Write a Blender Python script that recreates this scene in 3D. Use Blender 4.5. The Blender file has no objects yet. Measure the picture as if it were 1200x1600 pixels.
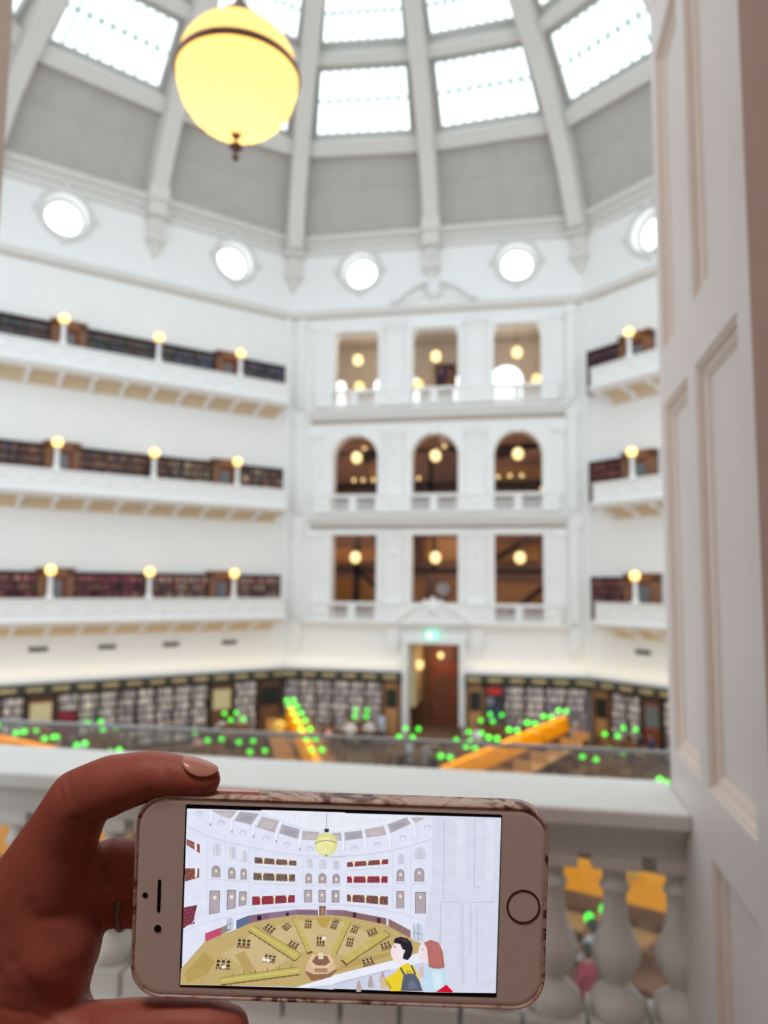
import bpy, bmesh, math, random
from mathutils import Vector, Matrix
S = bpy.context.scene
COL = S.collection
PI = math.pi
# ---------------------------------------------------------------- camera
FW = Vector((-0.18492113, 0.9777355, 0.09918401)); RT = Vector((0.98270802, 0.18493794, 0.00910511)); UP = Vector((0.0094405, -0.09915265, 0.99502745))
cd = bpy.data.cameras.new('camera'); cam = bpy.data.objects.new('camera', cd); COL.objects.link(cam)
cam.matrix_world = Matrix(((RT.x, UP.x, -FW.x, 0), (RT.y, UP.y, -FW.y, 0), (RT.z, UP.z, -FW.z, 1.5), (0, 0, 0, 1)))
cd.sensor_fit = 'VERTICAL'; cd.sensor_height = 6.0; cd.sensor_width = 4.5
cd.lens = 1157.56 / 1600 * 6.0
cd.clip_start = 0.02; cd.clip_end = 300
cd.dof.use_dof = True; cd.dof.focus_distance = 0.262; cd.dof.aperture_fstop = 1.75
S.camera = cam
# ---------------------------------------------------------------- world and exposure
w = bpy.data.worlds.new('daylight'); S.world = w; w.use_nodes = True
nt = w.node_tree; bg = nt.nodes['Background']
bg.inputs[0].default_value = (0.875, 0.95, 1.0, 1); bg.inputs[1].default_value = 0.92
S.view_settings.view_transform = 'Standard'; S.view_settings.look = 'None'
S.view_settings.gamma = 1; S.view_settings.exposure = 0.58; S.view_settings.use_curve_mapping = False

def area(name, loc, rot, sx, sy, power, col):
    l = bpy.data.lights.new(name, 'AREA'); l.shape = 'RECTANGLE'; l.size = sx; l.size_y = sy; l.energy = power; l.color = col
    o = bpy.data.objects.new(name, l); COL.objects.link(o); o.location = loc; o.rotation_euler = rot; return o
def point(name, loc, power, col, r=.1):
    l = bpy.data.lights.new(name, 'POINT'); l.energy = power; l.color = col; l.shadow_soft_size = r
    o = bpy.data.objects.new(name, l); COL.objects.link(o); o.location = loc; return o

# ---------------------------------------------------------------- materials
def lin(h):
    if isinstance(h, str): h = [int(h[i:i+2], 16) / 255 for i in (0, 2, 4)]
    return tuple(((c + .055) / 1.055) ** 2.4 if c > .04045 else c / 12.92 for c in h)
MATS = {}
def mat(name, col, rough=.6, metal=0, var=.06, scale=6, bump=0, bscale=40, emit=None, es=0, attr=False, sss=0, spec=.5):
    m = bpy.data.materials.new(name); m.use_nodes = True; n = m.node_tree.nodes; L = m.node_tree.links
    b = n['Principled BSDF']; b.inputs['Roughness'].default_value = rough; b.inputs['Metallic'].default_value = metal
    b.inputs['Specular IOR Level'].default_value = spec
    c = lin(col) if isinstance(col, str) else col
    tc = n.new('ShaderNodeTexCoord'); nz = n.new('ShaderNodeTexNoise'); nz.inputs['Scale'].default_value = scale; nz.inputs['Detail'].default_value = 3
    L.new(tc.outputs['Object'], nz.inputs['Vector'])
    mp = n.new('ShaderNodeMapRange'); mp.inputs[3].default_value = 1 - var; mp.inputs[4].default_value = 1 + var
    L.new(nz.outputs[0], mp.inputs[0])
    mx = n.new('ShaderNodeVectorMath'); mx.operation = 'SCALE'
    if attr:
        at = n.new('ShaderNodeAttribute'); at.attribute_name = 'Col'; L.new(at.outputs['Color'], mx.inputs[0])
    else: mx.inputs[0].default_value = c
    L.new(mp.outputs[0], mx.inputs['Scale']); L.new(mx.outputs[0], b.inputs['Base Color'])
    if bump:
        n2 = n.new('ShaderNodeTexNoise'); n2.inputs['Scale'].default_value = bscale; n2.inputs['Detail'].default_value = 4
        L.new(tc.outputs['Object'], n2.inputs['Vector'])
        bp = n.new('ShaderNodeBump'); bp.inputs['Strength'].default_value = bump; bp.inputs['Distance'].default_value = .01
        L.new(n2.outputs[0], bp.inputs['Height']); L.new(bp.outputs[0], b.inputs['Normal'])
    if emit:
        b.inputs['Emission Color'].default_value = (*(lin(emit) if isinstance(emit, str) else emit), 1); b.inputs['Emission Strength'].default_value = es
    if sss:
        b.inputs['Subsurface Weight'].default_value = sss; b.inputs['Subsurface Radius'].default_value = (.9, .3, .2); b.inputs['Subsurface Scale'].default_value = .004
    MATS[name] = m; return m
M = MATS
mat('plaster', (.86, .86, .85), .75, bump=.02)
mat('plaster_warm', (.84, .82, .77), .75)
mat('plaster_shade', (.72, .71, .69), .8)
mat('dome_grey', (.50, .475, .44), .85, var=.08, scale=1.5)
mat('dome_rib', (.70, .68, .64), .7)
mat('dome_frame', (.50, .485, .46), .7)
mat('skylight', (.8, .9, .9), .3, emit=(.86, 1, 1), es=1.0, var=.03)
mat('oculus_glass', (.9, .95, 1), .3, emit=(.95, .98, 1), es=1.25)
mat('bar', (.10, .17, .18), .6)
mat('moulding_dark', (.52, .46, .38), .7, var=.15)
mat('gold_band', (.50, .38, .20), .6, var=.35, scale=2)
mat('band_dark', (.05, .05, .035), .6, var=.3, scale=3)
mat('wood_red', (.30, .06, .02), .45, var=.25, scale=4)
mat('wood_brown', (.21, .085, .035), .45, var=.3, scale=3)
mat('wood_dark', (.055, .028, .018), .5, var=.3, scale=3)
mat('wood_lamplit', (1.0, .36, .004), .8, spec=.08, var=.12, scale=5)  # desk wood with the lamps' tungsten tint put into its colour
mat('wood_tan', (.50, .26, .10), .45, var=.2, scale=4)
mat('floor_lino', (.22, .14, .09), .5, var=.35, scale=.6)
mat('books', (1, 1, 1), .7, attr=True, var=.12, scale=8)
mat('tinted', (1, 1, 1), .6, attr=True, var=.1, scale=3)
mat('soffit', (.70, .56, .38), .8)  # warm glow of the lamps below is put into the tan
mat('vent', (.08, .07, .06), .7)
mat('globe', (.9, .7, .3), .3, emit=(1, .58, .14), es=1.7)
mat('globe_hall', (.9, .8, .5), .3, emit=(1, .70, .26), es=.95)
mat('green_shade', (.05, .5, .03), .3, emit=(.05, 1, .05), es=1.35)
mat('bronze', (.16, .09, .06), .4, metal=.6, var=.2)
mat('brass', (.55, .35, .12), .35, metal=.7)
mat('cream_glass', (.75, .62, .35), .4)
mat('screen_dark', (.02, .022, .02), .3)
mat('grey_glass', (.16, .17, .18), .3)
mat('hall_brown', (.30, .19, .155), .8, var=.3, scale=.5)
mat('hall_beige', (.56, .49, .42), .8)
mat('beam_dark', (.03, .02, .02), .7)
mat('joinery', (.72, .66, .645), .45, var=.02, bump=.015, bscale=60)
mat('joinery_warmlit', (.72, .60, .52), .4, var=.03)  # white joinery paint with the warm passage light put into its colour
mat('balustrade_paint', (.74, .74, .71), .5, var=.05, scale=9)
mat('passage_wall', (.30, .20, .15), .8)
mat('jamb_wood', (.36, .20, .15), .6, var=.08, scale=12)
mat('jamb_beige', (.66, .53, .44), .6)
mat('steel', (.35, .35, .35), .4, metal=.6)
mat('skin', (.47, .14, .105), .5, var=.16, scale=70, bump=.10, bscale=1500, sss=.12)
mat('nail', (.72, .36, .29), .22, var=.05)
mat('phone_white', (.90, .83, .83), .28, var=.03, scale=300)
mat('phone_black', (.006, .006, .008), .25, var=.02)
mat('phone_ring', (.20, .07, .06), .3, metal=.5)
mat('rose_metal', (.85, .50, .46), .25, metal=.6)
mat('exit_green', (.05, .5, .3), .4, emit=(.10, .85, .50), es=1.3)
mat('exit_white', (.8, .9, .8), .4, emit=(.8, 1, .9), es=1.3)
mat('clock_face', (.55, .62, .64), .4)
mat('hair_dark', (.02, .015, .012), .6)
mat('people_skin', (.55, .30, .20), .6)
def glassmat():
    m = bpy.data.materials.new('clear_glass'); m.use_nodes = True; n = m.node_tree.nodes; L = m.node_tree.links
    for x in list(n): n.remove(x)
    o = n.new('ShaderNodeOutputMaterial'); t = n.new('ShaderNodeBsdfTransparent'); g = n.new('ShaderNodeBsdfGlossy'); d = n.new('ShaderNodeBsdfDiffuse')
    t.inputs[0].default_value = (.93, .95, .94, 1); g.inputs['Roughness'].default_value = .05; d.inputs[0].default_value = (.75, .72, .7, 1)
    fr = n.new('ShaderNodeFresnel'); a = n.new('ShaderNodeMixShader'); b = n.new('ShaderNodeMixShader'); b.inputs[0].default_value = .10
    L.new(fr.outputs[0], a.inputs[0]); L.new(t.outputs[0], a.inputs[1]); L.new(g.outputs[0], a.inputs[2])
    L.new(a.outputs[0], b.inputs[1]); L.new(d.outputs[0], b.inputs[2]); L.new(b.outputs[0], o.inputs[0]); M['clear_glass'] = m
glassmat()
def shademat():
    m = bpy.data.materials.new('opal_shade'); m.use_nodes = True; n = m.node_tree.nodes; L = m.node_tree.links
    for x in list(n): n.remove(x)
    o = n.new('ShaderNodeOutputMaterial'); t = n.new('ShaderNodeBsdfTranslucent'); d = n.new('ShaderNodeBsdfDiffuse'); a = n.new('ShaderNodeMixShader')
    t.inputs[0].default_value = (1, .80, .42, 1); d.inputs[0].default_value = (.9, .78, .5, 1); a.inputs[0].default_value = .25
    e = n.new('ShaderNodeEmission'); e.inputs[0].default_value = (1, .50, .14, 1); e.inputs[1].default_value = .30; ad = n.new('ShaderNodeAddShader')
    L.new(t.outputs[0], a.inputs[1]); L.new(d.outputs[0], a.inputs[2]); L.new(a.outputs[0], ad.inputs[0]); L.new(e.outputs[0], ad.inputs[1]); L.new(ad.outputs[0], o.inputs[0]); M['opal_shade'] = m
shademat()
def marble():
    m = mat('case_marble', (.7, .55, .5), .35); n = m.node_tree.nodes; L = m.node_tree.links; b = n['Principled BSDF']
    tc = n.new('ShaderNodeTexCoord'); nz = n.new('ShaderNodeTexNoise'); nz.inputs['Scale'].default_value = 70; nz.inputs['Detail'].default_value = 5; nz.inputs['Distortion'].default_value = 2.5
    r = n.new('ShaderNodeValToRGB'); e = r.color_ramp.elements
    e[0].position = .38; e[0].color = (.10, .035, .035, 1); e[1].position = .5; e[1].color = (.62, .48, .42, 1)
    k = r.color_ramp.elements.new(.44); k.color = (.40, .22, .17, 1); k = r.color_ramp.elements.new(.62); k.color = (.72, .58, .54, 1); k = r.color_ramp.elements.new(.70); k.color = (.60, .18, .13, 1)
    L.new(tc.outputs['Object'], nz.inputs['Vector']); L.new(nz.outputs[0], r.inputs[0]); L.new(r.outputs[0], b.inputs['Base Color'])
marble()

# ---------------------------------------------------------------- mesh builder
class MB:
    def __init__(s): s.v = []; s.f = []; s.c = []; s.col = (1, 1, 1); s.sm = []; s.smooth = False
    def add(s, vs, fs):
        k = len(s.v); s.v += [tuple(p) for p in vs]
        for f in fs: s.f.append([i + k for i in f]); s.c.append(s.col); s.sm.append(s.smooth)
        return s
    def box(s, x0, x1, y0, y1, z0, z1):
        return s.add([(x0, y0, z0), (x1, y0, z0), (x1, y1, z0), (x0, y1, z0), (x0, y0, z1), (x1, y0, z1), (x1, y1, z1), (x0, y1, z1)],
                     [(0, 3, 2, 1), (4, 5, 6, 7), (0, 1, 5, 4), (1, 2, 6, 5), (2, 3, 7, 6), (3, 0, 4, 7)])
    def prism(s, pts, y0, y1):      # outline in x,z pushed along y
        n = len(pts)
        return s.add([(x, y0, z) for x, z in pts] + [(x, y1, z) for x, z in pts],
                     [list(range(n)), list(range(2 * n - 1, n - 1, -1))] + [(i, i + n, (i + 1) % n + n, (i + 1) % n) for i in range(n)])
    def run(s, prof, x0, x1):       # profile in (n, z), n towards the room, run along x
        n = len(prof)
        return s.add([(x0, -a, z) for a, z in prof] + [(x1, -a, z) for a, z in prof],
                     [list(range(n)), list(range(2 * n - 1, n - 1, -1))] + [(i, i + n, (i + 1) % n + n, (i + 1) % n) for i in range(n)])
    def lathe(s, prof, cx=0, cy=0, seg=16, cap=True, flute=0, nf=24, fl=None):
        vs = []
        for k, (r, z) in enumerate(prof):
            for i in range(seg):
                a = 2 * PI * i / seg; q = r
                if flute and fl and fl[0] <= z <= fl[1]:
                    t = math.sin(PI * (z - fl[0]) / (fl[1] - fl[0])); q = r * (1 - flute * t * (.5 + .5 * math.cos(nf * a)))
                vs.append((cx + q * math.cos(a), cy + q * math.sin(a), z))
        fs = []
        for k in range(len(prof) - 1):
            for i in range(seg):
                j = (i + 1) % seg; fs.append((k * seg + i, k * seg + j, (k + 1) * seg + j, (k + 1) * seg + i))
        if cap: fs.append(list(range(seg - 1, -1, -1))); fs.append([(len(prof) - 1) * seg + i for i in range(seg)])
        return s.add(vs, fs)
    def sphere(s, c, r, seg=14, rings=8, sx=1, sy=1, sz=1):
        pr = [(max(r * math.sin(PI * k / rings), r * .001), -r * math.cos(PI * k / rings)) for k in range(rings + 1)]
        k0 = len(s.v); s.lathe(pr, 0, 0, seg)
        for i in range(k0, len(s.v)):
            x, y, z = s.v[i]; s.v[i] = (c[0] + x * sx, c[1] + y * sy, c[2] + z * sz)
        return s
    def tube(s, pts, rad, seg=10, flat=None):  # chain of round sections through 3-D points
        P = [Vector(p) for p in pts]; n = len(P)
        if not isinstance(rad, (list, tuple)): rad = [rad] * n
        up = Vector((0, 0, 1)); vs = []; fs = []; prev = None
        for i in range(n):
            t = (P[min(i + 1, n - 1)] - P[max(i - 1, 0)]).normalized()
            if prev is None:
                a = up if abs(t.dot(up)) < .9 else Vector((1, 0, 0)); x = t.cross(a).normalized()
            else: x = (prev - t * prev.dot(t)).normalized()
            prev = x; y = t.cross(x)
            for j in range(seg):
                a = 2 * PI * j / seg; vs.append(P[i] + (x * math.cos(a) + y * math.sin(a)) * rad[i])
        for i in range(n - 1):
            for j in range(seg):
                k = (j + 1) % seg; fs.append((i * seg + j, i * seg + k, (i + 1) * seg + k, (i + 1) * seg + j))
        fs.append(list(range(seg - 1, -1, -1))); fs.append([(n - 1) * seg + j for j in range(seg)])
        return s.add(vs, fs)
    def mesh(s, name):
        m = bpy.data.meshes.new(name); m.from_pydata(s.v, [], s.f)
        ca = m.color_attributes.new('Col', 'FLOAT_COLOR', 'CORNER'); buf = []
        for p, c in zip(m.polygons, s.c): buf += [c[0], c[1], c[2], 1.0] * p.loop_total
        ca.data.foreach_set('color', buf)
        m.polygons.foreach_set('use_smooth', s.sm); m.update(); return m
    def build(s, name, material, parent=None, loc=None, rz=0, fix=False):
        m = s.mesh(name); m.materials.append(M[material])
        if fix:
            b = bmesh.new(); b.from_mesh(m); bmesh.ops.recalc_face_normals(b, faces=b.faces); b.to_mesh(m); b.free()
        o = bpy.data.objects.new(name, m); COL.objects.link(o)
        if loc is not None: o.location = loc
        o.rotation_euler = (0, 0, rz)
        if parent: o.parent = parent
        return o
def tag(o, label=None, cat=None, group=None, kind=None):
    if label: o['label'] = label
    if cat: o['category'] = cat
    if group: o['group'] = group
    if kind: o['kind'] = kind
    return o
def thing(name, label, cat, loc, rz=0, group=None, kind=None):
    o = bpy.data.objects.new(name, None); COL.objects.link(o); o.location = loc; o.rotation_euler = (0, 0, rz); o.empty_display_size = .1
    return tag(o, label, cat, group, kind)
def copy_tree(o, parent=None):
    c = o.copy(); COL.objects.link(c)
    if parent: c.parent = parent
    for ch in o.children: copy_tree(ch, c)
    return c
# the three faces of the octagonal reading room that the camera sees: origin corner and direction
FACE = {'L': ((-21.753, 25.134), PI / 4), 'M': ((-11.561, 35.326), 0.0), 'R': ((2.854, 35.326), -PI / 4)}
SIDE = 14.415; OC = Vector((-4.353, 17.926)); FLR = -5.5
def FL(face, u, n, z):
    (ax, ay), t = FACE[face]; return (ax + u * math.cos(t) + n * math.sin(t), ay + u * math.sin(t) - n * math.cos(t), z)
def FR(face): return FACE[face][1]
def fb(mb, name, material, face): # a structure piece in face coordinates
    o = mb.build(name, material, None, FL(face, 0, 0, 0), FR(face)); o['kind'] = 'structure'; return o
def fthing(name, label, cat, face, u, n, z, group=None): return thing(name, label, cat, FL(face, u, n, z), FR(face), group)
rng = random.Random(7)
SN = {'L': 'left', 'M': 'far', 'R': 'right'}

# ---------------------------------------------------------------- reading-room walls
def hole_panel(mb, x0, x1, z0, z1, cx, cz, r, d):
    n = 40; C = []; B = []
    for i in range(n):
        a = 2 * PI * i / n; c, s_ = math.cos(a), math.sin(a); C.append((cx + r * c, cz + r * s_))
        t = min(((x1 - cx) / c if c > 1e-6 else (x0 - cx) / c if c < -1e-6 else 1e9), ((z1 - cz) / s_ if s_ > 1e-6 else (z0 - cz) / s_ if s_ < -1e-6 else 1e9))
        B.append((cx + t * c, cz + t * s_))
    cor = [(x1, z1), (x0, z1), (x0, z0), (x1, z0)]
    vs = [(x, 0, z) for x, z in C] + [(x, 0, z) for x, z in B] + [(x, d, z) for x, z in C] + [(x, 0, z) for x, z in cor]
    fs = []
    for i in range(n):
        j = (i + 1) % n; fs.append((i, j, n + j, n + i)); fs.append((i, 2 * n + i, 2 * n + j, j))
        (xa, za), (xb, zb) = B[i], B[j]
        for k, (x, z) in enumerate(cor):
            if abs(xa - xb) > 1e-4 and abs(za - zb) > 1e-4 and (abs(x - xa) < 1e-4 or abs(x - xb) < 1e-4) and (abs(z - za) < 1e-4 or abs(z - zb) < 1e-4): fs.append((n + i, n + j, 3 * n + k))
    mb.add(vs, fs)
OCU = {'L': ((3.4, 17.36), (11.2, 17.36)), 'M': ((3.54, 17.4), (11.36, 17.3)), 'R': ((3.8, 17.1), (11.1, 17.5))}
OR_ = .92
for F in 'LMR':
    w_ = MB()
    if F != 'M': w_.box(0 if F == 'R' else -1.2, SIDE, 0, .5, FLR, 15.3)
    else:
        cs = (3.40, 7.36, 11.33); hw = 1.13
        w_.box(0, 6.12, 0, .7, FLR, -1.21); w_.box(8.55, SIDE, 0, .7, FLR, -1.21); w_.box(0, SIDE, 0, .7, -1.21, -.05)
        for z0, z1 in ((-.05, 3.98), (5.1, 8.93), (10.3, 14.2)):
            e = 0
            for c in cs: w_.box(e, c - hw, 0, .7, z0, z1); e = c + hw
            w_.box(e, SIDE, 0, .7, z0, z1)
        w_.box(0, SIDE, 0, .7, 3.98, 5.1); w_.box(0, SIDE, 0, .7, 8.93, 10.3); w_.box(0, SIDE, 0, .7, 14.2, 15.3)
        for c in cs:      # arch spandrels on the middle storey, small rounded corners on the top storey
            for zt, r, zc in ((8.93, hw, 7.80),):
                n = 14
                for i in range(n):
                    a0 = PI - PI * i / n; a1 = PI - PI * (i + 1) / n
                    w_.prism([(c + r * math.cos(a0), zc + r * math.sin(a0)), (c + r * math.cos(a1), zc + r * math.sin(a1)), (c + r * math.cos(a1), zt), (c + r * math.cos(a0), zt)], 0, .7)
            for sg in (-1, 1):
                q = [(c + sg * hw, 14.2), (c + sg * (hw - .35), 14.2)] + [(c + sg * (hw - .35 + .35 * math.sin(a)), 13.85 + .35 * math.cos(a)) for a in (0.3, .8, 1.3)] + [(c + sg * hw, 13.8)]
                w_.prism(q, 0, .7)
    for i, (cu, OZ) in enumerate(OCU[F]):
        hole_panel(w_, i * SIDE / 2, (i + 1) * SIDE / 2, 15.3, 19.0, cu, OZ, OR_, .9)
    fb(w_, 'wall_' + SN[F], 'plaster', F)
    for i, (cu, OZ) in enumerate(OCU[F]):   # round window: moulded ring, deep reveal, bright pane
        k = 'LMR'.index(F) * 2 + i + 1
        if F == 'R' and i: continue
        g = MB(); g.prism([(cu + .78 * math.cos(2 * PI * j / 32), OZ + .78 * math.sin(2 * PI * j / 32)) for j in range(32)], .50, .54)
        o = fb(g, 'window_%d' % k, 'oculus_glass', F)
        g = MB()
        for j in range(32):
            a0 = 2 * PI * j / 32; a1 = 2 * PI * (j + 1) / 32
            for ra, rb, y, ye in ((OR_, 1.18, -.07, 0), (1.02, 1.12, -.12, 0), (.74, .95, .47, .56)):
                g.prism([(cu + ra * math.cos(a0), OZ + ra * math.sin(a0)), (cu + ra * math.cos(a1), OZ + ra * math.sin(a1)), (cu + rb * math.cos(a1), OZ + rb * math.sin(a1)), (cu + rb * math.cos(a0), OZ + rb * math.sin(a0))], y, ye)
        for a in (0, PI / 2, PI, 1.5 * PI): g.box(cu + 1.2 * math.cos(a) - .12, cu + 1.2 * math.cos(a) + .12, -.16, 0, OZ + 1.2 * math.sin(a) - .12, OZ + 1.2 * math.sin(a) + .12)
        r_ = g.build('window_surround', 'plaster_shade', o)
# continuous mouldings
CORN = [(0, -.32), (.10, -.30), (.14, -.16), (.30, -.12), (.36, 0), (.30, .06), (0, .1)]
def mould(F, z, x0, x1, sc=1, name='trim', material='plaster', prof=CORN):
    b = MB(); b.run([(a * sc, z + h * sc) for a, h in prof], x0, x1); return fb(b, name, material, F)
tn = 0
for F in 'LMR':
    x0 = -1.2 if F == 'L' else 0
    for z, sc, mm in ((15.35, .9, 'plaster'), (19.15, 1.5, 'dome_rib')):
        tn += 1; mould(F, z, x0, SIDE, sc, 'trim_%d' % tn, mm)
    tn += 1; b = MB(); b.run([(0, 14.98), (.09, 14.98), (.12, 15.1), (0, 15.1)], x0, SIDE); fb(b, 'trim_%d' % tn, 'moulding_dark', F)
    tn += 1; b = MB(); b.run([(.0, 18.3), (.12, 18.32), (.16, 18.52), (0, 18.56)], x0, SIDE); fb(b, 'trim_%d' % tn, 'dome_rib', F)
    # frieze above the ground-floor shelving
    for a, bb in (((x0, SIDE),) if F != 'M' else ((0, 5.85), (8.83, SIDE))):
        tn += 1; b = MB(); b.run([(0, -2.95), (.42, -2.95), (.46, -2.85), (.46, -2.62), (.5, -2.58), (0, -2.56)], a, bb); fb(b, 'trim_%d' % tn, 'band_dark', F)
        tn += 1; b = MB(); x = a + .1
        while x < bb - .4: b.box(x, x + .62, -.475, -.455, -2.84, -2.66); x += .98
        fb(b, 'trim_%d' % tn, 'gold_band', F)
# corner pilaster strips
for F, us in (('L', (14.0,)), ('M', (.38, 13.62)), ('R', (.05,))):
    for u in us:
        tn += 1; b = MB()
        if F == 'M':
            for z0, z1 in ((-.1, 4.55), (5.1, 9.85), (10.4, 14.95)):
                b.box(u - .0, u + .42, -.16, 0, z0, z1); b.box(u - .05, u + .47, -.22, 0, z1 - .38, z1 - .1); b.box(u + .1, u + .32, -.19, 0, z0 + 1.3, z1 - .8)
            b.box(u - .02, u + .44, -.3, 0, -1.5, -.35); b.box(u + .02, u + .4, -.22, 0, -1.75, -1.5)
        else: b.box(u, u + .36, -.12, 0, -.4, 15)
        fb(b, 'trim_%d' % tn, 'plaster', F)

# ---------------------------------------------------------------- centre-piece of the far wall
for z, s_, x0, x1 in ((-.20, 1.3, 1.0, 13.65), (4.88, 1.25, 1.1, 13.6), (10.14, 1.25, 1.05, 13.65)):
    tn += 1; mould('M', z, x0, x1, s_, 'trim_%d' % tn)
    if z < 0: continue
    tn += 1; b = MB(); b.run([(0, z - .62), (.08, z - .62), (.2, z - .46), (0, z - .44)], x0 + .1, x1 - .1); fb(b, 'trim_%d' % tn, 'moulding_dark', 'M')
tn += 1; b = MB()
for c in (5.38, 9.345):      # pilasters between the arches, with capital, shaft panel and base
    for z0, z1 in ((-.05, 4.1), (5.1, 9.1), (10.4, 14.6)):
        b.box(c - .42, c + .42, -.14, 0, z0, z1); b.box(c - .5, c + .5, -.22, 0, z1 - .28, z1 - .12); b.box(c - .46, c + .46, -.26, 0, z1 - .12, z1)
        for e in (-.3, 0, .3): b.prism([(c + e - .12, z1 - .3), (c + e + .12, z1 - .3), (c + e + .05, z1 - .75), (c + e - .05, z1 - .75)], -.2, -.1)
        b.box(c - .22, c + .22, -.17, 0, z0 + 1.1, z1 - 1.0)
    b.box(c - .28, c + .28, -.28, 0, -1.35, -.5); b.box(c - .24, c + .24, -.2, 0, -1.7, -1.35)
    for z in (8.2, 3.1): b.sphere((c, -.18, z), .16, 10, 6, 1, .5, 1.6)
for c in (1.45, 13.25):
    for z0, z1 in ((-.05, 4.1), (5.1, 9.1), (10.4, 14.6)):
        b.box(c - .25, c + .25, -.1, 0, z0, z1); b.box(c - .32, c + .32, -.18, 0, z1 - .28, z1 - .05)
for c in (3.40, 7.36, 11.33):
    for z0, z1 in ((-.05, 3.98), (10.3, 14.2)):
        for sg in (-1, 1): b.box(c + sg * 1.22 - .09, c + sg * 1.22 + .09, -.08, 0, z0, z1)
        b.box(c - 1.31, c + 1.31, -.10, 0, z1, z1 + .2)
    for i in range(14):
        a0 = PI * i / 14; a1 = PI * (i + 1) / 14
        b.prism([(c + 1.14 * math.cos(a0), 7.8 + 1.14 * math.sin(a0)), (c + 1.14 * math.cos(a1), 7.8 + 1.14 * math.sin(a1)), (c + 1.32 * math.cos(a1), 7.8 + 1.32 * math.sin(a1)), (c + 1.32 * math.cos(a0), 7.8 + 1.32 * math.sin(a0))], -.08, 0)
    b.prism([(c - .13, 8.85), (c + .13, 8.85), (c + .2, 9.35), (c - .2, 9.35)], -.18, 0)
fb(b, 'trim_%d' % tn, 'plaster', 'M')
def pediment(zb, w, h, name, flat):
    b = MB(); c = 7.33; n = 16
    def arc(t, k): return (c + w * k * t, zb + h * k * (1 - abs(t) ** (2.0 if flat else 1.5)))
    for i in range(n):
        t0 = -1 + 2 * i / n; t1 = -1 + 2 * (i + 1) / n
        if not flat and abs((t0 + t1) / 2) < .3: continue
        b.prism([arc(t0, .86), arc(t1, .86), arc(t1, 1), arc(t0, 1)], -.5, 0)
    b.prism([(c - w * .86, zb)] + [arc(-1 + 2 * i / n, .86) for i in range(n + 1)] + [(c + w * .86, zb)], -.14, 0)
    for sg in (-1, 1):
        for k in range(5): b.sphere((c + sg * (w * .18 + k * w * .13), -.2, zb + h * (.34 - k * .05)), .15 - .015 * k, 8, 5, 1.3, .6, 1)
    b.sphere((c, -.3, zb + h * .62), .36, 14, 8, 1, .55, 1.2); b.sphere((c, -.4, zb + h * .62), .18, 10, 6, 1, .8, 1.2)
    for a in range(8): b.sphere((c + .5 * math.cos(a * PI / 4), -.26, zb + h * .6 + .45 * math.sin(a * PI / 4)), .13, 8, 5)
    return b
tn += 1; fb(pediment(15.45, 2.15, 1.1, 'p', True), 'trim_%d' % tn, 'plaster', 'M')
tn += 1; fb(pediment(-.25, 2.05, 1.15, 'p', False), 'trim_%d' % tn, 'plaster', 'M')
# balustrades of the three storeys
for zt, zb, nm in ((.72, -.28, 'lowest'), (5.92, 5.02, 'middle'), (11.12, 10.28, 'topmost')):
    t = fthing('hall_balustrade', 'white balustrade in front of the %s row of three hall openings' % nm, 'balustrade', 'M', 7.33, .3, zb, 'balustrades across the far facade')
    h = zt - zb
    MB().box(-5.9, 5.9, -.14, .14, h - .14, h).build('rail', 'plaster', t)
    MB().box(-5.9, 5.9, -.14, .14, 0, .12).build('plinth', 'plaster', t)
    e = []; peds = []
    for c in (3.40, 7.36, 11.33):
        if nm == 'lowest' and c == 7.36: continue
        e += [(c - 1.12, c - .18), (c + .18, c + 1.12)]
    x = 1.43
    for a, bb in e + [(13.23, 0)]:
        p = MB(); p.box(x - 7.33, a - 7.33, -.1, .1, .12, h - .14)
        if a - x > .6: p.sphere(((a + x) / 2 - 7.33, -.09, h * .5), .14, 8, 5, 2.2, .5, 1)
        p.build('pedestal', 'plaster', t); x = bb
    bm_ = None
    for a, bb in e:
        for k in range(6):
            x = a + (k + .5) * (bb - a) / 6 - 7.33
            if bm_ is None:
                q = MB(); q.smooth = True; q.lathe([(.05, .12), (.05, .18), (.03, .22), (.055, .36), (.028, .6), (.025, h - .25), (.05, h - .18), (.05, h - .13)], 0, 0, 8)
                bm_ = q.build('baluster', 'plaster', t, (x, 0, 0))
            else:
                o = bm_.copy(); COL.objects.link(o); o.location = (x, 0, 0)

# ---------------------------------------------------------------- halls seen through the openings of the far wall
def room(name, z0, z1, material, d=5.0):
    b = MB(); b.box(.6, 13.9, d + .7, d + .9, z0, z1); b.box(.4, .6, .7, d + .9, z0, z1); b.box(13.9, 14.1, .7, d + .9, z0, z1); b.box(.4, 14.1, .7, d + .9, z1, z1 + .1); b.box(.4, 14.1, .7, d + .9, z0 - .1, z0)
    return fb(b, name, material, 'M')
room('wall_hall_lower', -.2, 4.9, 'hall_brown'); room('wall_hall_middle', 5.05, 10.0, 'hall_brown'); room('wall_hall_upper', 10.2, 15.2, 'hall_beige')
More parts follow.
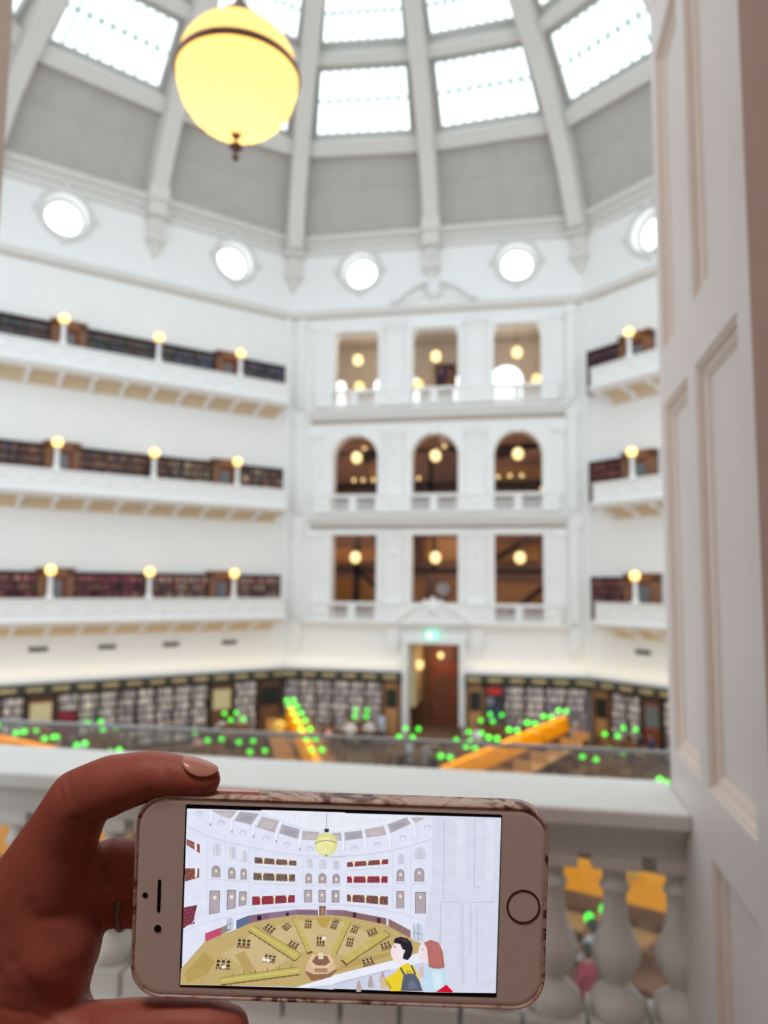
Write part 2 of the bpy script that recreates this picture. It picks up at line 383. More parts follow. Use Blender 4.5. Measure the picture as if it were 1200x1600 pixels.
# timber and steel framing inside the two lower halls
def hall_bars(z, bars, name):
    for (x0, za, x1, zb, w_) in bars:
        b = MB(); l = math.hypot(x1 - x0, zb - za); nx, nz = -(zb - za) / l * w_, (x1 - x0) / l * w_
        b.prism([(x0 + nx, za + nz), (x1 + nx, zb + nz), (x1 - nx, zb - nz), (x0 - nx, za - nz)], 3.6, 3.9)
        fb(b, name, 'beam_dark', 'M')
hall_bars(0, [(.8, 2.35, 13.8, 2.3, .13), (2.7, 0, 2.7, 4.8, .16), (6.9, 2.3, 6.9, 4.8, .1), (9.3, 2.3, 9.3, 4.8, .1), (2.8, 2.3, 4.9, .5, .12), (2.8, 4.7, 5.3, 3.2, .14), (10.8, .1, 13.4, 2.2, .13), (10.0, 2.9, 12.8, 4.6, .14)], 'wall_brace_lower')
hall_bars(0, [(.8, 6.9, 13.8, 6.85, .16), (.8, 8.7, 13.8, 8.9, .10), (2.4, 5.1, 5.2, 6.7, .2), (3.0, 8.3, 5.5, 9.6, .22), (6.7, 5.2, 6.7, 8.5, .12), (7.2, 9.4, 9.3, 7.7, .16), (10.2, 8.4, 13.2, 9.3, .2), (9.9, 5.6, 13.6, 6.3, .16)], 'wall_brace_middle')
b = MB()
for x0, x1, z0, z1 in ((.8, 6.2, .1, 1.9), (7.3, 9.6, .0, 1.9), (9.8, 13.6, .1, 1.7), (.9, 5.4, 2.8, 3.6), (6.1, 8.6, 2.9, 4.1), (10.2, 12.4, 2.9, 3.8), (3, 5.5, 7.2, 8.2), (7.6, 9.3, 5.2, 6.4), (10.4, 13.4, 5.3, 6.2), (9.9, 12.8, 7.3, 8.1)): b.box(x0, x1, 5.5, 5.62, z0, z1)
fb(b, 'wall_panelling', 'wood_tan', 'M')
# bright arched windows, painting, clock
def archpts(c, hw, z0, z1): return [(c - hw, z0)] + [(c - hw * math.cos(PI * i / 12), z1 - hw + hw * math.sin(PI * i / 12)) for i in range(13)] + [(c + hw, z0)]
wi = 7
for c, hw in ((10.7, .88), (1.2, .30), (3.48, .26), (8.02, .24), (5.6, .25)):
    b = MB(); b.prism(archpts(c, hw, 11.0, 13.78 if hw > .5 else 13.3), 5.6, 5.66); o = fb(b, 'window_%d' % wi, 'oculus_glass', 'M'); wi += 1
    g = MB(); P = archpts(c, hw + .08, 11.0, (13.78 if hw > .5 else 13.3) + .08); Q = archpts(c, hw, 11.0, 13.78 if hw > .5 else 13.3)
    for i in range(len(P) - 1): g.prism([P[i], P[i + 1], Q[i + 1], Q[i]], 5.5, 5.66)
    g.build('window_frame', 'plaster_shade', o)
t = fthing('framed_painting', 'large dark purple painting in a gilt frame on the beige upper hall wall', 'painting', 'M', 7.3, -5.5, 12.6)
b = MB(); b.box(-.62, .62, 0, .05, 0, 1.45); b.build('frame', 'brass', t)
b = MB(); rr_ = random.Random(3)
b.col = lin('3a2238'); b.box(-.56, .56, -.02, 0, .06, 1.39)
for k in range(26):
    b.col = lin(rr_.choice(['5a3a52', '7a4a40', '2a2030', '9a6a4a', '433a6a', 'b08a60'])); x = rr_.uniform(-.5, .35); z = rr_.uniform(.1, 1.0); y = -.022 - k * .0006
    b.box(x, x + rr_.uniform(.06, .2), y, -.02, z, z + rr_.uniform(.1, .3))
b.build('canvas', 'tinted', t)
t = fthing('wall_clock', 'round pale clock on the brown hall wall behind the middle lowest opening', 'clock', 'M', 7.25, -4.8, 1.35)
b = MB(); b.prism([(.42 * math.cos(i * PI / 12), .42 * math.sin(i * PI / 12)) for i in range(24)], 0, .1); b.build('case', 'bronze', t)
b = MB(); b.prism([(.36 * math.cos(i * PI / 12), .36 * math.sin(i * PI / 12)) for i in range(24)], -.02, 0); b.build('dial', 'clock_face', t)
b = MB(); b.box(-.015, .015, -.04, -.02, 0, .27); b.box(0, .18, -.04, -.02, -.015, .015); b.build('hands', 'beam_dark', t)

# hanging globe lamps: one model, copied
def globe_pendant(label, face, u, n, z, r, drop, group, proto=[]):
    if not proto:
        t = thing('globe_pendant_lamp', label, 'hanging lamp', FL(face, u, n, z), 0, group)
        q = MB(); q.smooth = True; q.sphere((0, 0, 0), 1, 20, 12, 1, 1, 1.08); q.build('globe', 'globe_hall', t)
        q = MB(); q.smooth = True; q.lathe([(1.02, -.05), (1.05, 0), (1.02, .05)], 0, 0, 20, False); q.build('band', 'bronze', t)
        q = MB(); q.lathe([(.04, 1.05), (.3, 1.06), (.25, 1.2), (.05, 1.3), (.035, drop / r)], 0, 0, 8); q.build('stem', 'bronze', t)
        proto.append(t)
    else: t = copy_tree(proto[0])
    t['label'] = label; t['group'] = group; t.location = FL(face, u, n, z); t.scale = (r, r, r)
    return t
nmc = ('left', 'middle', 'right')
for i, c in enumerate((3.40, 7.36, 11.33)):
    globe_pendant('glowing globe lamp hanging in the %s rectangular opening of the lowest hall row' % nmc[i], 'M', c + (.0, 0, .05)[i], -.35, 2.88, .26, 1.3, 'globe lamps hanging in the hall openings')
    globe_pendant('glowing globe lamp hanging in the %s arch of the middle hall row' % nmc[i], 'M', c, -.35, 7.86, .26, 1.3, 'globe lamps hanging in the hall openings')
    globe_pendant('glowing globe lamp hanging in the %s opening of the topmost hall row' % nmc[i], 'M', c, -.35, 12.86, .26, 1.3, 'globe lamps hanging in the hall openings')
for x, s_ in ((2.46, 'left'), (5.84, 'middle'), (12.35, 'right')):
    globe_pendant('lower globe lamp on the beige wall seen through the %s topmost opening' % s_, 'M', x, -4.9, 12.74, .28, .6, 'globe lamps deep in the upper hall')
for k, (x, z, g) in enumerate(((2.75, 7.05, 0), (3.25, 7.05, 0), (3.8, 7.05, 0), (6.2, 7.1, 1), (10.3, 7.1, 2), (10.9, 7.15, 2), (11.5, 7.15, 2), (12.5, 6.45, 2), (7.55, 8.75, 1), (6.9, 8.4, 1), (3.3, 8.75, 0))):
    t = globe_pendant('tiny dim lamp deep inside the %s dark arch of the middle row' % nmc[g], 'M', x, -2.6, z, .09, .5, 'tiny lamps inside the %s dark arch' % nmc[g])

# doorway of the far wall: white architrave, timber lobby behind it
tn += 1; b = MB(); b.box(5.84, 6.119, -.25, -.001, FLR, -1.21); b.box(8.551, 8.83, -.25, -.001, FLR, -1.21); b.box(5.8, 8.87, -.27, -.001, -1.21, -.95); fb(b, 'trim_%d' % tn, 'plaster', 'M')
b = MB(); b.box(5.9, 8.8, 3.6, 3.8, FLR, -1.1); b.box(5.7, 5.9, .7, 3.8, FLR, -1.1); b.box(8.8, 9.0, .7, 3.8, FLR, -1.1); b.box(5.7, 9.0, .7, 3.8, -1.15, -1.05); fb(b, 'wall_lobby', 'wood_brown', 'M')
b = MB(); b.box(5.905, 6.35, .8, 3.55, FLR + 1.2, -1.2); fb(b, 'wall_lobby_plaster', 'cream_glass', 'M')
o = MB(); o.prism(archpts(7.75, .95, FLR, -1.5), 3.42, 3.6); door = fb(o, 'door_1', 'wood_red', 'M')
g = MB()
for sx in (-1, 1):
    for z0, z1 in ((FLR + .25, FLR + 1.1), (FLR + 1.25, FLR + 2.5)): g.box(7.75 + sx * .45 - .3, 7.75 + sx * .45 + .3, 3.38, 3.42, z0, z1)
g.build('door_panel', 'wood_brown', door)
g = MB()
for i in range(7): a = PI * (i + .5) / 7; g.prism([(7.75 + .2 * math.cos(a - .12), -2.45 + .2 * math.sin(a - .12)), (7.75 + .85 * math.cos(a - .1), -2.45 + .85 * math.sin(a - .1)), (7.75 + .85 * math.cos(a + .1), -2.45 + .85 * math.sin(a + .1)), (7.75 + .2 * math.cos(a + .12), -2.45 + .2 * math.sin(a + .12))], 3.36, 3.42)
g.build('fanlight', 'bronze', door)
globe_pendant('glowing globe lamp inside the timber doorway of the far wall', 'M', 6.45, -1.4, -2.35, .22, 1.0, 'globe lamps in the doorway')
globe_pendant('small dim globe lamp deep in the timber doorway', 'M', 7.35, -2.9, -2.0, .14, .8, 'globe lamps in the doorway')
t = fthing('exit_sign', 'small lit green exit sign fixed above the far doorway', 'sign', 'M', 7.28, .28, -.93)
MB().box(-.24, .24, -.08, 0, 0, .26).build('housing', 'exit_green', t)
b = MB(); b.box(-.19, .02, -.09, -.081, .05, .21); b.build('white_panel', 'exit_white', t)
b = MB(); b.sphere((-.07, -.095, .18), .02, 8, 5); b.prism([(-.1, .15), (-.05, .16), (-.06, .11), (-.02, .06), (-.05, .06), (-.09, .10), (-.15, .07), (-.15, .09), (-.11, .12)], -.1, -.09); b.prism([(.07, .13), (.12, .18), (.12, .15), (.2, .15), (.2, .11), (.12, .11), (.12, .08)], -.09, -.081); b.build('pictogram', 'exit_white', t)

# ---------------------------------------------------------------- dome: sixteen ribs, coffers, purlins, skylights
PROF = [(17.5, 19.2), (16.6, 20.9), (15.5, 22.3), (14.8, 22.95), (13, 24.5), (11.5, 25.45), (10, 26.2), (8, 26.9), (6, 27.4)]
def dz(r):
    for (r0, z0), (r1, z1) in zip(PROF[:-1], PROF[1:]):
        if r <= r0 and r >= r1: return z0 + (z1 - z0) * (r0 - r) / (r0 - r1)
    return 19.2 - (r - 17.5) * 1.5
def dp(k, r, off=0):
    e = .4; tr, tz = -1, (dz(r - e) - dz(r + e)) / (2 * e); l = math.hypot(tr, tz); nr, nz = tz / l, 1 / l   # outward normal in the (r,z) plane
    rr2 = (r + nr * off) * (1.045 if k % 2 else 1.0); a = k * PI / 8
    return Vector((OC.x + math.sin(a) * rr2, OC.y + math.cos(a) * rr2, dz(r) + nz * off))
def dseg(k, t, r, off): return dp(k, r, off).lerp(dp(k + 1, r, off), t)
def dslab(mb, k, t0, t1, r0, r1, o0, o1):
    P = [dseg(k, t, r, o) for o in (o0, o1) for t, r in ((t0, r0), (t1, r0), (t1, r1), (t0, r1))]
    mb.add(P, [(0, 1, 2, 3), (7, 6, 5, 4), (0, 4, 5, 1), (1, 5, 6, 2), (2, 6, 7, 3), (3, 7, 4, 0)])
K0, K1 = -5, 3
b = MB()
for k in range(K0, K1):
    rs = (17.55, 17.1, 16.5, 15.9, 15.45)
    for ra, rb in zip(rs[:-1], rs[1:]): dslab(b, k, 0, 1, ra, rb, .25, .35)
    for t in (.25, .5, .75):
        for ra, rb in zip(rs[:-1], rs[1:]): dslab(b, k, t - .004, t + .004, ra, rb, .235, .25)
    dslab(b, k, 0, 1, 16.45, 16.4, .235, .25)
o = b.build('ceiling_coffers', 'dome_grey'); o['kind'] = 'structure'
b = MB(); fr = MB()
rows = ((14.85, 12.85), (11.85, 10.1), (9.2, 7.6))
for k in range(K0, K1):
    for r0, r1 in ((15.5, 15.0), (12.5, 12.1), (9.8, 9.45), (7.2, 6.9)): dslab(b, k, 0, 1, r0, r1, -.22, .3)
    edges = (15.0, 12.5, 12.1, 9.8, 9.45, 7.2)
    for (ra, rb), (e0, e1) in zip(rows, ((15.0, 12.5), (12.1, 9.8), (9.45, 7.2))):
        dslab(fr, k, 0, 1, e0, ra, .22, .34); dslab(fr, k, 0, 1, rb, e1, .22, .34); dslab(fr, k, 0, .13, ra, rb, .22, .34); dslab(fr, k, .87, 1, ra, rb, .22, .34)
        for q0, q1, w0, w1 in ((.115, .13, ra, rb), (.87, .885, ra, rb)): dslab(fr, k, q0, q1, w0, w1, .10, .24)
o = b.build('ceiling_purlins', 'dome_rib'); o['kind'] = 'structure'
o = fr.build('ceiling_frames', 'dome_frame'); o['kind'] = 'structure'
for k in range(K0, K1):
    for j, (ra, rb) in enumerate(rows):
        g = MB(); dslab(g, k, .13, .87, ra, rb, .42, .46); o = g.build('window_%d' % wi, 'skylight'); o['kind'] = 'structure'; wi += 1
        g = MB(); n = 9
        for i in range(1, n): t = .13 + .74 * i / n; dslab(g, k, t - .0065, t + .0065, ra, rb, .34, .41)
        rm = ra + (rb - ra) * .52; dslab(g, k, .13, .87, rm + .03, rm - .03, .34, .41)
        g.build('glazing_bars', 'bar', o)
for k in range(K0, K1 + 1):
    b = MB(); a = k * PI / 8; T = Vector((math.cos(a), -math.sin(a), 0))
    rs = [17.75, 17.4, 17.0, 16.5, 16, 15.4, 14.8, 14, 13.2, 12.4, 11.6, 10.8, 10, 9, 8, 7, 6.1]
    for half, o0, o1 in ((.42, -.18, .4), (.30, -.55, -.18), (.36, -.62, -.5)):
        vs = []
        for r in rs:
            for s_, o_ in ((-1, o0), (1, o0), (1, o1), (-1, o1)): vs.append(dp(k, r, o_) + T * s_ * half)
        fs = [(0, 3, 2, 1)]
        for i in range(len(rs) - 1):
            for j in range(4): fs.append((i * 4 + j, i * 4 + (j + 1) % 4, i * 4 + 4 + (j + 1) % 4, i * 4 + 4 + j))
        fs.append([(len(rs) - 1) * 4 + j for j in range(4)]); b.add(vs, fs)
    # springer block, corbel and pointed drop below the rib
    base = dp(k, 17.5, 0); R_ = Vector((math.sin(a), math.cos(a), 0)); wr = 17.4 * (1.0824 if k % 2 else 1.0)
    def blk(hw, r0, r1, z0, z1, hw2=None, r02=None):
        hw2 = hw2 or hw; r02 = r02 or r0; vs = []
        for z, h_, ri in ((z0, hw, r0), (z1, hw2, r02)):
            for s_, r in ((-1, ri), (1, ri), (1, r1), (-1, r1)): p = Vector((OC.x, OC.y, 0)) + R_ * r + T * s_ * h_; vs.append((p.x, p.y, z))
        b.add(vs, [(0, 3, 2, 1), (4, 5, 6, 7), (0, 1, 5, 4), (1, 2, 6, 5), (2, 3, 7, 6), (3, 0, 4, 7)])
    blk(.46, wr - .75, wr + .3, 18.95, 19.6); blk(.40, wr - .62, wr + .3, 18.3, 18.95); blk(.48, wr - .74, wr + .3, 18.22, 18.36)
    blk(.34, wr - .42, wr + .3, 17.2, 18.25); blk(.40, wr - .5, wr + .3, 17.1, 17.24); blk(.07, wr - .12, wr + .3, 16.45, 17.1, .30, wr - .40)
    blk(.12, wr - .5, wr, 17.5, 17.9)
    o = b.build('ceiling_rib', 'dome_rib', fix=True); o['kind'] = 'structure'

# ---------------------------------------------------------------- galleries
PAR = [(1.06, .1), (1.22, .1), (1.22, .86), (1.30, .90), (1.30, 1.0), (.98, 1.0), (.98, .90), (1.06, .86)]
BAS = [(0, -.12), (1.12, -.12), (1.2, -.06), (1.34, .0), (1.38, .10), (1.30, .16), (1.24, .2), (0, .2)]
lv = ((.88, 'lowest', 'lowest'), (6.06, 'middle', 'middle'), (11.24, 'topmost', 'topmost'))
for F, x0, x1 in (('L', -.9, 13.72), ('R', 1.4, 9.0)):
    for li, (zt, nm, _) in enumerate(lv):
        t = fthing('gallery_balcony', '%s white bookshelf gallery balcony along the %s wall' % (nm, SN[F]), 'balcony', F, 0, 0, zt - 1.0, 'white gallery balconies')
        b = MB(); b.run(BAS, x0, x1); b.build('floor_slab', 'plaster', t)
        b = MB(); b.run(PAR, x0 + .06, x1 - .06)
        e = x1 - .12 if F == 'L' else x0 + .12
        b.box(min(e - .1, e + .1), max(e - .1, e + .1), -1.2, 0, .1, .98)
        b.build('parapet', 'plaster', t)
        x = x0 + .75; op = None
        while x < x1 - .5:
            if op is not None: o = op.copy(); COL.objects.link(o); o.location = (x - (x0 + .75), 0, 0); x += 1.02; continue
            b = MB()
            if li == 0:
                for i in range(16):
                    a0 = 2 * PI * i / 16; a1 = 2 * PI * (i + 1) / 16
                    b.prism([(x + .22 * math.cos(a0), .48 + .22 * math.sin(a0)), (x + .22 * math.cos(a1), .48 + .22 * math.sin(a1)), (x + .32 * math.cos(a1), .48 + .32 * math.sin(a1)), (x + .32 * math.cos(a0), .48 + .32 * math.sin(a0))], -1.27, -1.21)
                b.sphere((x, -1.22, .48), .1, 8, 5)
            else:
                for i in range(6):
                    a = PI * i / 5; b.sphere((x - .34 * math.cos(a), -1.22, .62 - .22 * math.sin(a)), .07, 8, 5, 1.2, .7, 1)
                b.sphere((x + .5, -1.22, .66), .09, 8, 5)
            op = b.build('medallion' if li == 0 else 'festoon', 'plaster', t)
            x += 1.02
        n = 0; x = x0 + .5 if F == 'L' else x0 + .3
        proto = None
        while x < x1 - .2:
            if proto is None:
                b = MB(); P = [(0, -.12), (1.05, -.12), (1.05, -.22), (.95, -.27), (.8, -.25), (.5, -.34), (.3, -.52), (0, -.56)]
                b.run(P, -.09, .09); proto = b.build('bracket', 'plaster', t, (x, 0, 0))
            else: o = proto.copy(); COL.objects.link(o); o.location = (x, 0, 0)
            x += 1.28
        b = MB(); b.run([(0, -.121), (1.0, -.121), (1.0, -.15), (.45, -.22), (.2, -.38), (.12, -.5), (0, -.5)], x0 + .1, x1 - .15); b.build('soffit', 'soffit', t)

# gallery lamps on white posts
lampP = None
def gallery_lamp(face, u, z, label):
    global lampP
    if lampP is None:
        t = thing('gallery_lamp', label, 'lamp', (0, 0, 0), 0, 'globe lamps on the gallery parapets')
        b = MB(); b.lathe([(.15, 0), (.15, .12), (.10, .18), (.085, .8), (.14, .86), (.10, .9)], 0, 0, 12); b.build('post', 'plaster', t)
        b = MB(); b.lathe([(.06, .9), (.12, .93), (.09, .97)], 0, 0, 12); b.build('collar', 'bronze', t)
        b = MB(); b.smooth = True; b.sphere((0, 0, 1.12), .205, 16, 10); b.build('globe', 'globe', t)
        lampP = t
    else: t = copy_tree(lampP)
    t['label'] = label; t.location = FL(face, u, 1.14, z); t.rotation_euler = (0, 0, FR(face))
for zt, nm, _ in lv:
    for u, wn in ((3.36, 'leftmost'), (7.3, 'second from left'), (11.17, 'nearest the corner')):
        gallery_lamp('L', u, zt, 'yellow globe lamp on a white post, %s on the %s left gallery' % (wn, nm))
    gallery_lamp('R', 3.46, zt, 'yellow globe lamp on a white post on the %s right gallery' % nm)
# ---------------------------------------------------------------- bookcases on the galleries
PAL = {('L', 0): ['4a1f26', '5a2430', '6b3540', '41202a', '7a5a48'], ('L', 1): ['4a3028', '5c4034', '3a2622', '6a5040', '30303a'], ('L', 2): ['3c2a26', '28342e', '333044', '4a3a34', '24302c'],
       ('R', 0): ['4a2028', '5c2c34', '40232c', '6a4a44'], ('R', 1): ['4a2424', '5a3030', '38201f'], ('R', 2): ['2e1f24', '3a262c', '281c24']}
PAL2 = {0: ['8a7060', '9a8670', '5a4a40', '3a4a50', '7a6a58'], 1: ['6a5444', '8a7a60', '30343c', '4a3a30'], 2: ['2a3040', '30384c', '28303c', '3a3a48']}
def book_row(mb, x0, x1, z0, h, pal, d=.2, wmin=.035, wmax=.07, y=0, rr=rng, gain=1.0):
    x = x0
    while x < x1 - wmin:
        w_ = min(rr.uniform(wmin, wmax), x1 - x); c = lin(rr.choice(pal)); f = gain * rr.uniform(1.0, 2.2); mb.col = tuple(v * f for v in c)
        if rr.random() > .05: mb.box(x, x + w_ * .93, y - d * rr.uniform(.86, 1), y, z0, z0 + h * rr.uniform(.78, 1))
        x += w_
    return mb
nind = 0
BP = {}
for F in 'LR':
    for li, (zt, nm, _) in enumerate(lv):
        zb = zt - .8; top = (1.98, 7.22, 12.42)[li]; H = top - zb
        bays = ((-.8, 3.0, 0), (4.42, 7.3, 0), (7.32, 10.25, 1), (11.62, 13.92, 1)) if F == 'L' else ((.48, 2.35, 0),)
        for bi, (x0, x1, alt) in enumerate(bays):
            where = (('leftmost', 'second', 'third', 'corner')[bi] if F == 'L' else ('corner', 'hidden')[bi])
            t = fthing('bookcase', '%s dark bookcase behind the %s %s gallery parapet' % (where, nm, SN[F]), 'bookcase', F, (x0 + x1) / 2, 0, zb, 'bookcases on the galleries')
            hw = (x1 - x0) / 2; b = MB()
            b.box(-hw, hw, -.03, 0, 0, H); b.box(-hw, hw, -.36, 0, H - .06, H); b.box(-hw, hw, -.36, 0, 0, .08)
            nd = max(1, round((x1 - x0) / .95))
            for i in range(nd + 1): x = -hw + (2 * hw - .04) * i / nd; b.box(x, x + .04, -.34, 0, 0, H)
            b.build('carcass', 'wood_dark', t)
            b = MB(); ns = 5; zs = [.1 + (H - .2) * i / ns for i in range(ns)]
            for z in zs[1:]: b.box(-hw, hw, -.32, -.03, z, z + .025)
            b.build('shelf', 'wood_dark', t)
            pal = PAL[(F, li)] if not alt else PAL[(F, li)] + PAL2[li]
            sh = (H - .2) / ns; b = MB()
            for i, z in enumerate(zs):
                if li == 0 and i == ns - 1: continue
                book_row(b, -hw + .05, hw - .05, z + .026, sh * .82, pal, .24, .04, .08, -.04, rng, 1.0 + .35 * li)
            o = b.build('book_rows', 'books', t); o['kind'] = 'stuff'
            if li == 0:          # the top row of the lowest galleries: every book a thing of its own
                x = x0 + .06; rq = random.Random(40 + bi)
                while x < x1 - .08 and nind < 299:
                    w_ = .05; c = rq.choice(pal)
                    if c not in BP:
                        q = MB(); q.col = tuple(v * 2.0 for v in lin(c)); q.box(-.023, .023, -.24, 0, 0, .28); BP[c] = q.mesh('book'); BP[c].materials.append(M['books'])
                    o = bpy.data.objects.new('book', BP[c]); COL.objects.link(o); o.location = FL(F, x + .02, .045, zb + zs[-1] + .027); o.rotation_euler = (0, 0, FR(F)); o.scale = (1, 1, rq.uniform(.82, 1.04))
                    tag(o, 'closed old book standing on the top shelf of the %s bookcase, lowest %s gallery' % (where, SN[F]), 'book', 'books on the top shelf of the %s bookcase, lowest %s gallery' % (where, SN[F]))
                    nind += 1; x += w_
        for u0, u1 in (((3.02, 4.40), (10.27, 11.60)) if F == 'L' else ((2.37, 3.93),)):
            t = fthing('timber_doorway', 'raised reddish timber door surround %s on the %s %s gallery' % ('near the corner' if u0 > 5 else 'behind the lamp post', nm, SN[F]), 'doorway', F, (u0 + u1) / 2, 0, zb, 'timber doorways on the galleries')
            hw = (u1 - u0) / 2; b = MB(); b.box(-hw, -hw + .3, -.44, 0, 0, H + .12); b.box(hw - .3, hw, -.44, 0, 0, H + .12); b.box(-hw, hw, -.44, 0, H - .22, H + .12); b.box(-hw - .04, hw + .04, -.5, 0, H + .06, H + .14); b.build('surround', 'wood_brown', t)
            MB().box(-hw + .3, hw - .3, -.2, -.05, 0, H - .2).build('door_leaf', 'wood_red', t)
            MB().box(-hw + .42, hw - .42, -.22, -.2, H * .4, H - .35).build('glass_pane', 'grey_glass', t)
# air vents under the lowest galleries
vp = None
for F, us in (('L', (3.25, 5.95, 8.72, 11.49)), ('R', (2.93,))):
    for i, u in enumerate(us):
        o = MB().box(-.36, .36, -.04, 0, -.09, .09)
        for k in range(6): o.box(-.32, .32, -.05, -.04, -.075 + k * .027, -.062 + k * .027)
        o = o.build('air_vent', 'vent', None, FL(F, u, .0, -1.2), FR(F))
        tag(o, 'dark slotted air vent under the lowest gallery, %s' % (('leftmost of four on the left wall', 'second of four on the left wall', 'third of four on the left wall', 'beside the corner on the left wall')[i] if F == 'L' else 'on the right wall'), 'vent', 'air vents in the wall')

# ---------------------------------------------------------------- ground floor of the reading room
b = MB(); b.box(-24, 14, 2.4, 41, FLR - .1, FLR); o = b.build('floor', 'floor_lino'); o['kind'] = 'structure'
GP = ['b8aca8', 'a89c9c', 'c8bcb0', '8a8088', '9a9098', '70686c', 'd0c4b8', '5a4c54', 'ac9c90', 'c8bcb0']
def shelf_bay(F, x0, x1, label, red=False):
    t = fthing('bookcase', label, 'bookcase', F, (x0 + x1) / 2, 0, FLR, 'ground-floor wall bookcases'); hw = (x1 - x0) / 2; H = 2.55
    b = MB(); b.box(-hw, hw, -.05, 0, 0, H); b.box(-hw, -hw + .04, -.4, 0, 0, H); b.box(hw - .04, hw, -.4, 0, 0, H); b.box(-hw, hw, -.42, 0, 0, .12); b.box(-hw, hw, -.4, 0, H - .04, H); b.build('carcass', 'wood_dark', t)
    b = MB(); q = MB(); ns = 7; sh = (H - .16) / ns
    for i in range(ns):
        z = .12 + i * sh; b.box(-hw + .04, hw - .04, -.38, -.05, z - .02, z)
        book_row(q, -hw + .05, hw - .05, z, sh * .84, (['8a2030', 'a03040', '701828'] if red and i in (2, 3, 4) else GP), .28, .03, .06, -.08)
    b.build('shelf', 'wood_dark', t); o = q.build('book_rows', 'books', t); o['kind'] = 'stuff'
ordn = ['first', 'second', 'third', 'fourth', 'fifth', 'sixth', 'seventh', 'eighth']
for i in range(8): shelf_bay('L', 4.02 + i * .80, 4.02 + (i + 1) * .80, 'pale-filled ground-floor bookcase, %s of eight right of the red door on the left wall' % ordn[i], i == 0)
for i in range(3): shelf_bay('L', .3 + i * .83, .3 + (i + 1) * .83, 'pale-filled ground-floor bookcase, %s of three left of the red door on the left wall' % ordn[i])
shelf_bay('L', 11.68, 12.8, 'wide ground-floor bookcase between two timber doorways near the left corner')
for i in range(6): shelf_bay('M', .12 + i * .8, .12 + (i + 1) * .8, 'ground-floor bookcase, %s of six left of the far doorway' % ordn[i])
for i in range(4): shelf_bay('M', 10.62 + i * .92, 10.62 + (i + 1) * .92, 'ground-floor bookcase, %s of four right of the far doorway' % ordn[i])
shelf_bay('R', 1.5, 2.3, 'ground-floor bookcase beside the black screen on the right wall'); shelf_bay('R', 2.3, 3.0, 'ground-floor bookcase left of the red door on the right wall'); shelf_bay('R', 4.1, 5.0, 'ground-floor bookcase right of the red door on the right wall')
for F, x0, x1, gl, wd, lb in (('L', 2.82, 3.98, 'cream_glass', 'wood_red', 'red-brown timber door with a cream glazed upper pane on the left wall'), ('L', 10.45, 11.65, 'cream_glass', 'wood_brown', 'brown timber door with a cream glazed upper pane on the left wall'),
    ('L', 12.82, 14.1, 'screen_dark', 'wood_brown', 'timber door with a dark pane beside the left corner'), ('M', 4.94, 5.82, 'screen_dark', 'wood_tan', 'timber cabinet with a black screen left of the far doorway'), ('M', 8.86, 9.74, 'screen_dark', 'wood_tan', 'timber cabinet with a black screen right of the far doorway'),
    ('R', .5, 1.45, 'screen_dark', 'wood_tan', 'timber cabinet with a black screen beside the right corner'), ('R', 3.05, 4.05, 'grey_glass', 'wood_red', 'red-brown timber door with a grey pane on the right wall')):
    cab = 'cabinet' in lb
    t = fthing('timber_cabinet' if cab else 'timber_door', lb, 'cabinet' if cab else 'door', F, (x0 + x1) / 2, 0, FLR); hw = (x1 - x0) / 2
    b = MB(); b.box(-hw, -hw + .12, -.45, 0, 0, 2.55); b.box(hw - .12, hw, -.45, 0, 0, 2.55); b.box(-hw, hw, -.45, 0, 2.35, 2.55); b.build('surround', 'wood_dark' if not cab else 'wood_brown', t)
    b = MB(); b.box(-hw + .12, hw - .12, -.36, -.2, 0, 2.35); b.box(-hw + .2, hw - .2, -.38, -.36, .2, 1.1); b.build('leaf', wd, t)
    MB().box(-hw + .18, hw - .18, -.40, -.37, 1.32, 2.2).build('pane', gl, t)
t = fthing('notice_board', 'tall blue notice board with a red heading right of the far doorway', 'board', 'M', 10.18, 0, FLR)
MB().box(-.4, .4, -.44, 0, 0, 2.5).build('board', 'screen_dark', t)
b = MB(); b.col = lin('c83030'); b.box(-.32, .32, -.47, -.44, 2.1, 2.42); b.build('heading', 'tinted', t)
b = MB(); rr_ = random.Random(9)
for i in range(4):
    for j in range(2): b.col = lin(rr_.choice(['3a4058', '4a5068', '8a8a98', '30344a'])); b.box(-.34 + j * .36, -.04 + j * .36, -.47, -.44, .5 + i * .38, .82 + i * .38)
b.build('notices', 'tinted', t)

